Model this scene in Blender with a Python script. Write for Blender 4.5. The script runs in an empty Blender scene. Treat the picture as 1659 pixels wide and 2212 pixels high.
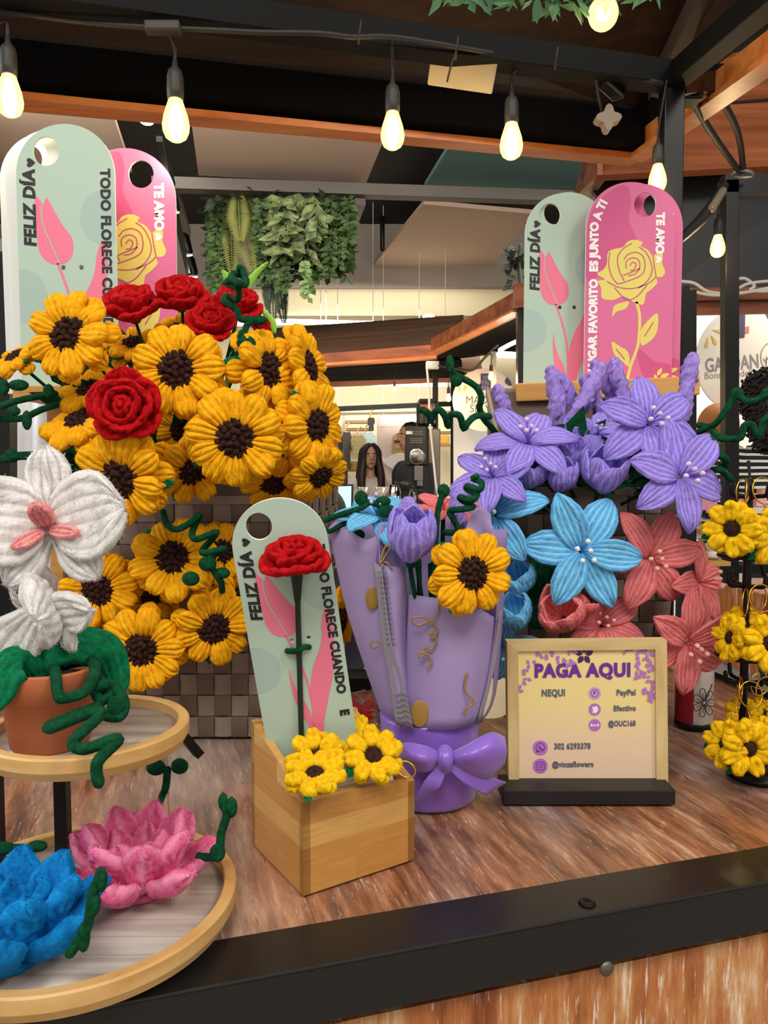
import bpy, bmesh, math, random
from math import sin, cos, pi, sqrt, atan2, radians as R
from mathutils import Vector as V, Matrix, noise
from mathutils.geometry import tessellate_polygon

random.seed(7)
sc = bpy.context.scene
COL = sc.collection

# ------------------------------------------------------------------ camera, world, lights
FPX, CX, CY = 1660.0, 829.5, 1106.0
PITCH, HC = R(3.31), 0.38            # camera 0.38 m above the counter top (z = 0)
cd = bpy.data.cameras.new('camera')
cam = bpy.data.objects.new('camera', cd); COL.objects.link(cam)
cam.location = (0, 0, HC)
cam.rotation_euler = (pi / 2 - PITCH, 0, 0)
cd.sensor_fit = 'VERTICAL'; cd.sensor_height = 36.0
cd.lens = 36.0 * FPX / 2212.0
cd.clip_start = 0.02; cd.clip_end = 60
sc.camera = cam

vs = sc.view_settings
vs.view_transform = 'Standard'
try: vs.look = 'None'
except Exception: pass
vs.gamma = 1.0; vs.use_curve_mapping = False
vs.exposure = 0.25

w = bpy.data.worlds.new('mall_air'); sc.world = w; w.use_nodes = True
bg = w.node_tree.nodes['Background']
bg.inputs[0].default_value = (1.0, 0.93, 0.86, 1); bg.inputs[1].default_value = 0.50

def area(name, loc, target, sx, sy, power, col):
    d = bpy.data.lights.new(name, 'AREA'); d.shape = 'RECTANGLE'; d.size = sx; d.size_y = sy
    d.energy = power; d.color = col
    o = bpy.data.objects.new(name, d); COL.objects.link(o); o.location = loc
    o.rotation_euler = (V(target) - V(loc)).to_track_quat('-Z', 'Y').to_euler()
    return o
area('mall_ceiling_lamp', (-0.5, -1.5, 2.9), (0.0, 1.0, 0.0), 1.8, 1.2, 60, (1.0, 0.95, 0.88))
area('mall_ceiling_lamp', (1.7, -0.6, 2.4), (0.35, 1.1, 0.1), 0.7, 0.7, 24, (1.0, 0.93, 0.84))
area('window_daylight', (-2.6, 1.3, 1.3), (-0.1, 0.9, 0.05), 1.2, 1.2, 26, (0.86, 0.93, 1.0))
area('shop_fill', (-0.1, 8.6, 2.1), (-0.2, 9.6, 0.6), 2.4, .8, 75, (1.0, 0.95, 0.86))  # added fill lights that brighten the shop and coffee kiosk behind
area('shop_fill', (-0.15, 6.9, 1.15), (-0.2, 7.6, 0.3), 1.2, .5, 9, (1.0, 0.9, 0.78))
area('stall_fill', (2.3, 3.6, 1.6), (2.0, 4.6, 0.2), 1.0, .6, 26, (1.0, 0.94, 0.84))  # added fill that brightens the stall and round sign at the right
area('aisle_fill', (-1.5, 5.0, 2.6), (-1.2, 7.0, 0.4), 2.5, 2.0, 70, (1.0, 0.93, 0.82))  # added fill pair, lifts the background the world light misses
area('aisle_fill', (1.5, 4.4, 2.6), (1.2, 7.0, 0.3), 2.0, 2.0, 60, (1.0, 0.93, 0.82))

# ------------------------------------------------------------------ pixel helpers
def ray(px, py):
    xc = (px - CX) / FPX; yc = -(py - CY) / FPX
    return V((xc, cos(PITCH) + yc * sin(PITCH), -sin(PITCH) + yc * cos(PITCH)))
def W(px, py, d):
    r = ray(px, py); k = d / r.y
    return V((r.x * k, d, HC + r.z * k))
def WZ(px, py, z):
    r = ray(px, py); k = (z - HC) / r.z
    return V((r.x * k, r.y * k, z))
def WY(px, d):                       # world x at a pixel column for a depth
    return (px - CX) / FPX * d
CA = R(16.5)                         # the counter runs at this angle
CU, CV = V((cos(CA), sin(CA), 0)), V((-sin(CA), cos(CA), 0))

# ------------------------------------------------------------------ materials
def lin(c):
    if isinstance(c, str):
        c = c.lstrip('#'); c = tuple(int(c[i:i + 2], 16) for i in (0, 2, 4))
    o = []
    for x in c[:3]:
        x = x / 255.0
        o.append(x / 12.92 if x <= .04045 else ((x + .055) / 1.055) ** 2.4)
    return (o[0], o[1], o[2], 1.0)

class NT:
    def __init__(s, name):
        s.m = bpy.data.materials.new(name); s.m.use_nodes = True
        s.t = s.m.node_tree; s.b = s.t.nodes['Principled BSDF']
    def n(s, typ, **kw):
        x = s.t.nodes.new(typ)
        for k, v in kw.items():
            if k.startswith('i_'): x.inputs[k[2:].replace('_', ' ')].default_value = v
            else: setattr(x, k, v)
        return x
    def l(s, a, b): s.t.links.new(a, b)
    def coord(s, scale=(1, 1, 1), rot=(0, 0, 0)):
        tc = s.n('ShaderNodeTexCoord'); mp = s.n('ShaderNodeMapping')
        mp.inputs['Scale'].default_value = scale; mp.inputs['Rotation'].default_value = rot
        s.l(tc.outputs['Object'], mp.inputs['Vector']); return mp.outputs[0]
    def noise(s, vec, scale, detail=3, rough=.5):
        x = s.n('ShaderNodeTexNoise'); x.inputs['Scale'].default_value = scale
        x.inputs['Detail'].default_value = detail; x.inputs['Roughness'].default_value = rough
        if vec is not None: s.l(vec, x.inputs['Vector'])
        return x
    def ramp(s, fac, stops):
        x = s.n('ShaderNodeValToRGB'); e = x.color_ramp.elements
        while len(e) < len(stops): e.new(.5)
        for i, (p, c) in enumerate(stops):
            e[i].position = p; e[i].color = c if not isinstance(c, str) else lin(c)
        s.l(fac, x.inputs['Fac']); return x.outputs['Color']
    def mix(s, fac, a, b, typ='MIX'):
        x = s.n('ShaderNodeMix', data_type='RGBA', blend_type=typ)
        for sock, v in ((x.inputs[0], fac), (x.inputs[6], a), (x.inputs[7], b)):
            if hasattr(v, 'is_linked') or hasattr(v, 'links'): s.l(v, sock)
            else: sock.default_value = v
        return x.outputs[2]
    def bump(s, h, strength=.4, dist=.002):
        x = s.n('ShaderNodeBump'); x.inputs['Strength'].default_value = strength
        x.inputs['Distance'].default_value = dist
        s.l(h, x.inputs['Height']); s.l(x.outputs[0], s.b.inputs['Normal'])
    def set(s, **kw):
        for k, v in kw.items(): s.b.inputs[k.replace('_', ' ')].default_value = v
        return s.m

MATS = {}
def mat(name, col, rough=.5, metal=0., spec=.5, bump=None, var=None, emit=0., trans=0., alpha=1., sheen=0., coat=0.):
    if name in MATS: return MATS[name]
    k = NT(name); c = lin(col)
    k.set(Base_Color=c, Roughness=rough, Metallic=metal, Specular_IOR_Level=spec)
    if coat: k.set(Coat_Weight=coat, Coat_Roughness=.15)
    if sheen: k.set(Sheen_Weight=sheen, Sheen_Roughness=.5)
    if trans: k.set(Transmission_Weight=trans)
    if alpha < 1: k.set(Alpha=alpha)
    if emit: k.set(Emission_Color=c, Emission_Strength=emit)
    if bump or var:
        co = k.coord()
        if bump:
            k.bump(k.noise(co, bump[0], 4).outputs['Fac'], bump[1], bump[2] if len(bump) > 2 else .001)
        if var:
            f = k.noise(co, var[0], 4).outputs['Fac']
            k.l(k.ramp(f, [(.35, c), (.65, lin(var[1]))]), k.b.inputs['Base Color'])
    MATS[name] = k.m; return k.m

def chenille(name, c1, c2, sheen=.5, stripe=None):
    """fuzzy craft wire: mottled pile, fine bump, soft sheen; stripe = paler core showing between the wires"""
    if name in MATS: return MATS[name]
    k = NT(name); co = k.coord()
    f = k.noise(co, 170, 4, .65).outputs['Fac']
    col = k.ramp(f, [(.3, c1), (.72, c2)])
    if stripe:
        at = k.n('ShaderNodeAttribute', attribute_name='valley')
        col = k.mix(at.outputs['Fac'], col, lin(stripe))
    k.l(col, k.b.inputs['Base Color'])
    g = k.noise(co, 900, 2, .7).outputs['Fac']
    k.bump(g, .55, .0012)
    k.set(Roughness=.85, Specular_IOR_Level=.15, Sheen_Weight=sheen, Sheen_Roughness=.45)
    k.b.inputs['Sheen Tint'].default_value = lin(c2)
    MATS[name] = k.m; return k.m

def wood(name, c1, c2, c3, scale=(6, 90, 90), rot=(0, 0, 0), rough=.45, spec=.4, bumpk=.15, plank=None):
    if name in MATS: return MATS[name]
    k = NT(name); co = k.coord(scale, rot)
    d = k.noise(co, 1.0, 5, .6)
    col = k.ramp(d.outputs['Fac'], [(.25, c1), (.5, c2), (.75, c3)])
    if plank:
        # plank = (axis index, width): darker seams and a tone per board
        tc = k.n('ShaderNodeTexCoord'); sp = k.n('ShaderNodeSeparateXYZ'); k.l(tc.outputs['Object'], sp.inputs[0])
        mu = k.n('ShaderNodeMath', operation='DIVIDE'); k.l(sp.outputs[plank[0]], mu.inputs[0]); mu.inputs[1].default_value = plank[1]
        fl = k.n('ShaderNodeMath', operation='FLOOR'); k.l(mu.outputs[0], fl.inputs[0])
        wn = k.n('ShaderNodeTexWhiteNoise', noise_dimensions='1D'); k.l(fl.outputs[0], wn.inputs['W'])
        tone = k.ramp(wn.outputs['Value'], [(0, (.62, .60, .58, 1)), (1, (1.1, 1.1, 1.1, 1))])
        col = k.mix(1.0, col, tone, 'MULTIPLY')
        fr = k.n('ShaderNodeMath', operation='FRACT'); k.l(mu.outputs[0], fr.inputs[0])
        seam = k.ramp(fr.outputs[0], [(0, (.25, .2, .18, 1)), (.035, (1, 1, 1, 1))])
        col = k.mix(1.0, col, seam, 'MULTIPLY')
    k.l(col, k.b.inputs['Base Color'])
    k.bump(d.outputs['Fac'], bumpk, .001)
    k.set(Roughness=rough, Specular_IOR_Level=spec)
    MATS[name] = k.m; return k.m

# ------------------------------------------------------------------ mesh building
class MB:
    def __init__(s): s.v, s.f, s.mi, s.sm = [], [], [], []
    def add(s, vs_, fs, M=None, mi=0, smooth=True):
        b = len(s.v)
        for p in vs_: s.v.append(M @ V(p) if M else V(p))
        for f in fs:
            s.f.append([b + i for i in f]); s.mi.append(mi); s.sm.append(smooth)
        return s
    def box(s, c, sz, M=None, bev=0., mi=0):
        bm = bmesh.new(); bmesh.ops.create_cube(bm, size=1)
        for q in bm.verts: q.co = V((q.co.x * sz[0], q.co.y * sz[1], q.co.z * sz[2]))
        if bev: bmesh.ops.bevel(bm, geom=list(bm.edges), offset=bev, segments=2, affect='EDGES', profile=.5)
        bm.verts.index_update(); T = Matrix.Translation(V(c))
        if M: T = M @ T
        s.add([q.co.copy() for q in bm.verts], [[q.index for q in f.verts] for f in bm.faces], T, mi, False)
        bm.free(); return s
    def bar(s, a, b, wx, wz, up=(0, 0, 1), mi=0, bev=0.):
        """square bar from a to b, wx across, wz along up"""
        a, b = V(a), V(b); x = (b - a); L = x.length; x.normalize()
        y = V(up).cross(x)
        if y.length < 1e-4: y = V((1, 0, 0)).cross(x)
        y.normalize(); z = x.cross(y)
        M = Matrix((x, y, z)).transposed().to_4x4(); M.translation = (a + b) / 2
        return s.box((0, 0, 0), (L, wx, wz), M, bev, mi)
    def tube(s, pts, r, n=8, smooth_path=True, step=4, closed=False, mi=0, lump=0., M=None, cap=True):
        P = [V(p) for p in pts]
        rs = r if isinstance(r, (list, tuple)) else [r] * len(P)
        if smooth_path and len(P) > 2:
            Q, RR = [], []
            m = len(P); segs = m if closed else m - 1
            for i in range(segs):
                g = lambda j: P[j % m] if closed else P[min(max(j, 0), m - 1)]
                p0, p1, p2, p3 = g(i - 1), g(i), g(i + 1), g(i + 2)
                for t in range(step):
                    u = t / step
                    Q.append(.5 * ((2 * p1) + (p2 - p0) * u + (2 * p0 - 5 * p1 + 4 * p2 - p3) * u * u + (3 * p1 - p0 - 3 * p2 + p3) * u ** 3))
                    RR.append(rs[i] * (1 - u) + rs[(i + 1) % m] * u)
            if not closed: Q.append(P[-1]); RR.append(rs[-1])
            P, rs = Q, RR
        N = len(P); vs_, fs = [], []
        t = [(P[(i + 1) % N] - P[i - 1]) if closed else (P[min(i + 1, N - 1)] - P[max(i - 1, 0)]) for i in range(N)]
        t = [q.normalized() if q.length > 1e-9 else V((0, 0, 1)) for q in t]
        nrm = t[0].orthogonal().normalized()
        rows = []
        if not closed and cap:
            rows.append((P[0] - t[0] * rs[0] * .8, rs[0] * .35, t[0])); rows.append((P[0] - t[0] * rs[0] * .45, rs[0] * .8, t[0]))
        for i in range(N): rows.append((P[i], rs[i], t[i]))
        if not closed and cap:
            rows.append((P[-1] + t[-1] * rs[-1] * .45, rs[-1] * .8, t[-1])); rows.append((P[-1] + t[-1] * rs[-1] * .8, rs[-1] * .35, t[-1]))
        for p, rr, tt in rows:
            nrm = (nrm - tt * nrm.dot(tt))
            nrm = nrm.normalized() if nrm.length > 1e-6 else tt.orthogonal().normalized()
            bn = tt.cross(nrm)
            for k in range(n):
                a = 2 * pi * k / n; q = rr
                if lump: q = rr * (1 + lump * noise.noise(V((p.x, p.y, p.z)) * 160 + V((cos(a), sin(a), 0)) * 2.2))
                vs_.append(p + (nrm * cos(a) + bn * sin(a)) * q)
        m = len(rows)
        for i in range(m if closed else m - 1):
            j = (i + 1) % m
            for k in range(n):
                k2 = (k + 1) % n
                fs.append((i * n + k, i * n + k2, j * n + k2, j * n + k))
        if not closed:
            fs.append(tuple(range(n))[::-1]); fs.append(tuple((m - 1) * n + k for k in range(n)))
        return s.add(vs_, fs, M, mi)
    def lathe(s, prof, n=24, M=None, mi=0, smooth=True, sx=1., sy=1.):
        """prof: list of (radius, z) from bottom to top"""
        vs_, fs = [], []
        for r, z in prof:
            for k in range(n):
                a = 2 * pi * k / n; vs_.append((r * cos(a) * sx, r * sin(a) * sy, z))
        for i in range(len(prof) - 1):
            for k in range(n):
                k2 = (k + 1) % n
                fs.append((i * n + k, i * n + k2, (i + 1) * n + k2, (i + 1) * n + k))
        if prof[0][0] > 1e-5: fs.append(tuple(range(n))[::-1])
        if prof[-1][0] > 1e-5: fs.append(tuple((len(prof) - 1) * n + k for k in range(n)))
        return s.add(vs_, fs, M, mi, smooth)
    def ball(s, c, r, n=10, m=7, M=None, mi=0):
        if not isinstance(r, (tuple, list)): r = (r, r, r)
        vs_, fs = [], []
        for i in range(m + 1):
            th = pi * i / m
            for k in range(n):
                a = 2 * pi * k / n
                vs_.append((c[0] + r[0] * sin(th) * cos(a), c[1] + r[1] * sin(th) * sin(a), c[2] - r[2] * cos(th)))
        for i in range(m):
            for k in range(n):
                k2 = (k + 1) % n
                fs.append((i * n + k, i * n + k2, (i + 1) * n + k2, (i + 1) * n + k))
        return s.add(vs_, fs, M, mi)
    def grid(s, fn, nu, nv, M=None, mi=0, smooth=True):
        vs_ = [fn(i / nu, j / nv) for i in range(nu + 1) for j in range(nv + 1)]
        fs = [(i * (nv + 1) + j, (i + 1) * (nv + 1) + j, (i + 1) * (nv + 1) + j + 1, i * (nv + 1) + j + 1) for i in range(nu) for j in range(nv)]
        return s.add(vs_, fs, M, mi, smooth)
    def poly(s, loops, z=0., M=None, mi=0):
        """flat fill of 2-D outline(s); extra loops are holes"""
        if not isinstance(loops[0][0], (tuple, list, V)): loops = [loops]
        L3 = [[V((p[0], p[1], 0)) for p in lp] for lp in loops]
        flat = [V((p.x, p.y, z)) for lp in L3 for p in lp]
        tri = tessellate_polygon(L3)
        out = []
        for a, b, c in tri:
            n = (flat[b] - flat[a]).cross(flat[c] - flat[a])
            out.append((a, b, c) if n.z > 0 else (a, c, b))
        return s.add(flat, out, M, mi, False)
    def slab(s, loops, z0, z1, M=None, mi=0, side_mi=None):
        if not isinstance(loops[0][0], (tuple, list, V)): loops = [loops]
        s.poly(loops, z1, M, mi)
        b0 = len(s.f); s.poly(loops, z0, M, mi)
        for i in range(b0, len(s.f)): s.f[i] = s.f[i][::-1]
        for lp in loops:
            n = len(lp); vs_ = [(p[0], p[1], z0) for p in lp] + [(p[0], p[1], z1) for p in lp]
            ar = sum(lp[i][0] * lp[(i + 1) % n][1] - lp[(i + 1) % n][0] * lp[i][1] for i in range(n))
            if lp is not loops[0]: ar = -ar
            fs = [(i, (i + 1) % n, n + (i + 1) % n, n + i) for i in range(n)]
            if ar < 0: fs = [f[::-1] for f in fs]
            s.add(vs_, fs, M, mi if side_mi is None else side_mi, False)
        return s
    def ribbon(s, pts, wd, z=0., M=None, mi=0, taper=False):
        """flat stroke along a 2-D path"""
        P = spline([V((p[0], p[1], 0)) for p in pts], 5) if len(pts) > 2 else [V((p[0], p[1], 0)) for p in pts]
        vs_ = []
        for i, p in enumerate(P):
            t = (P[min(i + 1, len(P) - 1)] - P[max(i - 1, 0)]).normalized(); n = V((-t.y, t.x, 0))
            h = wd / 2 * ((1 - .75 * i / (len(P) - 1)) if taper else 1)
            vs_ += [(p.x + n.x * h, p.y + n.y * h, z), (p.x - n.x * h, p.y - n.y * h, z)]
        fs = [(2 * i + 1, 2 * i + 3, 2 * i + 2, 2 * i) for i in range(len(P) - 1)]
        return s.add(vs_, fs, M, mi, False)
    def fuzz(s, per=1.5, L=.0016, w=.00022, val=None, seed=1):
        """short pile: thin hairs rooted on the existing vertices"""
        rf = random.Random(seed); n0 = len(s.v); nr = [V((0, 0, 0)) for _ in range(n0)]
        for f in s.f:
            n = (s.v[f[1]] - s.v[f[0]]).cross(s.v[f[2]] - s.v[f[0]])
            for i in f: nr[i] += n
        for _ in range(int(n0 * per)):
            i = rf.randrange(n0); n = nr[i]
            if n.length < 1e-12: continue
            n = n.normalized(); d = (n + V((rf.uniform(-1, 1), rf.uniform(-1, 1), rf.uniform(-1, 1))) * .8).normalized()
            t = d.orthogonal().normalized(); t = (Matrix.Rotation(rf.uniform(0, 6.28), 3, d) @ t)
            p = s.v[i]; k = len(s.v); l = L * rf.uniform(.5, 1.25)
            s.v += [p + t * w, p + d * l]; s.f.append([i, k, k + 1]); s.mi.append(0); s.sm.append(False)
            if val is not None: val += [val[i], min(1., val[i] + .55)]
        return s
    def mesh(s, name, mats):
        me = bpy.data.meshes.new(name)
        me.from_pydata([tuple(p) for p in s.v], [], s.f)
        me.polygons.foreach_set('use_smooth', s.sm)
        me.polygons.foreach_set('material_index', s.mi)
        for m in (mats if isinstance(mats, (list, tuple)) else [mats]): me.materials.append(m)
        me.update(); return me

def spline(P, step=6, closed=False):
    P = [V(p) for p in P]; m = len(P); Q = []
    for i in range(m if closed else m - 1):
        g = lambda j: P[j % m] if closed else P[min(max(j, 0), m - 1)]
        p0, p1, p2, p3 = g(i - 1), g(i), g(i + 1), g(i + 2)
        for t in range(step):
            u = t / step
            Q.append(.5 * ((2 * p1) + (p2 - p0) * u + (2 * p0 - 5 * p1 + 4 * p2 - p3) * u * u + (3 * p1 - p0 - 3 * p2 + p3) * u ** 3))
    if not closed: Q.append(P[-1])
    return Q
def sp2(pts, step=6):                # closed smooth 2-D outline
    return [(p.x, p.y) for p in spline([V((a, b, 0)) for a, b in pts], step, True)]
def circ(cx, cy, r, n=28, ry=None):
    return [(cx + r * cos(2 * pi * k / n), cy + (ry or r) * sin(2 * pi * k / n)) for k in range(n)]

WM = {}                              # world matrix of every parent
def tag(o, label, cat, group=None, kind=None):
    if label: o['label'] = label
    if cat: o['category'] = cat
    if group: o['group'] = group
    if kind: o['kind'] = kind
    return o
def thing(name, label, cat, M=None, group=None, loc=None):
    o = bpy.data.objects.new(name, None); COL.objects.link(o)
    o.empty_display_size = .02
    if M is None: M = Matrix.Translation(V(loc or (0, 0, 0)))
    o.matrix_basis = M; WM[o.name] = M
    return tag(o, label, cat, group)
def put(name, me, parent=None, M=None):
    o = bpy.data.objects.new(name, me); COL.objects.link(o)
    if M is not None: o.matrix_basis = M
    if parent is not None: o.parent = parent
    WM[o.name] = (WM[parent.name] if parent is not None else Matrix()) @ (M if M is not None else Matrix())
    return o
def part(name, mb, mats, parent=None, world=True):
    """mesh built in world space (world=True) or in the parent's space"""
    if parent is not None and world:
        I = WM[parent.name].inverted(); mb.v = [I @ p for p in mb.v]
    return put(name, mb.mesh(name, mats), parent)
def solo(name, mb, mats, label, cat, group=None, kind=None, org=None):
    """a thing that is one mesh; its origin goes to org or to the mesh's base centre"""
    if org is None:
        n = len(mb.v); xs = [p.x for p in mb.v]; ys = [p.y for p in mb.v]; zs = [p.z for p in mb.v]
        org = V(((min(xs) + max(xs)) / 2, (min(ys) + max(ys)) / 2, min(zs)))
    mb.v = [p - org for p in mb.v]
    o = put(name, mb.mesh(name, mats), None, Matrix.Translation(org))
    return tag(o, label, cat, group, kind)
def structure(name, mb, mats, label=None):
    o = put(name, mb.mesh(name, mats)); o['kind'] = 'structure'
    if label: o['label'] = label
    return o
def facing(az, el=0., spin=0.):
    """rotation whose +Z faces the camera side (-Y), turned az to its right and el up"""
    n = V((sin(R(az)) * cos(R(el)), -cos(R(az)) * cos(R(el)), sin(R(el))))
    x = V((0, 0, 1)).cross(n)
    x = x.normalized() if x.length > 1e-3 else V((1, 0, 0))
    y = n.cross(x)
    return Matrix((x, y, n)).transposed().to_4x4() @ Matrix.Rotation(R(spin), 4, 'Z')
def rot(a, ax): return Matrix.Rotation(R(a), 4, ax)
def tr(*p): return Matrix.Translation(V(p))
def scl(x, y=None, z=None):
    y = x if y is None else y; z = x if z is None else z
    return Matrix.Diagonal((x, y, z, 1))

TXT = {}
def text_mb(body, size, M, mb=None, bold=.0, shear=0., align='CENTER', sx=1., mi=0, space=1.):
    cu = bpy.data.curves.new('lettering', 'FONT'); cu.body = body; cu.size = size
    cu.align_x = align; cu.align_y = 'CENTER'; cu.offset = bold * size; cu.shear = shear; cu.space_character = space
    cu.resolution_u = 3
    o = bpy.data.objects.new('lettering', cu)
    me = bpy.data.meshes.new_from_object(o)
    vs_ = [V((q.co.x * sx, q.co.y, 0)) for q in me.vertices]; fs = [tuple(p.vertices) for p in me.polygons]
    bpy.data.objects.remove(o); bpy.data.meshes.remove(me); bpy.data.curves.remove(cu)
    mb = mb or MB()
    return mb.add(vs_, fs, M, mi, False)
# ------------------------------------------------------------------ pipe-cleaner flowers
SUN = chenille('sunflower_yellow', '#e89a08', '#fcc21a', .35)
KEYSUN = chenille('keychain_yellow', '#e6a806', '#f8d81c', .35)
BROWN = chenille('seed_brown', '#21110d', '#4a2c24', .3)
GREEN = chenille('wire_green', '#04301c', '#0b5533', .3)
LEAFG = chenille('leaf_green', '#045032', '#0c8a58', .35)
RED = chenille('rose_red', '#9c060c', '#d41018', .4)
LILAC = chenille('lilac_wire', '#7a66cc', '#9a88e6', .45, '#b8a8f0')
SKY = chenille('sky_blue_wire', '#3a9edc', '#62bcee', .45, '#a4d8f4')
CORAL = chenille('coral_wire', '#d25c62', '#e67a7c', .45, '#ee9a96')
PINK = chenille('lotus_pink', '#d64880', '#f07aa8', .6, '#f6a0c0')
BLUE = chenille('lotus_blue', '#0560ac', '#0f8fd2', .5)
WHITE = chenille('orchid_white', '#dcdad8', '#f2f0ee', .4, '#c2c0be')
BLUSH = chenille('orchid_pink', '#e0787c', '#f4b0ae', .4)
LAV = chenille('lavender_wire', '#8a70cc', '#b49ce8', .55)
PALE = chenille('pale_stamen', '#d8b8e0', '#f4e4f4', .3)
PALEC = chenille('coral_stamen', '#f0a8a4', '#f8ccc4', .3)
PALEB = chenille('pale_blue_stamen', '#c8e6f4', '#f0fafc', .3)
AMBER = chenille('shaded_yellow', '#d08a0a', '#e8ac14', .35)
WIRE = mat('floral_tape', '#10291c', .6)
GOLD = mat('gold_metal', '#e2b13c', .22, 1.)
BEAMK = mat('black_beam', '#0c0b0a', .6, 0., .12)
MATTEK = mat('matte_black', '#0b0a0a', .85, 0., .08)
BLACKM = mat('black_steel', '#0b0b0c', .36, 0., .3, (300, .05))

def interp(tab, u):
    for (a, x), (b, y) in zip(tab, tab[1:]):
        if u <= b:
            t = (u - a) / (b - a); t = t * t * (3 - 2 * t) * .5 + t * .5
            return x + (y - x) * t
    return tab[-1][1]
OVAL = [(0, .35), (.18, .64), (.45, .98), (.7, .96), (.85, .76), (.94, .50), (1, .16)]
TEAR = [(0, .28), (.25, .66), (.5, .93), (.7, 1), (.84, .86), (.93, .60), (.98, .34), (1, .14)]
POINT = [(0, .28), (.22, .78), (.45, 1), (.65, .92), (.82, .64), (.93, .34), (1, .08)]
BROADP = [(0, .45), (.2, .8), (.55, 1), (.82, .94), (.93, .72), (.98, .46), (1, .25)]
ROUND = [(0, .42), (.1, .70), (.25, .92), (.45, 1), (.65, .98), (.8, .86), (.9, .66), (.96, .44), (1, .2)]
FZ = {'orchid_white': (1.3, .0022), 'lotus_pink': (2.2, .0026), 'lotus_blue': (2.0, .0024), 'rose_red': (1.6, .0019), 'orchid_pink': (1.4, .002),
      'keychain_yellow': (1.5, .0019), 'sunflower_yellow': (1.1, .0015)}
STRAP = [(0, .5), (.2, .9), (.5, 1), (.8, .8), (.95, .4), (1, .12)]
PET = {}
def petal(key, m, L, Wd, n=5, prof=OVAL, a0=0., a1=0., cup=.0, thick=.006, ridge=.55, nu=13, wob=0., seed=0, bp=1.):
    """one looped-wire petal: base at the origin, length +X, upper face +Z, n wires wide"""
    key = (key, m.name)
    if key in PET: return PET[key]
    mb = MB(); val = []
    per = 5; mm = per * n
    vsm = [-1 + 2 * j / mm for j in range(mm + 1)]
    ringn = 2 * mm
    x = z = 0.; ctr = []; US = [1 - (1 - i / nu) ** 1.35 for i in range(nu + 1)]
    for i in range(nu + 1):
        u = US[i]; a = R(a0 + a1 * u ** bp); ctr.append((x, z, a)); du = (US[min(i + 1, nu)] - u) * L; x += cos(a) * du; z += sin(a) * du
    vs_ = []
    for i in range(nu + 1):
        u = US[i]; X, Z, a = ctr[i]; hw = Wd / 2 * interp(prof, u)
        env = min(1, 6 * (1 - u) + .25) * min(1, .5 + 4 * u)
        for side in (1, -1):
            js = range(mm + 1) if side == 1 else range(mm - 1, 0, -1)
            for j in js:
                v = vsm[j]
                rr = abs(cos(pi * n * v / 2)) if n % 2 else abs(sin(pi * n * v / 2))
                rr = rr ** .6
                t = thick * env * (max(0, 1 - v ** 4) ** .5) * ((1 - ridge) + ridge * rr) * side * (1 if side > 0 else .7)
                wz = wob * noise.noise(V((u * 3 + seed, v * 1.6, seed * .37)))
                off = t + cup * v * v * hw + wz * (.3 + .7 * u)
                vs_.append((X - sin(a) * off, hw * v, Z + cos(a) * off)); val.append((1 - rr) if abs(v) < .98 else .8)
    fs = []
    for i in range(nu):
        for k in range(ringn):
            k2 = (k + 1) % ringn
            fs.append((i * ringn + k, (i + 1) * ringn + k, (i + 1) * ringn + k2, i * ringn + k2))
    fs.append(tuple(range(ringn))); fs.append(tuple(nu * ringn + k for k in range(ringn))[::-1])
    mb.add(vs_, fs)
    fz = FZ.get(m.name, (1.0, .0014)); mb.fuzz(fz[0], fz[1], .00022, val, seed + 3)
    me = mb.mesh('petal', m)
    at = me.attributes.new('valley', 'FLOAT', 'POINT'); at.data.foreach_set('value', val)
    PET[key] = me; return me

def seeds(m, r, dome, lump):
    key = ('seeds', m.name, r)
    if key in PET: return PET[key]
    mb = MB(); rnd = random.Random(3)
    mb.lathe([(0, -dome * .3), (r * .95, -dome * .2), (r * .9, dome * .3), (r * .55, dome * .62), (0, dome * .75)], 20)
    for ring, cnt in ((0, 1), (.36, 6), (.68, 11), (.92, 15)):
        for k in range(cnt):
            a = 2 * pi * (k + ring) / cnt; q = ring * r
            zz = dome * (.75 - .62 * ring * ring)
            # short curl of wire
            c = V((q * cos(a), q * sin(a), zz)) + V((rnd.uniform(-1, 1), rnd.uniform(-1, 1), rnd.uniform(-.4, .8))) * lump * .3; ph = rnd.uniform(0, 6.28); d = V((cos(ph), sin(ph), rnd.uniform(-.3, .4))) * lump * rnd.uniform(.35, .6)
            mb.tube([c - d, c + V((0, 0, lump * .5)), c + d], lump * .85, 7, True, 3)
    mb.fuzz(.8, .0014); me = mb.mesh('seed_disc', m); PET[key] = me; return me

def stem_to(root, target, r=.0022, m=None, start=(0, 0, -.004), name='stem', bow=.25):
    I = WM[root.name].inverted(); t = I @ V(target); s0 = V(start)
    mid = (s0 + t) / 2 + V((0, 0, -bow * (t - s0).length * .35))
    mb = MB().tube([s0, s0 + V((0, 0, -.01 if t.z < 0 else .0)), mid, t], r, 6, True, 4)
    return part(name, mb, m or GREEN, root, False)

def put_leaf(root, ang, L=.03, Wd=.016, z=-.006, tilt=-12, m=None, r0=.008, sc_=1.):
    me = petal('leaf%.3f' % L, m or LEAFG, L, Wd, 3, POINT, 5, -20, .1, .0028, .5, 9)
    return put('leaf', me, root, rot(ang, 'Z') @ tr(r0, 0, z) @ rot(-tilt, 'Y') @ scl(sc_))

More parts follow.
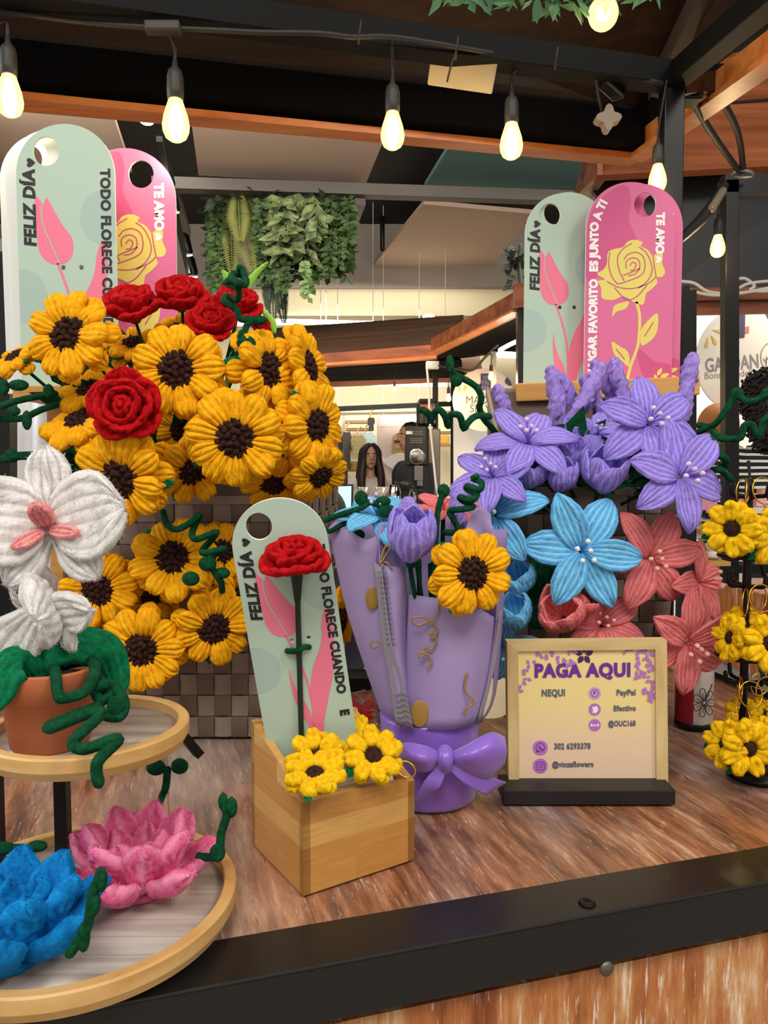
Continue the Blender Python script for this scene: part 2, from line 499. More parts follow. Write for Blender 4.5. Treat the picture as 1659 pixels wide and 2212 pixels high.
rs = random.Random(11)
def sunflower(px, py, dpx, d, az, el, label, group, spin=0, target=None, name='sunflower', leaves=2, m=None, back=True, cup=0, extra=None, n1=9):
    """petals, seed disc, green leaves behind, wire stem"""
    c = W(px, py, d); D = dpx * d / FPX
    k = D / .1
    M = Matrix.Translation(c) @ facing(az, el, spin) @ scl(k)
    root = thing(name, label, 'flower', M, group)
    m = m or SUN
    va = [petal('sun%d' % i, m, .0365, .0268, 4, TEAR, 34, -64 - 9 * i, -.12, .0062, .36, 12, .004, i) for i in range(3)]
    vb = [petal('sunb%d' % i, m, .036, .026, 4, TEAR, 14, -46 - 8 * i, -.10, .0058, .36, 12, .004, i + 5) for i in range(2)]
    for i in range(n1):
        a = 360 * i / n1 + rs.uniform(-5, 5)
        put('petal', va[rs.randrange(3)], root, rot(a, 'Z') @ tr(.0125, 0, .001) @ rot(rs.uniform(-9, 9) - cup, 'Y') @ rot(rs.uniform(-14, 14), 'X') @ scl(rs.uniform(.94, 1.06)))
    if back:
        nb = 7
        for i in range(nb):
            a = 360 * (i + .5) / nb + rs.uniform(-7, 7)
            put('petal', vb[rs.randrange(2)], root, rot(a, 'Z') @ tr(.0125, 0, -.0055) @ rot(rs.uniform(-6, 10) - cup * .6, 'Y') @ rot(rs.uniform(-14, 14), 'X') @ scl(rs.uniform(.96, 1.08)))
    put('seed_disc', seeds(BROWN, .0185, .010, .0034), root, tr(0, 0, .0045))
    for i in range(leaves):
        put_leaf(root, rs.uniform(0, 360), .042, .020, -.012, rs.uniform(5, 25))
    if target is not None: stem_to(root, target, .0022 / k * 1.0)
    return root

def rose(px, py, dpx, d, az, el, label, group, spin=0, target=None, open_=1., name='rose', stem=True):
    c = W(px, py, d); k = dpx * d / FPX / .1
    M = Matrix.Translation(c) @ facing(az, el, spin) @ scl(k)
    root = thing(name, label, 'flower', M, group)
    po = [petal('ro%d' % i, RED, .042, .048, 3, BROADP, 6, 16 + 10 * i, .34, .0060, .4, 9, .003, i) for i in range(2)]
    pm = petal('rm', RED, .034, .040, 3, BROADP, 0, 30, .48, .0054, .45, 9, .002, 4)
    pi_ = petal('ri', RED, .026, .030, 3, BROADP, 0, 34, .6, .0052, .45, 9)
    for i in range(5): put('petal', po[i % 2], root, rot(72 * i + rs.uniform(-6, 6), 'Z') @ tr(.010, 0, -.012) @ rot(-20 * open_ + rs.uniform(-8, 8), 'Y') @ rot(rs.uniform(-12, 12), 'X'))
    for i in range(5): put('petal', po[(i + 1) % 2], root, rot(72 * i + 36 + rs.uniform(-6, 6), 'Z') @ tr(.010, 0, -.007) @ rot(-42 + rs.uniform(-6, 6), 'Y') @ rot(rs.uniform(-14, 14), 'X') @ scl(.96))
    for i in range(4): put('petal', pm, root, rot(90 * i + 15 + rs.uniform(-6, 6), 'Z') @ tr(.0085, 0, -.003) @ rot(-58 + rs.uniform(-5, 5), 'Y') @ rot(rs.uniform(-12, 12), 'X'))
    for i in range(3): put('petal', pi_, root, rot(120 * i + 40 + rs.uniform(-6, 6), 'Z') @ tr(.0055, 0, .002) @ rot(-72, 'Y') @ rot(rs.uniform(-12, 12), 'X'))
    mb = MB().tube([(.0065 * cos(a * .9) * (1 - a / 14), .0065 * sin(a * .9) * (1 - a / 14), .016 + .0009 * a) for a in range(12)], .0036, 7, True, 3)
    part('core', mb, RED, root, False)
    part('calyx', MB().lathe([(0, -.022), (.006, -.020), (.010, -.013), (.006, -.008), (0, -.006)], 12), WIRE, root, False)
    if target is not None: stem_to(root, target, .0022 / k, start=(0, 0, -.02))
    return root

def lily(px, py, dpx, d, az, el, col, label, group, spin=0, target=None, n=6, open_=28, stam=None, bendk=1., name='lily', skip=()):
    c = W(px, py, d); k = dpx * d / FPX / .15
    M = Matrix.Translation(c) @ facing(az, el, spin) @ scl(k)
    root = thing(name, label, 'flower', M, group)
    vv = [petal('lily%d_%.1f' % (i, bendk), col, .0775, .0445, 6, POINT, open_, (-44 - 12 * i) * bendk, .20, .0048, .24, 16, .005, i) for i in range(3)]
    for i in range(n):
        if i in skip: continue
        lo = i % 2
        put('petal', vv[rs.randrange(3)], root, rot(360 * i / n + rs.uniform(-6, 6), 'Z') @ tr(.004, 0, -.003 * lo) @ rot(rs.uniform(-6, 6) + 5 * lo, 'Y') @ rot(rs.uniform(-10, 10), 'X') @ scl(rs.uniform(.95, 1.03), rs.uniform(.9, 1.08), 1))
    stam = stam or PALE
    for i in range(5):
        a = 2 * pi * i / 5 + .4; q = .010 if i else .003
        tip = V((q * cos(a) * 1.3, q * sin(a) * 1.3, .034 + .004 * (i % 2)))
        s = put('stamen', MB().tube([(0, 0, .004), (tip.x * .4, tip.y * .4, .02), tip], .0011, 5, True, 3).mesh('stamen', col), root)
        put('anther', MB().ball(tip, (.0036, .0036, .0042), 8, 6).mesh('anther', stam), s)
    part('flower_base', MB().lathe([(0, -.024), (.004, -.02), (.006, -.010), (.003, -.006)], 10), GREEN, root, False)
    if target is not None: stem_to(root, target, .0026 / k, start=(0, 0, -.018))
    return root

def tulip(px, py, dpx, d, az, el, col, label, group, spin=0, target=None, name='tulip', open_=0, core=None):
    """px,py = middle of the cup; axis faces az/el"""
    c = W(px, py, d); k = dpx * d / FPX / .05
    M = Matrix.Translation(c) @ facing(az, el, spin) @ scl(k) @ tr(0, 0, -.022)
    root = thing(name, label, 'flower', M, group)
    pm = [petal('tu%d' % i, col, .058, .040, 5, OVAL, 8, 104 + 6 * i, .62, .0040, .26, 14, .002, i, .55) for i in range(2)]
    for i in range(3): put('petal', pm[i % 2], root, rot(120 * i + 60, 'Z') @ tr(.002, 0, .002) @ rot(-4 + open_, 'Y') @ scl(.97))
    for i in range(3): put('petal', pm[(i + 1) % 2], root, rot(120 * i, 'Z') @ tr(.003, 0, 0) @ rot(2 + open_, 'Y'))
    if core: part('pistil', MB().lathe([(0, 0), (.004, .004), (.004, .02), (.006, .026), (0, .03)], 10), core, root, False)
    part('calyx', MB().lathe([(0, -.014), (.004, -.012), (.007, -.005), (.004, -.003)], 10), GREEN, root, False)
    if target is not None: stem_to(root, target, .0026 / k, start=(0, 0, -.008))
    return root

def tendril(pts, d, label, group=None, r=.0042, name='vine_tendril', m=None, world=False, cat='vine', leaves=(), balls=()):
    """curled green wire through (px, py[, depth]) points"""
    P = [W(p[0], p[1], p[2] if len(p) > 2 else d) for p in pts]
    mb = MB().tube(P, r, 9, True, 5)
    o = solo(name, mb, m or GREEN, label, cat, group, org=P[0])
    for (px, py, dd, rr) in balls:       # small flat wire coils
        c = W(px, py, dd) - P[0]
        b = MB().ball(c, (rr, rr * .55, rr), 14, 9)
        put('coil', b.mesh('coil', m or GREEN), o)
        WM[o.name] = Matrix.Translation(P[0])
    return o
# ------------------------------------------------------------------ the mall around the kiosk
M_FLOOR = mat('mall_floor_tile', '#8d847a', .35, var=(3, '#a09688'))
M_CEIL = mat('dark_ceiling', '#1a1715', .8)
M_TAUPE = mat('taupe_wall', '#a3978e', .85)
M_CREAM = mat('cream_wall', '#e6dab8', .8)
M_PANEL = mat('ceiling_panel_taupe', '#c0a694', .9)
M_TEAL = mat('ceiling_panel_teal', '#4c6c6a', .9)
M_BEAM = mat('grey_beam', '#57504b', .6)
M_WHITE = mat('white_paint', '#e9e6e0', .6)
M_LAMP = mat('lamp_glow', '#fff2dc', .5, emit=9)
M_STRIP = mat('tube_glow', '#fff8ee', .5, emit=5)
CEDAR = wood('cedar_board', '#5a2d1a', '#93512f', '#b56c42', (1.2, 14, 14), rough=.45, bumpk=.1)
CEDARP = wood('cedar_planks', '#5c3424', '#8a5238', '#a86a4a', (1.0, 10, 30), rough=.5, bumpk=.1)
PINE = wood('varnished_pine', '#b85a24', '#e0843e', '#ec9e5c', (1.6, 20, 20), rough=.38, bumpk=.08)
ROOFB = wood('brown_roof_board', '#2a1c12', '#3a281a', '#4a3423', (1.4, 22, 22), rough=.6, bumpk=.1)

def quad(mb, pts, th=0., mi=0):
    """flat plate through 4 corners, extruded th away from the camera side"""
    P = [V(p) for p in pts]; n = (P[1] - P[0]).cross(P[2] - P[0]).normalized()
    if n.dot(V((0, 0, HC)) - P[0]) < 0: P = P[::-1]; n = -n
    if th == 0: return mb.add(P, [tuple(range(len(P)))], None, mi, False)
    Q = [p - n * th for p in P]; k = len(P)
    fs = [tuple(range(k)), tuple(range(k, 2 * k))[::-1]] + [(i, k + i, k + (i + 1) % k, (i + 1) % k) for i in range(k)]
    return mb.add(P + Q, fs, None, mi, False)

structure('floor', MB().box((0, 4, -1.05), (14, 14, .1)), M_FLOOR)
structure('ceiling', MB().box((0, 6.6, 3.33), (14, 9, .1)), M_CEIL)
structure('wall_back', MB().box((0, 11.05, 1.2), (14, .1, 4.4)), M_CREAM)
structure('wall_left', MB().box((-6, 6, 1.2), (.1, 10, 4.4)), M_TAUPE)
structure('wall_right', MB().box((6.5, 6, 1.2), (.1, 10, 4.4)), M_TAUPE)
b = MB(); b.box((0, 9.6, 2.92), (13, .5, .74)); structure('trim_1', b, M_TAUPE)          # bulkhead above the shops
b = MB(); quad(b, [W(480, 632, 9.5), W(1240, 632, 9.5), W(1240, 682, 9.9), W(480, 682, 9.9)], .05); structure('trim_2', b, M_CREAM)
b = MB(); quad(b, [W(500, 686, 9.95), W(830, 694, 9.95), W(830, 697, 9.95), W(500, 704, 9.95)], .02)
solo('cove_light', b, M_LAMP, 'bright cove light strip glowing above the coffee kiosk roof', 'light')
ZP = 2.78
for nm, pts, m, lb in (
    ('ceiling_panel', [(-140, 140), (225, 190), (285, 372), (-140, 357)], M_PANEL, 'taupe ceiling panel above the green card, far left'),
    ('ceiling_panel', [(398, 150), (875, 190), (790, 398), (429, 379)], M_PANEL, 'taupe ceiling panel between the second and third bulbs'),
    ('ceiling_panel', [(1040, 205), (1330, 215), (1240, 409), (917, 404)], M_TEAL, 'dark teal ceiling panel behind the fourth bulb'),
    ('ceiling_panel', [(915, 441), (1150, 462), (1060, 578), (805, 575)], M_PANEL, 'pale taupe ceiling panel right of the hanging plants')):
    b = MB(); quad(b, [WZ(x, y, ZP) for x, y in pts], .04)
    solo(nm, b, m, lb, 'ceiling panel')
b = MB(); b.bar(W(330, 398, 6.25), W(1330, 431, 6.75), .12, .09)
b.bar(W(778, 430, 6.5), W(750, 512, 8.4), .09, .09); b.bar(W(372, 400, 6.3), W(405, 505, 8.4), .07, .07)
solo('ceiling_beam', b, M_BEAM, 'grey steel ceiling beam carrying the hanging plants', 'beam')
b = MB().bar(W(-80, 377, 6.2), W(60, 383, 6.2), .1, .12)
solo('ceiling_beam', b, M_BEAM, 'short grey ceiling beam behind the left green card', 'beam')
b = MB().tube([W(826, 470, 8.3), W(826, 540, 8.3)], .025, 8, False)
solo('ceiling_rod', b, BLACKM, 'black rod hanging from the ceiling left of the pale panel', 'rod')

# track with spot lamps
trk = thing('track_light', 'black ceiling track of small spot lamps beside the pink card', 'light', loc=W(346, 350, 5.5))
part('track', MB().bar(W(344, 300, 5.2), W(412, 610, 7.4), .04, .04), BLACKM, trk)
for x, y, d in ((366, 400, 5.7), (377, 452, 6.1), (406, 545, 6.9), (418, 592, 7.2)):
    c = W(x, y, d); mb = MB().tube([c + V((-.03, 0, .13)), c], .045, 10, False)
    o = part('spot_lamp', mb, BLACKM, trk)
    part('lens', MB().lathe([(0, -.005), (.042, -.005), (.042, .002), (0, .002)], 12, Matrix.Translation(c + V((0, -.02, -.03))) @ rot(25, 'X')), M_LAMP, o)
c = W(318, 252, 5.2)
sp = thing('spot_light', 'single silver ceiling spot lit beside the second bulb', 'light', loc=c)
part('lamp_body', MB().tube([c + V((-.04, .02, .12)), c], .05, 12, False), mat('silver_metal', '#b8b4ac', .3, .8), sp)
part('lens', MB().ball(c + V((0, -.01, -.035)), (.045, .045, .02)), M_LAMP, sp)

# plants hanging from the beam
M_FERN = mat('fern_green', '#626a26', .6, var=(8, '#787a34')); M_IVY = mat('ivy_green', '#30461f', .6, var=(9, '#48622e'))
M_DKF = mat('dark_fern', '#1d2a1c', .6, var=(9, '#2c3c26')); M_POTH = mat('pothos_green', '#39502a', .5, var=(14, '#84905e'))
M_BRT = mat('bright_blade', '#6fae2c', .5, var=(9, '#8ccc40'))
def leaf_quad(mb, c, dirv, nrm, L, Wd):
    d = V(dirv).normalized(); s = d.cross(V(nrm)); s = s.normalized() if s.length > 1e-4 else d.orthogonal().normalized()
    n = s.cross(d); c = V(c)
    mb.add([c, c + d * L * .5 + s * Wd / 2 + n * Wd * .12, c + d * L, c + d * L * .5 - s * Wd / 2 + n * Wd * .12, c + d * L * .5], [(0, 4, 1), (1, 4, 2), (2, 4, 3), (3, 4, 0)], None, 0, False)
rp = random.Random(5)
def vine_mb(x0, x1, ytop, ylen, n, d, Ls, Wd, step=9, spread=5):
    mb = MB()
    for i in range(n):
        x = rp.uniform(x0, x1); dd = d + rp.uniform(-.35, .35); yb = ytop + ylen * rp.uniform(.55, 1)
        y = ytop + rp.uniform(0, 10); pts = []
        while y < yb:
            x += rp.uniform(-1.6, 1.6); c = W(x + rp.uniform(-spread, spread) * .4, y, dd); pts.append(c)
            for s in (-1, 1):
                leaf_quad(mb, c, (s * rp.uniform(.3, 1), rp.uniform(-.8, .4), rp.uniform(-1, .1)), (rp.uniform(-.5, .5), -1, rp.uniform(-.2, .8)), Ls * rp.uniform(.7, 1.3), Wd * rp.uniform(.7, 1.2))
            y += step * rp.uniform(.7, 1.3)
        if len(pts) > 1: mb.tube(pts[::2] if len(pts) > 3 else pts, .005, 4, False)
    return mb
def frond_mb(fr):
    mb = MB()
    for (x0, y0, x1, y1, d, w0) in fr:
        a, b_ = W(x0, y0, d), W(x1, y1, d - .1); N = 34
        ax = (b_ - a); L = ax.length
        for i in range(N):
            u = i / N; bulge = V((0, -.18 * sin(pi * u) * L * .4, 0)); p = a + ax * u + bulge
            wd = w0 * (.35 + sin(pi * min(1, u * .9 + .08)) * .75) * (1 - u * .3)
            for s in (-1, 1):
                leaf_quad(mb, p, V((s, -.12, -.45)), (0, -1, .2), wd, L / N * 1.15)
        mb.tube([a, (a + b_) / 2 + V((0, -.05 * L, 0)), b_], .006, 5, True)
    return mb
GP = 'plants hanging from the ceiling beam'
solo('hanging_fern', frond_mb([(500, 420, 502, 590, 6.6, .13), (512, 425, 548, 588, 6.5, .13), (492, 425, 470, 520, 6.7, .1), (530, 425, 552, 530, 6.55, .1), (470, 430, 468, 500, 6.8, .09), (515, 420, 520, 520, 6.4, .12)]), M_FERN, 'yellow-green fern with long toothed fronds hanging left', 'plant', GP)
solo('hanging_fern', frond_mb([(598, 570, 612, 668, 6.6, .1), (590, 560, 590, 690, 6.5, .11), (600, 580, 614, 698, 6.7, .09), (585, 560, 578, 670, 6.6, .08)]), M_DKF, 'dark almost black fern hanging below the middle of the planter', 'plant', GP)
solo('trailing_pothos', vine_mb(600, 690, 428, 130, 34, 6.45, .16, .085, 15, 10), M_POTH, 'broad-leaved pale veined trailing plant in the middle', 'plant', GP)
solo('trailing_vine', vine_mb(555, 640, 430, 200, 46, 6.6, .075, .05, 9), M_IVY, 'small-leaved trailing vine beside the yellow-green fern', 'plant', GP)
solo('trailing_vine', vine_mb(690, 755, 428, 175, 44, 6.6, .08, .05, 9), M_IVY, 'bushy trailing vine at the right end of the hanging plants', 'plant', GP)
solo('trailing_vine', vine_mb(455, 500, 425, 220, 26, 6.8, .07, .05, 9), M_IVY, 'trailing vine at the left end of the hanging plants', 'plant', GP)
solo('trailing_vine', vine_mb(655, 685, 560, 95, 7, 6.4, .06, .05, 8, 2), mat('string_green', '#6d8a50', .6), 'thin strings of tiny leaves dangling lowest of the hanging plants', 'plant', GP)
b = MB()
for i in range(160):
    x, y = rp.uniform(440, 760), rp.uniform(420, 470)
    leaf_quad(b, W(x, y, rp.uniform(6.3, 6.9)), (rp.uniform(-1, 1), rp.uniform(-1, 0), rp.uniform(-1, .2)), (rp.uniform(-1, 1), -1, rp.uniform(0, 1)), .14, .07)
solo('trailing_ivy', b, M_DKF, 'dark ivy spilling over the top of the ceiling beam', 'plant', GP)
b = MB()
for pts in ([(520, 650), (545, 600), (578, 566)], [(560, 665), (585, 690), (592, 720)], [(452, 640), (430, 632), (418, 622)], [(500, 640), (492, 600), (482, 584)]):
    P = [W(x, y, 1.12) for x, y in pts]; q = spline(P, 5); n = len(q)
    for i in range(n - 1):
        wd = .0065 * sin(pi * (.15 + .8 * i / n)); wd2 = .0065 * sin(pi * (.15 + .8 * (i + 1) / n))
        b.add([q[i] + V((wd, 0, 0)), q[i] - V((wd, 0, 0)), q[i + 1] - V((wd2, 0, 0)), q[i + 1] + V((wd2, 0, 0)), q[i] + V((0, -.004, 0)), q[i + 1] + V((0, -.004, 0))], [(0, 4, 5, 3), (4, 1, 2, 5)])
b.tube([W(515, 640, 1.12), W(505, 720, 1.12), W(470, 980, 1.13), W(450, 1120, 1.13)], .004, 6)
solo('spider_plant', b, M_BRT, 'bright green strap leaves rising behind the red roses', 'plant')

# ------------------------------------------------------------------ our kiosk: posts, beams, roof
kio = thing('kiosk_frame', 'black steel kiosk frame with orange pine eaves overhead', 'kiosk', loc=W(1452, 1200, 1.52))
PA, PB = W(-260, -68, 1.16), W(1452, 168, 1.5)
Lf = PA + (PA - PB) * .1
part('beam', MB().bar(Lf, PB, .045, .045, bev=.002), BEAMK, kio)
part('post', MB().bar(W(1452, 150, 1.5), V((W(1452, 150, 1.5).x, 1.5, 0.0)), .038, .038, bev=.002), BLACKM, kio)
side = W(1720, -55, 1.06)
part('beam', MB().bar(PB + V((0.01, 0, .005)), side, .04, .04, bev=.002), BEAMK, kio)
part('fascia_board', MB().bar(W(-420, 158, 1.62), W(1372, 322, 2.13), .022, .072), PINE, kio)
part('fascia_lip', MB().bar(W(-420, 172, 1.60), W(1370, 345, 2.11), .05, .016), PINE, kio)
part('fascia_board', MB().bar(W(1371, 322, 2.13), W(1760, 35, 1.35), .022, .06), PINE, kio)
part('fascia_lip', MB().bar(W(1371, 345, 2.11), W(1760, 70, 1.35), .05, .012), PINE, kio)
part('purlin', MB().bar(W(-420, 92, 1.60), W(1390, 285, 2.06), .05, .085), MATTEK, kio)
part('purlin', MB().bar(W(1372, 290, 2.08), W(1560, -60, 1.75), .05, .05), MATTEK, kio)
b = MB()
quad(b, [W(-460, 75, 1.66), W(1385, 262, 2.14), W(1640, -300, 1.55), W(-460, -400, 1.1)], .02)
quad(b, [W(1385, 262, 2.14), W(1900, -120, 1.3), W(1800, -420, 1.2), W(1640, -300, 1.55)], .02)
part('roof_panel', b, ROOFB, kio)
part('rafter', MB().bar(W(1385, 262, 2.1), W(1545, -60, 1.62), .04, .05), mat('painted_rafter', '#4a4038', .6), kio)
part('brace', MB().bar(W(1452, 180, 1.53), W(1545, 172, 1.75), .05, .05), BLACKM, kio)
# low side frame seen behind the pink card and at the left
part('side_frame', MB().bar(W(1440, 650, 1.9), W(1488, 638, 1.9), .03, .045).bar(W(1480, 630, 1.9), W(1480, 1250, 1.9), .04, .04), BLACKM, kio)
lk = thing('kiosk_frame', 'black frame of the neighbouring kiosk at the far left edge', 'kiosk', loc=W(12, 1200, 2.2))
part('post', MB().bar(W(12, 548, 2.2), W(12, 1700, 2.2), .045, .045), BLACKM, lk)
part('rail', MB().bar(W(-90, 552, 2.2), W(42, 566, 2.2), .04, .035), BLACKM, lk)
part('rail', MB().bar(W(28, 578, 2.25), W(42, 578, 2.25), .02, .02), BLACKM, lk)
b = MB(); b.box(W(45, 760, 3.2), (.42, .05, .9)); solo('grey_partition', b, mat('grey_panel', '#8e8a86', .7), 'grey panel standing behind the far left black post', 'panel')

# white finely striped cloth behind the left flowers
k = NT('striped_cloth'); co = k.coord((1, 1, 1), (0, R(35), 0)); wv = k.n('ShaderNodeTexWave'); wv.inputs['Scale'].default_value = 160; k.l(co, wv.inputs[0])
k.l(k.ramp(wv.outputs['Fac'], [(.3, '#c4ccd2'), (.7, '#f4f6f6')]), k.b.inputs['Base Color']); STRC = k.m
b = MB().grid(lambda u, v: W(38 + 190 * u, 815 + 760 * v, 1.42) + V((0, .012 * sin(u * 16), 0)), 24, 6)
o = solo('white_cloth', b, STRC, 'white finely striped cloth hanging behind the orchid and sunflowers', 'cloth')
md = o.modifiers.new('thick', 'SOLIDIFY'); md.thickness = .003

# ------------------------------------------------------------------ counter
k = NT('rustic_laminate')
co = k.coord((1, 1, 1), (0, 0, -CA))
def streak(sc_, scale, det=5, rough=.6):
    mp = k.n('ShaderNodeMapping'); mp.inputs['Scale'].default_value = sc_; k.l(co, mp.inputs[0])
    return k.noise(mp.outputs[0], scale, det, rough).outputs['Fac']
n1, n2, n3, n4 = streak((11, 3.0, 11), 1.0, 6, .62), streak((70, 9, 70), 1.0, 6, .72), streak((7, 2.4, 7), 1.3, 5), streak((230, 26, 230), 1.0, 5, .75)
base = k.ramp(n2, [(.25, '#3c241a'), (.42, '#6c4430'), (.56, '#94664a'), (.75, '#cfae90')])
warm = k.ramp(n2, [(.25, '#5c3020'), (.45, '#925a3a'), (.6, '#b8805a'), (.78, '#e0c4a4')])
mauve = k.ramp(n2, [(.25, '#3a2c2a'), (.5, '#7c645e'), (.75, '#c0a69c')])
f1 = k.ramp(n1, [(.46, (0, 0, 0, 1)), (.56, (1, 1, 1, 1))]); f3 = k.ramp(n3, [(.50, (0, 0, 0, 1)), (.62, (1, 1, 1, 1))])
c1 = k.mix(f1, base, warm); c2 = k.mix(f3, c1, mauve)
sp_ = k.ramp(n4, [(.60, (0, 0, 0, 1)), (.68, (.55, .55, .55, 1))]); n5 = streak((4.2, 1.5, 4.2), 1.0, 5, .6); c2 = k.mix(k.ramp(n5, [(.50, (0, 0, 0, 1)), (.66, (.6, .6, .6, 1))]), c2, k.mix(n2, lin('#8e6e60'), lin('#e6cfb8')))
c3 = k.mix(sp_, c2, lin('#eadcc8'))
dk = k.ramp(n4, [(.30, (.75, .75, .75, 1)), (.38, (0, 0, 0, 1))]); c3 = k.mix(dk, c3, lin('#452a1e'))
# board seams along the depth
tc = k.n('ShaderNodeSeparateXYZ'); k.l(co, tc.inputs[0]); mu = k.n('ShaderNodeMath', operation='DIVIDE'); k.l(tc.outputs[0], mu.inputs[0]); mu.inputs[1].default_value = .115
fr = k.n('ShaderNodeMath', operation='FRACT'); k.l(mu.outputs[0], fr.inputs[0])
c3 = k.mix(k.ramp(fr.outputs[0], [(0, (.6, .6, .6, 1)), (.02, (0, 0, 0, 1))]), c3, lin('#2c1a12'))
k.l(c3, k.b.inputs['Base Color']); k.bump(n2, .12, .001); k.set(Roughness=.34, Specular_IOR_Level=.5)
LAM = k.m
k = NT('rustic_front'); co = k.coord((1, 1, 1), (0, 0, -CA))
n2 = streak((45, 45, 6), 1.0, 6, .7); n4 = streak((160, 160, 14), 1.0, 4, .7)
c1 = k.ramp(n2, [(.3, '#7a3c1c'), (.48, '#b8713e'), (.6, '#cf9a66'), (.72, '#f0e2cc')])
c1 = k.mix(k.ramp(n4, [(.57, (0, 0, 0, 1)), (.66, (.8, .8, .8, 1))]), c1, lin('#f6ecdc'))
k.l(c1, k.b.inputs['Base Color']); k.set(Roughness=.4); LAMF = k.m

ctr = thing('display_counter', 'rustic wood-look counter with a black steel edge', 'counter', loc=(.1, .9, -1))
RC = Matrix.Rotation(CA, 4, 'Z')
def uv(u, v, z=0): return CU * u + CV * v + V((0, 0, z))
v0, vt, vb = .557, .6085, 1.62
part('top', MB().box((.2, (vt + vb) / 2, -.0115), (3.4, vb - vt, .018), RC), LAM, ctr)
b = MB(); b.box((.2, (v0 + vt + .004) / 2, -.002), (3.4, vt - v0 + .004, .004), RC, .0012); b.box((.2, v0 + .002, -.0235), (3.4, .004, .045), RC, .0012)
part('steel_edge', b, mat('edge_steel', '#1b1918', .34, 0., .5, (200, .06)), ctr)
part('front_panel', MB().box((.2, v0 + .03, -.53), (3.4, .03, .94), RC), LAMF, ctr)
def on_front(px, py):
    r = ray(px, py); n = CV; t = (v0 - 0) / r.dot(n); return V((r.x * t, r.y * t, HC + r.z * t))
c = on_front(1310, 2092)
part('bolt', MB().lathe([(0, 0), (.0068, 0), (.0068, .001), (.0045, .0028), (0, .0034)], 18, Matrix.Translation(c) @ RC @ rot(90, 'X')), mat('worn_bolt', '#6a655c', .4, .6), ctr)
c = WZ(1268, 1951, .0003)
part('bolt', MB().lathe([(0, 0), (.0075, 0), (.007, .0012), (.004, .0016), (.003, .0008), (0, .0008)], 18, Matrix.Translation(c)), BLACKM, ctr)
# upright at the right end of the counter
b = MB(); p0, p1 = WZ(1545, 1462, .001), WZ(1790, 1560, .001)
e = thing('counter_upstand', 'wood-look upstand with a pale grey base strip behind the keychain rack', 'upstand', loc=p0)
part('board', MB().bar(p0 + V((0, .03, .10)), p1 + V((0, .03, .10)), .02, .14), LAMF, e)
part('base_strip', MB().bar(p0 + V((0, .02, .022)), p1 + V((0, .02, .022)), .012, .026), mat('grey_strip', '#a9a7a6', .5), e)
part('foot', MB().bar(p0 + V((0, .02, .004)), p1 + V((0, .02, .004)), .016, .008), BLACKM, e)
# ------------------------------------------------------------------ printed gift cards
MINT = mat('mint_card', '#b6cebd', .42, spec=.4); MINTD = mat('mint_blob', '#a9c2b8', .45); MINTD2 = mat('mint_blob_grey', '#b2c4b4', .45)
CARDP = mat('pink_card', '#dc6f9c', .42, spec=.4); CARDD = mat('pink_blob', '#cf5288', .45)
CARDE = mat('card_edge', '#e6eae6', .5)
INKP = mat('ink_pink', '#f07c98', .5); INKK = mat('ink_black', '#221f20', .5); INKY = mat('ink_yellow', '#e6d56c', .5)
INKW = mat('ink_white', '#f8f2ee', .5); INKDP = mat('ink_rose_line', '#c25a7c', .5)
HEART = [(0, -.5), (.32, -.15), (.5, .14), (.44, .4), (.24, .48), (.06, .38), (0, .22), (-.06, .38), (-.24, .48), (-.44, .4), (-.5, .14), (-.32, -.15)]
TH = .0042

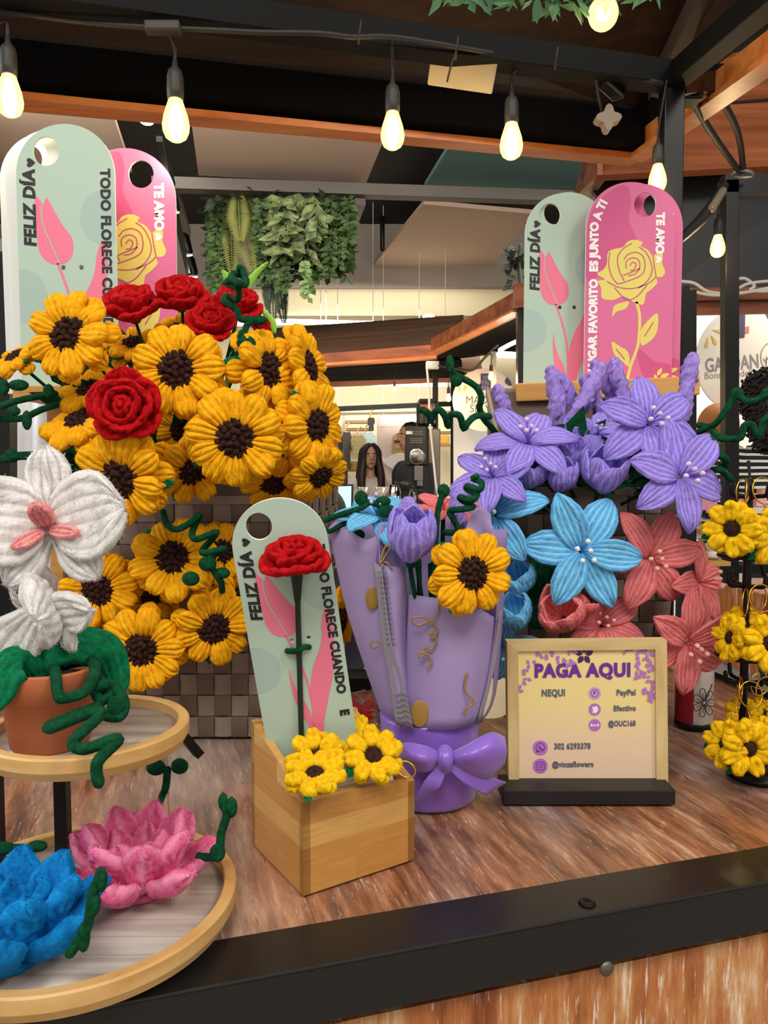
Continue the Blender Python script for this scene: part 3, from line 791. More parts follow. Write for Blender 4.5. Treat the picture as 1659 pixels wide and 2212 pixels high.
def card(kind, M, Wd, H, label, group=None, detail=True, vsc=1., hv0=None, plain=None):
    """stand-up printed card; local x across, z up from the bottom centre, printed side towards -Y"""
    root = thing('gift_card', label, 'card', M, group)
    face = MINT if kind == 'mint' else CARDP
    face = plain or face
    F = rot(90, 'X')                                      # 2-D (x, y) -> (x, 0, z), facing -Y
    def P(u, v): return ((u - .5) * Wd, H - v * Wd)      # u across, v down, both in card widths
    out = [P(0, H / Wd), P(1, H / Wd)]
    n = 30
    for i in range(n + 1):
        a = pi * i / n
        x = .5 + .5 * cos(a) * (1 if True else 1); y = .52 - .52 * sin(a) ** .92
        out.append(P(x, y))
    hu, hv, hr = (.31, .27, .135) if kind == 'mint' else (.66, .25, .125)
    hv0 = hv0 or (1.43 if kind == 'mint' else 1.2)
    holes = [circ(*P(hu, hv), hr * Wd, 28, hr * Wd * 1.08)[::-1]]
    for hx in ((.455, .64) if kind == 'mint' else (.37, .55)): holes.append(circ(*P(hx, hv0), .026 * Wd, 12)[::-1])
    b = MB().slab([out] + holes, 0, TH, F, 0, 1)
    part('board', b, [face, CARDE], root, False)
    def Z(k): return TH + .00012 * k
    P_ = P
    def P(u, v): return P_(u, v * vsc)
    if not detail: return root
    if kind == 'mint':
        b = MB()
        b.poly(clip(circ(*P(.88, .93), .24 * Wd, 30, .27 * Wd), Wd), Z(1), F)
        part('printed_blob', b, MINTD, root, False); b = MB()
        b.poly(clip(circ(*P(.03, 1.72), .26 * Wd, 30, .27 * Wd), Wd), Z(1), F)
        part('printed_blob', b, MINTD, root, False)
        t = [(.20, .72), (.235, .755), (.27, .80), (.30, .73), (.345, .80), (.40, .90), (.47, 1.02), (.545, 1.12), (.565, 1.22), (.55, 1.31), (.49, 1.38), (.41, 1.40), (.33, 1.39), (.25, 1.33), (.21, 1.24), (.195, 1.10), (.19, .95), (.175, .82)]
        b = MB().poly(sp2([P(*q) for q in t], 4), Z(2), F)
        part('printed_tulip', b, INKP, root, False); b = MB()
        b.ribbon([P(.40, 1.39), P(.46, 1.55), P(.52, 1.75), P(.56, 2.0), P(.58, 2.5)], .026 * Wd, Z(2), F)
        part('printed_stem', b, INKP, root, False); b = MB()
        lf = [(.90, 1.16), (.84, 1.20), (.80, 1.32), (.78, 1.46), (.73, 1.60), (.65, 1.74), (.59, 1.92), (.56, 2.15), (.54, 2.45), (.53, 2.6), (.63, 2.6), (.66, 2.4), (.74, 2.15), (.83, 1.9), (.88, 1.7), (.91, 1.45), (.915, 1.25)]
        b.poly(sp2([P(*q) for q in lf], 4), Z(3), F)
        part('printed_leaf', b, INKP, root, False); b = MB()
        lf = [(.38, 1.75), (.40, 1.9), (.45, 2.05), (.52, 2.2), (.56, 2.45), (.56, 2.6), (.53, 2.6), (.50, 2.42), (.45, 2.28), (.39, 2.12), (.37, 1.92)]
        b.poly(sp2([P(*q) for q in lf], 4), Z(3), F)
        part('printed_leaf', b, INKP, root, False)
        b = MB().ribbon([P(.255, .79), P(.25, .93), P(.29, 1.08), P(.36, 1.24), P(.42, 1.39)], .012 * Wd, Z(4), F)
        part('petal_line', b, MINTD2, root, False)
        b = MB()
        x, z = P(.135, .84)
        text_mb('FELIZ D\u00cdA', .165 * Wd, F @ tr(x, z, Z(5)) @ rot(90, 'Z'), b, .05, .12, space=1.08)
        part('lettering', b, INKK, root, False); b = MB()
        x, z = P(.155, .385); b.poly([(x - p[1] * -.09 * Wd * -1, z + p[0] * .09 * Wd) for p in HEART][::-1], Z(5), F)
        part('printed_heart', b, INKK, root, False); b = MB()
        x, z = P(.90, 1.30)
        text_mb('TODO FLORECE CUANDO', .135 * Wd, F @ tr(x, z, Z(5)) @ rot(-90, 'Z'), b, .048, space=1.06)
        part('lettering', b, INKK, root, False); b = MB()
        x, z = P(.90, 2.30)
        text_mb('E', .135 * Wd, F @ tr(x, z, Z(5)) @ rot(-90, 'Z'), b, .06)
        part('lettering', b, INKK, root, False)
    else:
        b = MB()
        bl = [(.42, .03), (.5, .2), (.48, .42), (.56, .6), (.6, .8), (.52, .98), (.36, 1.02), (.2, 1.0), (.02, 1.1), (.004, .7), (.03, .42), (.14, .2)]
        b.poly(clip(sp2([P(*q) for q in bl], 4), Wd), Z(1), F)
        part('printed_blob', b, CARDD, root, False); b = MB()
        b.poly(clip(sp2([P(*q) for q in [(.99, 2.05), (.8, 2.0), (.6, 1.85), (.7, 2.2), (.95, 2.3)]], 4), Wd), Z(1), F)
        part('printed_blob', b, CARDD, root, False)
        rose_o = [(.42, .72), (.47, .66), (.56, .64), (.64, .67), (.62, .71), (.70, .75), (.76, .82), (.83, .76), (.87, .80), (.865, .90), (.90, .99), (.87, 1.05), (.80, 1.06), (.815, 1.12), (.74, 1.20), (.69, 1.24), (.66, 1.36), (.56, 1.34), (.50, 1.30), (.42, 1.27), (.32, 1.31), (.19, 1.29), (.18, 1.18), (.14, 1.10), (.22, 1.08), (.13, 1.02), (.20, .97), (.24, .90), (.25, .78), (.33, .74)]
        b = MB().poly(sp2([P(*q) for q in rose_o], 4), Z(2), F)
        part('printed_rose', b, INKY, root, False); b = MB()
        b.poly(sp2([P(*q) for q in [(.50, 1.33), (.42, 1.34), (.33, 1.38), (.31, 1.50), (.36, 1.44), (.46, 1.41)]], 4), Z(2), F)
        part('printed_sepal', b, INKY, root, False); b = MB()
        b.ribbon([P(.58, 1.33), P(.62, 1.48), P(.62, 1.7), P(.60, 1.85), P(.53, 2.05), P(.49, 2.25), P(.47, 2.45)], .034 * Wd, Z(2), F)
        part('printed_stem', b, INKY, root, False); b = MB()
        b.poly(sp2([P(*q) for q in [(.65, 1.82), (.64, 1.66), (.70, 1.56), (.82, 1.46), (.83, 1.62), (.78, 1.74)]], 4), Z(2), F)
        part('printed_leaf', b, INKY, root, False); b = MB()
        b.poly(sp2([P(*q) for q in [(.51, 2.06), (.42, 1.99), (.34, 1.92), (.31, 1.78), (.40, 1.83), (.50, 1.90)]], 4), Z(2), F)
        part('printed_leaf', b, INKY, root, False); b = MB()
        for cx_, cy_, a_, s_ in ((.86, 2.12, 60, .1), (.92, 2.16, 20, .11), (.82, 2.19, 110, .09), (.74, 2.26, 80, .09), (.70, 2.30, 150, .1), (.80, 2.28, 40, .1), (.93, 2.24, -10, .09), (.66, 2.26, 120, .08)):
            x, z = P(cx_, cy_); b.poly([(x + s_ * Wd * (cos(R(a_)) * p - sin(R(a_)) * q), z + s_ * Wd * (sin(R(a_)) * p + cos(R(a_)) * q)) for p, q in [(-.5, 0), (-.2, -.22), (.2, -.2), (.55, 0), (.2, .2), (-.2, .22)]], Z(2), F)
        part('printed_leaves', b, INKY, root, False)
        b = MB()
        for pts in ([(.27, .78), (.26, .92), (.30, 1.05), (.36, 1.13)], [(.52, .68), (.42, .74), (.36, .84), (.38, .98), (.44, 1.10)], [(.60, .72), (.68, .78), (.74, .9), (.75, 1.0), (.70, 1.10), (.60, 1.18)],
                    [(.43, .86), (.48, .80), (.57, .78), (.65, .83), (.67, .95), (.62, 1.04), (.42, 1.12), (.36, 1.13)], [(.46, .96), (.46, .88), (.53, .84), (.60, .87), (.61, .95), (.56, 1.02), (.48, 1.04)],
                    [(.50, .93), (.53, .89), (.57, .91), (.55, .97), (.50, .98)], [(.24, 1.10), (.38, 1.17), (.55, 1.18), (.72, 1.12), (.80, 1.05)], [(.33, 1.17), (.42, 1.27), (.50, 1.31), (.60, 1.26), (.70, 1.14)],
                    [(.42, 1.04), (.52, 1.0), (.62, .96)], [(.76, .82), (.78, .95), (.80, 1.05)], [(.68, 1.72), (.78, 1.56)], [(.46, 1.98), (.36, 1.86)]):
            b = MB().ribbon([P(*q) for q in pts], .013 * Wd, Z(3), F); part('rose_line', b, INKDP, root, False)
        b = MB()
        x, z = P(.83, .57); text_mb('TE AMO', .125 * Wd, F @ tr(x, z, Z(5)) @ rot(-90, 'Z'), b, .065)
        part('lettering', b, INKW, root, False); b = MB()
        x, z = P(.83, .86); b.poly([(x - p[1] * .08 * Wd * 1, z + p[0] * .08 * Wd) for p in HEART], Z(5), F)
        part('printed_heart', b, INKW, root, False); b = MB()
        x, z = P(.095, 1.62); text_mb('MI LUGAR FAVORITO', .125 * Wd, F @ tr(x, z - .06 * Wd, Z(5)) @ rot(90, 'Z'), b, .065)
        part('lettering', b, INKW, root, False); b = MB()
        x, z = P(.095, .72); text_mb('ES JUNTO', .125 * Wd, F @ tr(x, z, Z(5)) @ rot(90, 'Z'), b, .065)
        x, z = P(.13, .375); text_mb('A', .125 * Wd, F @ tr(x, z, Z(5)) @ rot(78, 'Z'), b, .065)
        x, z = P(.175, .255); text_mb('TI', .125 * Wd, F @ tr(x, z, Z(5)) @ rot(62, 'Z'), b, .065)
        part('lettering', b, INKW, root, False)
    return root
def clip(pts, Wd):
    h = Wd * .497
    q = []
    for p in pts: 
        a = (max(-h, min(h, p[0])), p[1])
        if not q or (abs(a[0] - q[-1][0]) + abs(a[1] - q[-1][1])) > 1e-7: q.append(a)
    return q
def card_M(cx, ytop, ybot, d, wpx, lean=0., roll=0., yaw=0.):
    """card whose top is at ytop, bottom at ybot (pixels) for a pixel width wpx at depth d"""
    Wd = wpx * d / FPX; t, b_ = W(cx, ytop, d), W(cx, ybot, d)
    H = t.z - b_.z
    M = Matrix.Translation(V((t.x, d, b_.z))) @ rot(yaw, 'Z') @ rot(lean, 'X') @ rot(roll, 'Y')
    return M, Wd, H
GC = 'cards standing behind the flower baskets'
M, Wd, H = card_M(141, 270, 850, 1.20, 207)
card('mint', M, Wd, H, 'mint green FELIZ DIA tulip card standing behind the sunflowers', GC)
for i, (dx, dd) in enumerate(((-19, .02), (-31, .04))):
    M, Wd, H = card_M(140 + dx, 281 + 7 * i, 850, 1.20 + dd, 205, roll=-.6)
    card('mint', M, Wd, H, ['white-edged card second in the stack, just behind the left mint card', 'white-edged card at the very back of the left mint stack'][i], GC, False, plain=CARDE)
M, Wd, H = card_M(268, 322, 850, 1.30, 213, roll=.3)
card('pink', M, Wd, H, 'pink TE AMO rose card half hidden behind the left mint card', GC)
M, Wd, H = card_M(1219, 419, 850, 1.335, 166)
card('mint', M, Wd, H, 'mint green FELIZ DIA tulip card behind the lavender flowers', GC)
M, Wd, H = card_M(1228, 417, 850, 1.345, 160)
card('mint', M, Wd, H, 'plain-edged mint card just peeking out behind the right mint card', GC, False)
M, Wd, H = card_M(1362, 395, 850, 1.30, 187)
card('pink', M, Wd, H, 'pink TE AMO rose card in front of the right mint card', GC)
M, Wd, H = card_M(1383, 399, 850, 1.322, 180)
card('pink', M, Wd, H, 'second pink TE AMO card showing its edge at the right of the pink stack', GC)
# wooden ledge carrying the right-hand cards
OAK = wood('ledge_oak', '#b8813e', '#cc9650', '#d8a866', (3, 30, 60), rough=.5)
a, b_ = W(1108, 853, 1.31), W(1492, 838, 1.30)
b = MB().bar(a - V((0, 0, .0)), b_ - V((0, 0, .0)), .085, .03, bev=.002)
solo('wooden_ledge', b, OAK, 'narrow wooden ledge holding the cards above the right basket', 'ledge')
a, b_ = W(75, 857, 1.24), W(380, 857, 1.24)
b = MB().bar(a, b_, .15, .02, bev=.002)
for q in (a + V((.02, .03, 0)), b_ + V((-.02, .03, 0))): b.bar((q.x, q.y, 0), (q.x, q.y, q.z), .02, .02)
solo('wooden_ledge', b, OAK, 'wooden ledge hidden behind the sunflowers under the left cards', 'ledge')
# ------------------------------------------------------------------ tiered tray at the left
TRIM = wood('tray_rim_wood', '#c0904e', '#d4a868', '#dfba80', (14, 14, 60), rough=.5, bumpk=.06)
k = NT('tray_white_board'); co = k.coord((4, 60, 40)); n_ = k.noise(co, 1, 4).outputs['Fac']
col = k.ramp(n_, [(.3, '#92867e'), (.5, '#b0a49c'), (.7, '#c6bcb4')])
tc = k.n('ShaderNodeTexCoord'); sx = k.n('ShaderNodeSeparateXYZ'); k.l(tc.outputs['Object'], sx.inputs[0])
mu = k.n('ShaderNodeMath', operation='MULTIPLY'); k.l(sx.outputs[1], mu.inputs[0]); mu.inputs[1].default_value = 45
fr = k.n('ShaderNodeMath', operation='FRACT'); k.l(mu.outputs[0], fr.inputs[0])
col = k.mix(1., col, k.ramp(fr.outputs[0], [(0, (.62, .58, .55, 1)), (.06, (1, 1, 1, 1))]), 'MULTIPLY')
k.l(col, k.b.inputs['Base Color']); k.set(Roughness=.24, Specular_IOR_Level=.6); TBASE = k.m
ts = thing('tiered_tray', 'round two-tier wooden tray stand with pale board bases', 'tray stand', loc=(-.24, .633, 0))
def tray(nm, c, Rr, z, h, wd):
    b = MB().lathe([(Rr - wd, z - h * .55), (Rr - .004, z - h), (Rr, z - h * .6), (Rr, z - .0015), (Rr - .0015, z), (Rr - wd + .001, z), (Rr - wd, z - .001), (Rr - wd, z - h * .55)], 160, tr(*c, 0), 0, False)
    o = part(nm, b, TRIM, ts)
    b = MB().lathe([(0, z - h * .95), (Rr - wd + .001, z - h * .95), (Rr - wd + .001, z - h * .5), (0, z - h * .5)], 64, tr(*c, 0))
    I = Matrix.Translation(V(c).to_3d()); b.v = [I.inverted() @ p for p in b.v]
    p_ = put('tray_base', b.mesh('tray_base', TBASE), o, WM[o.name].inverted() @ I)
    return o
TZ, UZ = .030, .168
tray('lower_tray', (-.252, .615), .1275, TZ, .020, .010)
tray('upper_tray', (-.246, .628), .0815, UZ, .018, .009)
for x, y in ((-.300, .700), (-.318, .612)):
    part('post', MB().box((x, y, (TZ + UZ) / 2 - .012), (.0115, .0115, UZ - TZ - .0)), BLACKM, ts)
for x, y in ((-.18, .69), (-.30, .69), (-.17, .62)):
    part('foot', MB().lathe([(.012, 0), (.012, .011), (0, .011)], 14, tr(x, y, 0)), TRIM, ts)
b = MB().tube([W(290, 1690, .74), W(420, 1610, .90)], .006, 6, False)
part('brace', MB().bar((-.243 + .05, .628 + .06, UZ - .02), (-.243 + .07, .628 + .075, UZ - .055), .012, .008), BLACKM, ts)

# potted orchid
TERRA = mat('terracotta', '#b9663c', .75, var=(18, '#c9774a'), bump=(160, .08))
px_, py_ = WY(96, .605), .605
pz = UZ - .009
op = thing('potted_orchid', 'white pipe-cleaner orchid in a small terracotta pot on the upper tray', 'potted plant', loc=(px_, py_, pz))
b = MB().lathe([(0, 0), (.0285, 0), (.030, .002), (.0355, .041), (.0375, .0415), (.0392, .062), (.0392, .064), (.0365, .064), (.035, .050), (0, .050)], 40)
part('pot', b, TERRA, op, False)
b = MB().lathe([(0, .054), (.036, .051)], 24); part('soil', b, mat('dark_soil', '#1c1410', .95, bump=(400, .6)), op, False)
base = V((px_, py_, pz + .05))
b = MB().tube([W(92, 1500, .605), W(90, 1420, .60), W(92, 1340, .60), W(75, 1290, .60), W(95, 1200, .61), W(112, 1120, .61)], .0028, 8)
part('stem', b, WIRE, op)
def blossom(c, M, sc_):
    sp_ = petal('sepal', WHITE, .048, .030, 5, OVAL, 5, 15, .15, .007, .16, 13, .005, 1)
    wp = petal('wing', WHITE, .052, .060, 7, ROUND, 5, 18, .18, .0075, .14, 16, .009, 2)
    e = thing('blossom', None, None, M)
    del WM[e.name]
    e.parent = op; ML = WM[op.name].inverted() @ (Matrix.Translation(c) @ M @ scl(sc_)); e.matrix_basis = ML; WM[e.name] = WM[op.name] @ ML
    put('petal', sp_, e, rot(90, 'Z') @ tr(.004, 0, -.002) @ scl(1.05))
    for s in (-1, 1):
        put('petal', wp, e, rot(90 - s * 82, 'Z') @ tr(.003, 0, .002) @ rot(-6, 'Y'))
        put('petal', sp_, e, rot(90 - s * 142, 'Z') @ tr(.004, 0, -.003) @ rot(4, 'Y') @ scl(.9))
    return e
e = blossom(W(112, 1138, .585), facing(6, 12, 4), 1.15)
lip = petal('lip', BLUSH, .024, .016, 4, ROUND, 10, 40, .3, .004, .35, 9)
lip2 = petal('lip2', BLUSH, .022, .010, 3, ROUND, -5, 30, .2, .0035, .35, 9)
put('lip', lip, e, tr(0, .0, .008) @ rot(95, 'Z') @ rot(-35, 'Y'))
put('lip', lip2, e, tr(.002, -.004, .010) @ rot(-12, 'Z') @ rot(-15, 'Y'))
put('lip', lip2, e, tr(-.002, -.004, .010) @ rot(212, 'Z') @ rot(-15, 'Y'))
e = blossom(W(112, 1288, .60), facing(-58, -18, -10), 1.02)
part('bud_base', MB().ball(W(88, 1305, .582), .0085, 10, 8), WHITE, op)
part('wire_tip', MB().tube([W(42, 1278, .575), W(72, 1294, .58)], .0026, 7, False), WIRE, op)
bl = petal('wing_low', WHITE, .050, .036, 5, OVAL, 0, 25, .2, .0065, .16, 12, .005, 8)
put('petal', bl, op, WM[op.name].inverted() @ (Matrix.Translation(W(92, 1325, .59)) @ facing(0, -10) @ rot(12, 'Z') @ rot(-10, 'Y')))
put('petal', bl, op, WM[op.name].inverted() @ (Matrix.Translation(W(85, 1318, .585)) @ facing(0, -10) @ rot(-130, 'Z') @ rot(6, 'Y') @ scl(1.25)))
def leafstrip(pts, wds, name='leaf', n=5):
    P = spline([W(*p) for p in pts], 7); b = MB(); N = len(P); val = []
    m = 20
    vs_ = []; fs = []
    for i, p in enumerate(P):
        t = (P[min(i + 1, N - 1)] - P[max(i - 1, 0)]).normalized()
        s = t.cross(V((0, -.75, .66))); s.normalize(); nn = s.cross(t); u = i / (N - 1); hw = interp(wds, u) / 2
        for side in (1, -1):
            js = range(m + 1) if side == 1 else range(m - 1, 0, -1)
            for j in js:
                v = -1 + 2 * j / m; rr = abs(cos(pi * n * v / 2)) ** .6
                vs_.append(p + s * v * hw + nn * (side * .003 * (max(0, 1 - v ** 4)) ** .5 * (.45 + .55 * rr) - .25 * hw * v * v))
    rn = 2 * m
    for i in range(N - 1):
        for k_ in range(rn):
            k2 = (k_ + 1) % rn; fs.append((i * rn + k_, i * rn + k2, (i + 1) * rn + k2, (i + 1) * rn + k_))
    fs.append(tuple(range(rn))[::-1]); fs.append(tuple((N - 1) * rn + k_ for k_ in range(rn)))
    b.add(vs_, fs); return part(name, b, LEAFG, op)
leafstrip([(92, 1478, .60), (105, 1420, .59), (150, 1385, .60), (215, 1400, .61), (245, 1450, .62), (250, 1505, .62)], [(0, .012), (.3, .030), (.6, .034), (.9, .022), (1, .008)])
leafstrip([(86, 1470, .59), (45, 1425, .575), (5, 1455, .565), (-25, 1540, .56)], [(0, .014), (.4, .036), (.8, .03), (1, .012)])
leafstrip([(95, 1478, .63), (160, 1400, .66), (215, 1430, .68), (235, 1470, .68)], [(0, .012), (.4, .03), (.8, .02), (1, .008)])
leafstrip([(90, 1478, .63), (60, 1440, .66), (20, 1440, .66)], [(0, .012), (.4, .03), (1, .008)])
def opart(pts, r=.0042, nm='tendril'):
    return part(nm, MB().tube([W(*p) for p in pts], r, 9, True, 5).fuzz(1.2, .0016), GREEN, op)
opart([(112, 1478, .60), (118, 1446, .575), (125, 1500, .562), (140, 1508, .56), (188, 1490, .565), (205, 1440, .585), (180, 1428, .61), (128, 1440, .62)])
opart([(205, 1478, .60), (215, 1520, .575), (160, 1545, .56), (112, 1565, .555), (112, 1572, .55), (200, 1538, .555), (216, 1545, .55), (168, 1590, .54), (158, 1610, .535), (185, 1618, .53), (240, 1598, .53), (255, 1600, .53), (215, 1640, .525), (208, 1665, .525), (213, 1692, .525)])
opart([(175, 1475, .60), (216, 1470, .59), (238, 1500, .58), (218, 1512, .575), (206, 1490, .575), (228, 1478, .575)])
opart([(218, 1478, .60), (245, 1482, .585), (268, 1515, .575), (262, 1545, .57), (238, 1548, .57), (215, 1540, .57)])
b = MB().ball(W(252, 1526, .57), (.0075, .005, .0085), 12, 8); part('coil', b, GREEN, op)

# lotus flowers
LOTP = [(0, .4), (.2, .76), (.42, .99), (.6, 1), (.76, .82), (.89, .54), (.96, .32), (1, .12)]
def lotus(c, k_, col, label, spin=0, core=None, fuzz=1):
    M = Matrix.Translation(c) @ rot(spin, 'Z') @ scl(k_)
    root = thing('lotus_flower', label, 'flower', M, 'lotus flowers on the lower tray')
    po = [petal('loo%d' % i, col, .054, .0335, 2, LOTP, 0, 22 + 10 * i, .42, .0066, .18, 14, .005, i) for i in range(2)]
    pm = petal('lom', col, .050, .0315, 2, LOTP, 0, 12, .46, .0062, .18, 14, .004, 5)
    pi_ = petal('loi', col, .036, .0235, 2, LOTP, 0, 10, .46, .0058, .18, 13, .004, 9)
    for i in range(7): put('petal', po[i % 2], root, rot(51.4 * i + rs.uniform(-5, 5), 'Z') @ tr(.017, 0, .007) @ rot(-24 + rs.uniform(-6, 6), 'Y') @ rot(rs.uniform(-10, 10), 'X'))
    for i in range(7): put('petal', pm, root, rot(51.4 * i + 22, 'Z') @ tr(.017, 0, .010) @ rot(-58 + rs.uniform(-6, 6), 'Y') @ rot(rs.uniform(-8, 8), 'X') @ scl(1.04))
    for i in range(5): put('petal', pi_, root, rot(72 * i + 8, 'Z') @ tr(.012, 0, .013) @ rot(-74 + rs.uniform(-5, 5), 'Y'))
    if core: part('core', MB().ball((0, 0, .018), (.010, .010, .007)), core, root, False)
    part('base_coil', MB().tube([((.012 + .0016 * a / 6) * cos(a), (.012 + .0016 * a / 6) * sin(a), .004) for a in [i * .6 for i in range(22)]], .0036, 7), col, root, False)
    return root
LZ = TZ - .010
lo = lotus(V((WY(286, .630), .630, LZ)), 1.10, PINK, 'pink pipe-cleaner lotus on the lower tray', 12, SUN)
def sprout(root, pts, heads, nm='sprout'):
    o = part(nm, MB().tube([W(*p) for p in pts], .0036, 8).fuzz(1.2, .0016), GREEN, root)
    return [part('sprout_leaf', MB().ball(W(*h[:3]), h[3], 12, 9).fuzz(1.5, .0016), GREEN, root) for h in heads]
sprout(lo, [(330, 1770, .70), (350, 1720, .72), (358, 1700, .72), (362, 1662, .72)], [(337, 1658, .72, (.0095, .006, .0075)), (388, 1655, .72, (.0085, .006, .0075))])
sprout(lo, [(430, 1850, .63), (470, 1848, .62), (478, 1800, .62), (490, 1760, .62), (485, 1735, .62)], [(470, 1842, .615, (.0065, .006, .0075)), (500, 1744, .62, (.005, .005, .0085)), (482, 1732, .62, (.004, .004, .0075))])
lo = lotus(V((WY(-6, .540), .540, LZ)), 1.16, BLUE, 'blue pipe-cleaner lotus at the front of the lower tray', 30)
sprout(lo, [(150, 2060, .50), (185, 2010, .50), (196, 1960, .50), (200, 1930, .50), (218, 1890, .50)], [(218, 1900, .50, (.0045, .004, .0085)), (203, 1950, .50, (.0045, .004, .009)), (180, 2025, .50, (.0045, .0045, .010))])
sprout(lo, [(70, 1870, .60), (62, 1840, .60), (40, 1832, .60), (0, 1838, .60)], [(80, 1828, .60, (.0085, .005, .0042)), (5, 1832, .60, (.011, .005, .005))])

# ------------------------------------------------------------------ woven baskets
WV1 = mat('strap_taupe', '#8a7b6e', .42, bump=(900, .25, .0006)); WV2 = mat('strap_brown', '#67564a', .42, bump=(900, .25, .0006))
def weave(mb, c, nu, nv, amp=.0022):
    """woven flat straps over the bilinear patch c = bottom-left, bottom-right, top-right, top-left"""
    A, B, C_, D = [V(p) for p in c]; n = (B - A).cross(D - A).normalized()
    for i in range(nu):
        for j in range(nv):
            hor = (i + j) % 2 == 0
            g = .06
            def fn(s, t):
                ss = s if not hor else s; u = (i + (g / 2 + s * (1 - g) if not hor else s * 1.0)) / nu; v = (j + (g / 2 + t * (1 - g) if hor else t)) / nv
                p = (A * (1 - u) + B * u) * (1 - v) + (D * (1 - u) + C_ * u) * v
                h = sin(pi * (s if hor else t))
                return p + n * amp * (h ** .5 if h > 0 else 0)
            mb.grid(fn, 4 if hor else 1, 1 if hor else 4, None, 0 if hor else 1)
    return mb
def basket(name, fl, fr, bl_, br, label, rim_f, rim_b, nu, nv):
    """fl, fr, bl_, br: (x, y) of the base corners; rim_f / rim_b: (height, flare)"""
    cen = (V((*fl, 0)) + V((*fr, 0)) + V((*bl_, 0)) + V((*br, 0))) / 4
    root = thing(name, label, 'basket', loc=cen)
    def top(p, hf): h, fl_ = hf; q = V((*p, 0)); return cen + (q - cen) * fl_ + V((0, 0, h))
    B = [V((*p, .002)) for p in (fl, fr, br, bl_)]; T = [top(fl, rim_f), top(fr, rim_f), top(br, rim_b), top(bl_, rim_b)]
    b = MB()
    for i in range(4):
        j = (i + 1) % 4; weave(b, (B[i], B[j], T[j], T[i]), nu if i % 2 == 0 else int(nu * .7), nv)
        # lining set just inside the straps
        n = (B[j] - B[i]).cross(T[i] - B[i]).normalized() * -.004
        b.add([B[i] + n, B[j] + n, T[j] + n, T[i] + n], [(0, 1, 2, 3)], None, 1, False)
    b.add(B, [(0, 3, 2, 1)], None, 1, False)
    part('woven_body', b, [WV1, WV2], root)
    r = MB()
    for i in range(4):
        j = (i + 1) % 4; r.bar(T[i], T[j], .006, .012, bev=.0015)
    part('rim', r, WV1, root)
    return root, B, T
bx, B_, T_ = basket('woven_basket', (WY(165, 1.06), 1.06), (WY(640, 1.06), 1.06), (WY(165, 1.06) + .03, 1.19), (WY(640, 1.06) + .03, 1.19),
    'brown woven strap basket overflowing with sunflowers at the left', (.335, 1.12), (.36, 1.12), 13, 11)
CB = V((WY(400, 1.1), 1.12, .34))   # stems gather here
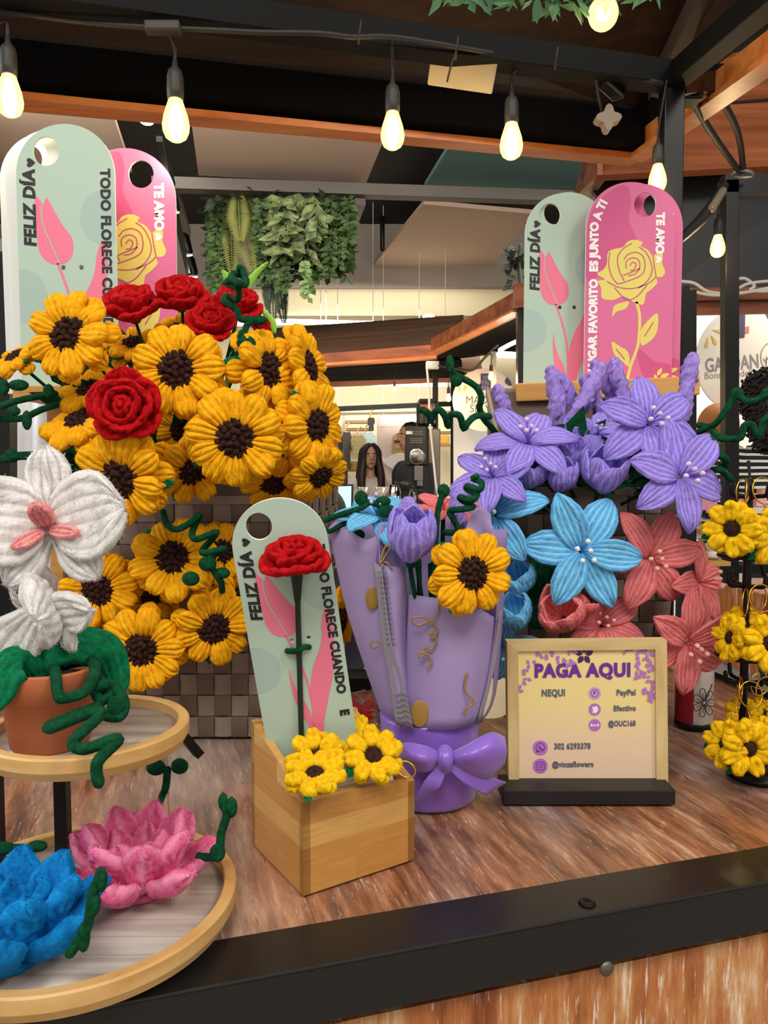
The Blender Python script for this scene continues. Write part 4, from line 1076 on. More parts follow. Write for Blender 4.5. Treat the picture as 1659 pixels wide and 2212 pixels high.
# green filling between the flower heads
b = MB(); rl = random.Random(21)
for i in range(150):
    c = W(rl.uniform(150, 600), rl.uniform(760, 1050), rl.uniform(1.02, 1.14))
    d = (c - CB + V((0, -.05, 0))).normalized()
    leaf_quad(b, c, d + V((rl.uniform(-.6, .6), rl.uniform(-.6, .2), rl.uniform(-.6, .6))), (rl.uniform(-1, 1), -1, rl.uniform(-1, 1)), rl.uniform(.035, .055), rl.uniform(.02, .034))
solo('leaf_filling', b, GREEN, 'dark green leafy filling between the basket sunflowers', 'foliage', kind='stuff')
GS = 'sunflowers in the left basket'
t1 = CB; t2 = CB + V((.04, 0, .02))
low = lambda px, py: W(px, py, 1.058)
SF = [
 (155, 727, 205, .93, -12, 12, 'sunflower in front of the mint card, highest at the left', CB, 9),
 (385, 800, 212, .93, 4, 6, 'sunflower facing forward just under the roses, top centre', CB, 9),
 (508, 945, 218, .90, 8, -4, 'fully open sunflower facing forward in the middle of the basket', CB, 10),
 (264, 1030, 222, .90, -10, -14, 'sunflower right behind the orchid, below the big red rose', CB, 9),
 (572, 800, 195, .97, 52, 6, 'sunflower turned right beneath the curled green wire', CB, 9),
 (652, 795, 195, 1.02, 74, 10, 'sunflower seen edge-on at the top right of the basket', CB, 9),
 (672, 918, 200, .97, 58, -4, 'sunflower turned right at the right edge, mid height', CB, 9),
 (686, 1022, 150, .98, 42, -34, 'drooping sunflower lowest at the right edge of the upper bunch', CB, 9),
 (590, 1036, 160, 1.0, 20, -46, 'shaded drooping sunflower under the central open one', CB, 9),
 (412, 1008, 185, .97, 38, -32, 'sunflower tilted down between the central and orchid ones', CB, 9),
 (178, 916, 180, .97, -18, 50, 'sunflower tilted upwards left of the big red rose', CB, 9),
 (40, 778, 130, 1.02, -34, 52, 'sunflower cut by the left frame edge, tilted upwards', CB, 9),
 (290, 750, 130, 1.05, 0, 50, 'shaded sunflower mostly hidden behind the top left pair', CB, 8),
 (196, 848, 145, 1.0, -20, 40, 'half hidden sunflower behind the big red rose at its left', CB, 9),
 (385, 720, 110, 1.06, 0, 30, 'small glimpse of a sunflower behind the top centre one', CB, 8),
 (400, 930, 150, 1.04, -5, -10, 'sunflower buried behind the big rose and the central bloom', CB, 8),
 (376, 1208, 196, .99, 6, 20, 'sunflower on the basket front beside the white orchid, upper row', low(376, 1215), 9),
 (214, 1272, 180, 1.0, 10, 0, 'sunflower on the basket front partly covered by the white orchid', low(214, 1272), 9),
 (312, 1398, 200, .98, -4, -2, 'sunflower on the basket front lowest, above the upper tray', low(320, 1395), 10),
 (460, 1352, 185, .99, 24, -10, 'sunflower on the basket front just left of the mint card', low(455, 1350), 9),
 (478, 1192, 140, 1.03, 16, 10, 'shaded sunflower behind the curled wire on the basket front', low(480, 1190), 8),
 (520, 1290, 150, 1.03, 20, -6, 'sunflower mostly hidden behind the left edge of the mint card', low(515, 1290), 8),
 (178, 1358, 120, 1.03, -10, -10, 'sunflower peeping out under the white orchid petals', low(190, 1358), 8),
 (722, 1340, 165, 1.0, 72, -4, 'shaded sunflower seen edge-on right of the mint card', W(640, 1340, 1.10), 8),
 (330, 1290, 120, 1.04, -6, 0, 'sunflower wedged between the two left front rows', low(330, 1290), 8)]
for i, (x, y, dp, d, az, el, lb, t, n1) in enumerate(SF):
    sunflower(x, y, dp, d, az, el, lb, GS, spin=rs.uniform(0, 40), target=t, n1=n1, leaves=2)
GR = 'red roses in the left basket'
RS_ = [(286, 668, 150, 1.0, -10, 58, 'red rose at the left of the top cluster, in front of the pink card', 20),
       (391, 646, 136, 1.02, 8, 52, 'red rose standing highest on the basket', 60),
       (454, 704, 122, .98, 10, 40, 'red rose just above the central sunflower', 10),
       (512, 664, 128, 1.06, 20, 52, 'red rose behind the coiled green wire', 40),
       (560, 705, 60, 1.07, 40, 20, 'small red rose peeking right of the coiled wire', 40),
       (276, 880, 184, .88, 2, 4, 'big red rose facing forward among the left sunflowers', 25)]
for x, y, dp, d, az, el, lb, s in RS_: rose(x, y, dp, d, az, el, lb, GR, s, CB)
GT = 'curled green wires'
def coil2(p0, p1, rad, turns, d0, d1, n=9):
    """helix points from pixel p0 to p1"""
    a, b_ = W(*p0, d0), W(*p1, d1); ax = (b_ - a).normalized(); x = ax.orthogonal().normalized(); y = ax.cross(x)
    N = int(turns * n); return [a + (b_ - a) * (i / N) + (x * cos(2 * pi * i / n) + y * sin(2 * pi * i / n)) * rad for i in range(N + 1)]
def wire(P, label, r=.0042, grp=GT, nm='wire_tendril', coils=()):
    b = MB().tube(P, r, 9, True, 4).fuzz(1.2, .0016); o = thing(nm, label, 'wire', loc=P[0], group=grp)
    part('wire', b, GREEN, o)
    for c, rr in coils: part('coil', MB().ball(c, rr if isinstance(rr, tuple) else (rr, rr * .6, rr), 14, 9).fuzz(1.5, .0016), GREEN, o)
    return o
d = .95
P = [W(540, 810, 1.0), W(536, 745, d), W(545, 728, d), W(520, 722, d), W(525, 738, d)] + [W(532, 705, d), W(548, 690, d), W(520, 690, d), W(510, 668, d), W(485, 650, d), W(490, 640, .97), W(512, 648, d), W(515, 625, .93), W(490, 612, .96), W(500, 605, .93), W(528, 616, .95), W(530, 600, .97), W(508, 590, .95), W(500, 600, .93), W(518, 612, .92), W(528, 608, .94), W(525, 585, .95), W(517, 578, .95)]
wire(P, 'coiled green wire standing up beside the red roses', coils=[(W(532, 742, .945), (.012, .007, .010)), (W(560, 692, .95), (.010, .006, .006))])
P = [W(352, 1105, .96), W(362, 1135, .95), W(385, 1143, .94), W(418, 1125, .95), W(432, 1112, .96), W(415, 1150, .95), W(425, 1165, .93), W(468, 1150, .94), W(440, 1185, .95), W(442, 1195, .93), W(485, 1185, .94), W(462, 1200, .95), W(458, 1225, .94), W(478, 1260, .95), W(480, 1300, 1.04)]
wire(P, 'zigzag green wire hanging over the front of the left basket', coils=[(W(448, 1218, .93), (.011, .006, .0095)), (W(412, 1250, .93), (.011, .006, .009)), (W(480, 1238, .94), (.010, .006, .007))])
P = [W(120, 850, .99), W(75, 858, .97), W(30, 868, .95), W(-20, 885, .94), W(-60, 880, .93)]
wire(P, 'green wire sprig reaching left under the sunflowers, upper one', coils=[(W(105, 845, .97), (.007, .005, .009)), (W(30, 888, .94), (.008, .005, .006)), (W(58, 908, .95), (.006, .005, .012)), (W(40, 832, .96), (.013, .005, .007)), (W(8, 836, .96), (.007, .005, .010))])
P = [W(140, 870, 1.0), W(90, 885, .97), W(40, 905, .96), W(-40, 900, .95)]
wire(P, 'green wire sprig reaching left under the sunflowers, middle one')
P = [W(150, 985, 1.0), W(90, 984, .99), W(40, 985, .98), W(10, 992, .98), W(-40, 988, .98)]
wire(P, 'thick green wire crossing left of the white orchid petal', .0055, coils=[(W(25, 985, .98), (.010, .006, .009))])
# ------------------------------------------------------------------ bamboo box
def bamboo(name, ax):
    """bamboo boards laminated from strips: block-wise tones; ax = axis the strips run along"""
    k = NT(name); tc = k.n('ShaderNodeTexCoord'); sp = k.n('ShaderNodeSeparateXYZ'); k.l(tc.outputs['Object'], sp.inputs[0])
    cb_ = k.n('ShaderNodeCombineXYZ'); k.l(sp.outputs[ax], cb_.inputs[0]); k.l(sp.outputs[2], cb_.inputs[1])
    mp = k.n('ShaderNodeMapping'); mp.inputs['Scale'].default_value = (12, 190, 1); k.l(cb_.outputs[0], mp.inputs[0])
    g = k.noise(mp.outputs[0], 1.5, 4).outputs['Fac']
    bt = k.n('ShaderNodeTexBrick'); bt.offset = .37; bt.inputs['Scale'].default_value = 1
    bt.inputs['Mortar Size'].default_value = .0; bt.inputs['Brick Width'].default_value = .085; bt.inputs['Row Height'].default_value = .0212
    bt.inputs['Color1'].default_value = lin('#c08640'); bt.inputs['Color2'].default_value = lin('#dcb068'); bt.inputs['Bias'].default_value = 0.
    k.l(cb_.outputs[0], bt.inputs[0])
    col = k.mix(1., bt.outputs['Color'], k.ramp(g, [(.3, (.86, .82, .76, 1)), (.7, (1.06, 1.06, 1.04, 1))]), 'MULTIPLY')
    k.l(col, k.b.inputs['Base Color']); k.bump(g, .05, .001); k.set(Roughness=.4); return k.m
FL, FR, BL = WZ(655, 1936, 0), WZ(895, 1856, 0), WZ(529, 1826, 0)
fx = (FR - FL); Lx = fx.length; fx.normalize(); fy = V((-fx.y, fx.x, 0)); Ly = (BL - FL).length
BRc = FR + fy * Ly; BLc = FL + fy * Ly
bxM = Matrix((fx, fy, V((0, 0, 1)))).transposed().to_4x4(); bxM.translation = FL
BAM = bamboo('bamboo_front', 0); BAMS = bamboo('bamboo_side', 1)
box = thing('bamboo_box', 'slant-topped bamboo box holding the rose card and small sunflowers', 'box', bxM)
hFL, hFR, hBL, hBR, t_ = .090, .0785, .127, .120, .0075
def wall(a, b_, ha, hb, off):
    a, b_ = V((a[0], a[1], 0)), V((b_[0], b_[1], 0)); n = V((-(b_ - a).y, (b_ - a).x, 0)).normalized() * off
    vs_ = [a, b_, b_ + n, a + n]; hs = [ha, hb, hb, ha]
    return [p.copy() for p in vs_] + [p + V((0, 0, h)) for p, h in zip(vs_, hs)], [(3, 2, 1, 0), (4, 5, 6, 7), (0, 1, 5, 4), (1, 2, 6, 5), (2, 3, 7, 6), (3, 0, 4, 7)]
part('front_panel', MB().add(*wall((0, 0), (Lx, 0), hFL, hFR, t_), None, 0, False), BAM, box, False)
part('side_panel', MB().add(*wall((0, Ly), (0, 0), hBL, hFL, t_), None, 0, False), BAMS, box, False)
part('side_panel', MB().add(*wall((Lx, 0), (Lx, Ly), hFR, hBR, t_), None, 0, False), BAMS, box, False)
part('back_panel', MB().add(*wall((Lx, Ly), (0, Ly), hBR, hBL, t_), None, 0, False), BAM, box, False)
part('bottom_panel', MB().box((Lx / 2, Ly / 2, .004), (Lx - .002, Ly - .002, .007)), BAM, box, False)

# card with the tied rose, standing in the box
def fit_card(tl, tr_, d_t, br_px, kind, label):
    pass
top, bot = W(584, 1075, .700), W(701, 1762, .752)
Hc = (top - bot).length
roll = atan2((top.x - bot.x), (top.z - bot.z)); lean = atan2(-(top.y - bot.y), (top.z - bot.z))
cM = Matrix.Translation(bot) @ rot(4, 'Z') @ Matrix.Rotation(lean, 4, 'X') @ Matrix.Rotation(roll, 4, 'Y')
cW = .0875
fc = card('mint', cM, cW, Hc, 'mint FELIZ DIA card with a red rose tied on, standing in the bamboo box', vsc=1.08, hv0=1.565)
def on_card(px, py, off):
    """point off in front of the card face seen at a pixel"""
    n = (cM.to_3x3() @ V((0, -1, 0))); p0 = cM @ V((0, -TH - off, 0)); o = V((0, 0, HC)); r = ray(px, py)
    return o + r * ((p0 - o).dot(n) / r.dot(n))
rc = on_card(637, 1226, .022)
nrm = (cM.to_3x3() @ V((0, -1, 0)))
rr = thing('tied_rose', 'red rose with a dark stem tied to the front mint card', 'flower', loc=rc)
WMr = WM[rr.name]
po = [petal('cr%d' % i, RED, .0335, .040, 3, BROADP, 4, 14 + 8 * i, .3, .0054, .45, 9, .003, i) for i in range(2)]
kk = 1.0
Mr = rot(2, 'Z') @ Matrix.Rotation(roll * .3, 4, 'Y') @ rot(20, 'X') @ scl(.80)       # local +Z = up the stem
for ring, (cnt, el_, z_, s_, r_) in enumerate(((7, 8, 0, 1.0, .008), (6, 30, .004, .92, .008), (5, 50, .008, .8, .007), (4, 66, .012, .66, .005))):
    for i in range(cnt):
        put('petal', po[i % 2], rr, Mr @ rot(360 * i / cnt + ring * 33, 'Z') @ tr(r_, 0, z_) @ rot(-el_ + rs.uniform(-7, 7), 'Y') @ rot(rs.uniform(-12, 12), 'X') @ scl(s_))
part('core', MB().tube([(.006 * cos(a) * (1 - a / 13), .006 * sin(a) * (1 - a / 13), .018 + .001 * a) for a in range(11)], .0036, 7, True, 3, M=Mr), RED, rr, False)
P0 = on_card(641, 1245, .014); P1 = on_card(643, 1300, .006); P2 = on_card(646, 1400, .0028); P3 = on_card(652, 1640, .0028)
part('calyx', MB().tube([P0 + V((0, 0, .006)), P0, P1], [.0065, .0055, .0028], 10), WIRE, rr)
part('stem', MB().tube([P1, P2, P3], .0026, 8), WIRE, rr)
part('tie', MB().tube([on_card(620, 1406, .001), on_card(630, 1407, .004), on_card(645, 1405, .0062), on_card(656, 1398, .004), on_card(668, 1398, .0012)], .0028, 8), GREEN, rr)

# keychain sunflowers
CHAIN = GOLD
def keyring(root, c, rad, axis, chain_to=None, label=None):
    ax = V(axis).normalized(); x = ax.orthogonal().normalized(); y = ax.cross(x)
    part('key_ring', MB().tube([c + (x * cos(2 * pi * i / 24) + y * sin(2 * pi * i / 24)) * rad for i in range(24)], .00085, 6, False, closed=True), GOLD, root)
    if chain_to is not None:
        b = MB(); a = c - V((0, 0, rad)); n = max(2, int((chain_to - a).length / .004))
        for i in range(n):
            p = a + (chain_to - a) * ((i + .5) / n); dv = (chain_to - a).normalized(); sv = dv.orthogonal().normalized()
            if i % 2: sv = dv.cross(sv)
            b.tube([p + dv * .0028 * cos(2 * pi * j / 10) + sv * .0016 * sin(2 * pi * j / 10) for j in range(10)], .0005, 5, False, closed=True)
        part('chain', b, GOLD, root)
def keyflower(px, py, dpx, d, az, el, label, group, spin=0, ring=None, n1=8, double=False, leaf=1):
    c = W(px, py, d); k = dpx * d / FPX / .07
    M = Matrix.Translation(c) @ facing(az, el, spin) @ scl(k)
    root = thing('sunflower_keychain', label, 'keychain', M, group)
    va = [petal('ks%d' % i, KEYSUN, .0250, .0200, 2, ROUND, 22, -36 - 12 * i, -.1, .0056, .3, 10, .004, i) for i in range(2)]
    for i in range(n1):
        put('petal', va[i % 2], root, rot(360 * i / n1 + rs.uniform(-5, 5), 'Z') @ tr(.0105, 0, .001) @ rot(rs.uniform(-8, 8), 'Y') @ rot(rs.uniform(-12, 12), 'X'))
    for i in range(7):
        put('petal', va[i % 2], root, rot(360 * (i + .5) / 7 + rs.uniform(-6, 6), 'Z') @ tr(.0095, 0, -.005) @ rot(rs.uniform(-4, 10), 'Y') @ scl(1.02))
    part('seed_disc', MB().lathe([(0, -.001), (.0098, 0), (.0098, .003), (.0075, .0058), (.003, .0072), (0, .0074)], 18), BROWN, root, False)
    if leaf: put_leaf(root, 200 + spin, .032, .016, -.008, 10)
    if ring: keyring(root, W(*ring[:3]), ring[3], ring[4], c + V((0, 0, .022 * k)) if len(ring) > 5 else None)
    return root
GB = 'sunflower keychains in the bamboo box'
keyflower(682, 1638, 134, .700, -6, 42, 'yellow sunflower keychain at the left in the bamboo box, behind the flattest one', GB, 10)
keyflower(680, 1672, 140, .672, -4, 74, 'sunflower keychain lying almost flat at the front left of the bamboo box', GB, 33)
keyflower(806, 1632, 136, .705, 10, 44, 'sunflower keychain at the right in the bamboo box, with a gold ring beside it', GB, 5, (878, 1662, .70, .0088, (.3, -.5, .8)))
keyflower(752, 1592, 118, .745, 4, 46, 'sunflower keychain at the back of the bamboo box, deepest yellow', GB, 50)
b = MB(); b.box((Lx * .52, Ly * .5, .05), (Lx - .02, Ly - .03, .07), None, .012)
part('paper_filling', b, mat('white_paper', '#e8e4dc', .8, bump=(90, .6, .004)), box, False)

# ------------------------------------------------------------------ wrapped bouquet
LPAP = mat('lilac_paper', '#9f8cbc', .55, bump=(60, .08, .003)); LPAPD = mat('lilac_paper_back', '#8f7cae', .6, bump=(60, .08, .003))
SAT = mat('satin_ribbon', '#8a62cc', .30, spec=.6, sheen=.3, bump=(40, .15, .004)); GREYP = mat('grey_paper_band', '#8f8a96', .7)
PGOLD = mat('gold_print', '#a9853e', .4, .3)
bq = thing('wrapped_bouquet', 'flower bouquet wrapped in lilac paper tied with a purple satin bow', 'bouquet', loc=WZ(965, 1712, 0))
def loft(nm, rows, mats, parent, n=8, th=.0008, rows_step=4, sm=True):
    """smooth sheet through rows of (px, py, depth)"""
    RR = [spline([W(*p) for p in r], n) for r in rows]
    m = len(RR[0]); cols = []
    for j in range(m): cols.append(spline([r[j] for r in RR], rows_step) if len(RR) > 2 else [RR[0][j] + (RR[1][j] - RR[0][j]) * (t / 8) for t in range(9)])
    nr = len(cols[0]); vs_ = [cols[j][i] for i in range(nr) for j in range(m)]
    fs = [(i * m + j, i * m + j + 1, (i + 1) * m + j + 1, (i + 1) * m + j) for i in range(nr - 1) for j in range(m - 1)]
    o = part(nm, MB().add(vs_, fs), mats, parent)
    md = o.modifiers.new('thick', 'SOLIDIFY'); md.thickness = th; md.offset = 0
    return o
# back sheet, left flare, front sheet, rolled left cone, right roll
loft('wrapping_paper', [[(700, 1150, .90), (770, 1088, .95), (850, 1076, .97), (930, 1092, .97), (1000, 1066, .96), (1060, 1110, .93)],
                        [(770, 1330, .885), (810, 1310, .92), (870, 1300, .935), (940, 1300, .935), (1010, 1300, .93), (1070, 1310, .90)],
                        [(835, 1570, .865), (860, 1560, .89), (900, 1555, .90), (950, 1555, .90), (1000, 1555, .89), (1030, 1560, .87)]], LPAPD, bq)
loft('wrapping_paper', [[(712, 1150, .895), (745, 1142, .87), (790, 1165, .85), (822, 1150, .845)],
                        [(752, 1330, .885), (775, 1330, .865), (806, 1330, .85), (832, 1330, .845)],
                        [(832, 1565, .868), (845, 1568, .85), (862, 1570, .838), (880, 1572, .832)]], LPAP, bq)
loft('wrapping_paper', [[(882, 1284, .838), (930, 1290, .822), (985, 1300, .815), (1040, 1318, .82), (1078, 1340, .845)],
                        [(876, 1420, .835), (925, 1425, .82), (975, 1430, .813), (1025, 1432, .82), (1068, 1440, .845)],
                        [(868, 1572, .836), (905, 1578, .822), (950, 1578, .816), (1000, 1572, .82), (1034, 1562, .842)]], LPAP, bq)
loft('rolled_edge', [[(884, 1215, .85), (868, 1224, .822), (840, 1222, .815), (822, 1210, .825), (818, 1150, .835)],
                     [(880, 1390, .845), (868, 1396, .818), (850, 1396, .812), (836, 1392, .82), (826, 1330, .83)],
                     [(884, 1568, .838), (880, 1572, .820), (872, 1572, .815), (866, 1570, .818), (862, 1560, .826)]], LPAP, bq)
loft('rolled_edge', [[(885, 1215, .85), (875, 1180, .86), (850, 1150, .86), (822, 1135, .845), (806, 1212, .832)],
                     [(880, 1300, .845), (868, 1290, .852), (850, 1285, .852), (832, 1290, .84), (822, 1320, .83)],
                     [(880, 1400, .842), (872, 1395, .846), (858, 1392, .846), (842, 1394, .836), (834, 1405, .828)]], LPAPD, bq)
loft('grey_lining', [[(808, 1214, .8305), (824, 1226, .8105)], [(826, 1380, .822), (846, 1390, .8085)], [(842, 1470, .818), (872, 1478, .811)], [(855, 1565, .814), (893, 1576, .812)]], GREYP, bq)
b = MB()
for i in range(11):
    for lst in ((1410 + i * 0, 0),): pass
for (y0, y1, st, xa, xb) in ((1235, 1400, 11, (815, 836), (826, 846)), (1500, 1566, 12, (850, 884), (858, 892))):
    y = y0
    while y < y1:
        t = (y - y0) / (y1 - y0); xl = xa[0] + (xb[0] - xa[0]) * t + (y - y0) * .06; xr = xa[1] + (xb[1] - xa[1]) * t + (y - y0) * .06
        b = MB().tube([W(xl + (xr - xl) * s, y + 3.2 * sin(s * 9), .8088 + .004 * (1 - s)) for s in (0, .17, .34, .5, .67, .84, 1)], .0005, 4, True, 2); y += st; part('wavy_line', b, mat('grey_ink', '#6f6a74', .7), bq)
loft('rolled_edge', [[(1008, 1150, .84), (1012, 1125, .855), (1035, 1102, .86), (1060, 1128, .85), (1072, 1170, .84)],
                     [(1040, 1340, .836), (1046, 1335, .848), (1056, 1330, .85), (1066, 1335, .842), (1072, 1350, .834)],
                     [(1026, 1560, .836), (1030, 1558, .842), (1034, 1556, .844), (1038, 1558, .84), (1040, 1562, .836)]], LPAP, bq)
loft('wrapping_paper', [[(1062, 1145, .85), (1096, 1142, .87)], [(1066, 1320, .845), (1086, 1330, .875)], [(1064, 1498, .845), (1070, 1500, .87)], [(1036, 1560, .845), (1040, 1560, .86)]], LPAPD, bq)
loft('grey_lining', [[(1078, 1318, .8395), (1084, 1318, .842)], [(1062, 1430, .8365), (1070, 1432, .840)], [(1030, 1560, .834), (1038, 1562, .837)]], GREYP, bq)
# gold squiggles printed on the paper
def squig(pts, r=.0011):
    o = part('gold_squiggle', MB().tube([W(*p) for p in pts], r, 6, True, 5), PGOLD, bq)
fd = .8135
squig([(948, 1300, .8165), (946, 1322, fd), (930, 1340, fd), (905, 1350, fd), (890, 1345, fd), (893, 1334, fd), (915, 1334, fd), (935, 1345, fd), (944, 1362, fd), (938, 1376, fd), (928, 1372, fd), (934, 1366, fd), (942, 1385, fd), (932, 1402, fd), (918, 1398, fd), (920, 1410, fd), (908, 1420, fd), (905, 1410, fd), (925, 1414, fd), (932, 1430, fd), (922, 1443, fd)])
squig([(1010, 1455, .8145), (1004, 1475, .8145), (1006, 1495, .8145), (1020, 1508, .8145), (1022, 1520, .8145), (1008, 1530, .8145), (1003, 1545, .8145)])
squig([(846, 1228, .812), (836, 1215, .813), (820, 1215, .816)])
squig([(820, 1222, .8165), (828, 1208, .813), (840, 1190, .826), (843, 1180, .828), (832, 1182, .828), (824, 1205, .818)], .0012)
for px, py, dd, rx, rz in ((804, 1292, .846, .008, .013), (906, 1542, .8185, .010, .015)):
    part('gold_blob', MB().ball(W(px, py, dd - .001), (rx, .0008, rz), 18, 10), PGOLD, bq)
squig([(818, 1395, .836), (805, 1402, .838), (800, 1390, .838), (812, 1385, .837), (822, 1392, .836)], .0008)
# ribbon band, bow
Rb = .0535; cb = V((WY(930, .872), .872, 0))
ztop = W(930, 1572, .82).z
b = MB().lathe([(.046, 0), (.050, .004), (.051, .04), (.054, ztop - .003), (.0545, ztop), (.053, ztop)], 40, Matrix.Translation(cb), sx=1.06)
part('ribbon_band', b, SAT, bq)
kx, ky, kd = 962, 1640, .812
loft('bow_loop', [[(kx - 8, 1628, kd), (920, 1612, .80), (880, 1604, .806), (858, 1612, .815)], [(kx - 6, 1640, kd - .004), (920, 1640, .784), (885, 1636, .79), (862, 1632, .81)], [(kx - 8, 1652, kd), (920, 1668, .80), (890, 1660, .806), (862, 1648, .815)]], SAT, bq)
loft('bow_loop', [[(kx + 8, 1628, kd), (1010, 1608, .80), (1060, 1582, .806), (1090, 1592, .815)], [(kx + 6, 1640, kd - .004), (1010, 1634, .782), (1060, 1620, .788), (1094, 1620, .806)], [(kx + 8, 1652, kd), (1010, 1668, .80), (1055, 1680, .806), (1090, 1650, .815)]], SAT, bq)
loft('bow_tail', [[(kx - 12, 1648, .806), (kx + 6, 1652, .806)], [(915, 1690, .80), (950, 1700, .80)], [(896, 1735, .81), (926, 1715, .812)]], SAT, bq)
loft('bow_tail', [[(kx - 4, 1650, .806), (kx + 12, 1648, .806)], [(1000, 1690, .80), (1030, 1668, .802)], [(1050, 1718, .812), (1094, 1690, .82)]], SAT, bq)
part('bow_knot', MB().tube([W(kx, 1622, .808), W(kx, 1640, .799), W(kx, 1658, .808)], [.0075, .0085, .0075], 12, True, 4), SAT, bq)
# bouquet flowers
SB = W(950, 1520, .87)
sunflower(1014, 1236, 198, .79, 20, 2, 'sunflower at the front of the lilac wrapped bouquet', None, 20, SB, leaves=3)
tulip(890, 1160, 112, .805, 2, 64, LILAC, 'lilac tulip hanging over the front of the bouquet', None, 20, SB, open_=0)
lily(815, 1118, 190, .875, -6, 62, SKY, 'pale blue lily at the left of the bouquet', None, 0, SB, bendk=1.1)
lily(958, 1105, 150, .90, 0, 70, CORAL, 'coral lily at the back of the bouquet', None, 10, SB, stam=PALEC)
def spike(pts, d, label, group, r=.0105, m=None, tgt=None):
    P = [W(p[0], p[1], d) for p in pts]
    Q = spline(P, 8); n = len(Q); rr_ = [r * (.55 + .5 * sin(pi * min(1, .15 + .8 * i / n))) for i in range(n)]
    root = thing('lavender_spike', label, 'flower', loc=P[-1], group=group)
    part('blossoms', MB().tube(Q, rr_, 12, False, lump=.55).fuzz(2, .0024), m or LAV, root)
    if tgt is not None: part('stem', MB().tube([P[-1], (P[-1] + V(tgt)) / 2 + V((0, 0, -.01)), tgt], .0025, 6), GREEN, root)
    return root
spike([(882, 1085), (884, 1110), (888, 1130)], .84, 'short lavender spike above the lilac bouquet tulip', 'lavender in the bouquet', .010, tgt=SB)
spike([(985, 1075), (990, 1120), (998, 1170)], .875, 'lavender spike behind the bouquet sunflower', 'lavender in the bouquet', .009, tgt=SB)
GW = 'curled green wires in the bouquet'
P = [W(690, 1128, .88), W(735, 1112, .87), W(778, 1098, .86), W(800, 1085, .86), W(820, 1092, .86), W(845, 1098, .86), W(862, 1108, .87)]
wire(P, 'green wire sprig reaching left out of the bouquet', .0034, GW, coils=[(W(780, 1076, .86), (.0075, .005, .0085)), (W(828, 1083, .86), (.0085, .005, .006)), (W(830, 1106, .855), (.007, .005, .0065)), (W(775, 1155, .87), (.007, .004, .006))])
P = [W(700, 1140, .88), W(712, 1148, .88), W(735, 1135, .875), W(752, 1128, .875)]
wire(P, 'short green wire under the left bouquet sprig', .003, GW)
P = [W(935, 1300, .85), W(940, 1180, .845), W(945, 1110, .84), W(955, 1070, .84)]
wire(P, 'straight green wire with a round tip in the bouquet', .0034, GW, coils=[(W(958, 1060, .84), (.007, .005, .0075))])
P = [W(960, 1150, .86), W(990, 1148, .85), W(978, 1118, .845), W(972, 1104, .845), W(1000, 1100, .835), W(1022, 1094, .84), W(1000, 1082, .85), W(994, 1074, .845), W(1020, 1080, .83), W(1030, 1066, .835), W(1008, 1056, .85), W(1012, 1050, .845), W(1036, 1058, .83), W(1040, 1042, .835), W(1022, 1034, .85), W(1030, 1030, .84)]
wire(P, 'corkscrew green wire standing up in the bouquet', .0036, GW)
pb = part('flower_stems', MB().tube([W(905, 1210, .855), W(910, 1350, .862), W(930, 1560, .87)], .003, 7).tube([W(930, 1220, .85), W(935, 1400, .86), W(940, 1560, .87)], .003, 7), GREEN, bq)

# ------------------------------------------------------------------ payment sign
SD = .880
def S(px, py, off=0.): p = W(px, py, SD); return V((p.x, SD - off, p.z))
sg = thing('payment_sign', 'PAGA AQUI payment sign in a pale wooden frame on a black foot', 'sign', loc=WZ(1272, 1712, 0))
FRW = wood('pale_frame_wood', '#b08c58', '#d0b47c', '#dcc592', (40, 40, 8), rough=.55, bumpk=.15)
FRWH = wood('pale_frame_wood_flat', '#b08c58', '#d0b47c', '#dcc592', (8, 40, 60), rough=.55, bumpk=.15)
L_, R_, T_y, B_y = 1094, 1438, 1381, 1706; fw = 25
def mitre(a, b_, c, d): # outer a-b, inner c-d in px -> solid bar
    P = [S(*a), S(*b_), S(*d), S(*c)]; b = MB(); quad(b, [p + V((0, -.004, 0)) for p in P], .016); return b
O = [(L_, T_y + 4), (R_, T_y), (R_ + 3, B_y - 3), (L_ + 4, B_y + 2)]; I_ = [(L_ + 24, T_y + 24), (R_ - 25, T_y + 20), (R_ - 22, B_y - 20), (L_ + 26, B_y - 17)]
for i in range(4):
    j = (i + 1) % 4; part('frame_bar', mitre(O[i], O[j], I_[i], I_[j]), FRWH if i % 2 == 0 else FRW, sg)
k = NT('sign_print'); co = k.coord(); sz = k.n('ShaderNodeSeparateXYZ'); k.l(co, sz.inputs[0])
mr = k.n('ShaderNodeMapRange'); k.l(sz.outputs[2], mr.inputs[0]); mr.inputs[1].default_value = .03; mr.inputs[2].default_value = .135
k.l(k.ramp(mr.outputs[0], [(.25, '#e8cbac'), (.75, '#eed892')]), k.b.inputs['Base Color']); k.set(Roughness=.5); SPR = k.m   # uneven light painted into the print colour: peach below, straw above
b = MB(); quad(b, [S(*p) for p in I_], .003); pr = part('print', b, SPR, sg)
b = MB(); a = WZ(1089, 1742, 0); c = WZ(1458, 1738, 0); cc = (a + c) / 2
b.box((cc.x, cc.y + .024, .0085), ((c - a).length, .046, .017), None, .001); part('foot', b, mat('black_foot', '#151515', .5), sg)
PUR = mat('sign_purple', '#6a2c96', .5); DPUR = mat('sign_dark_purple', '#45185c', .5); MAUVE = mat('sign_mauve', '#b672c4', .5); SGREY = mat('sign_grey', '#5a6472', .5)
SX = FPX / SD
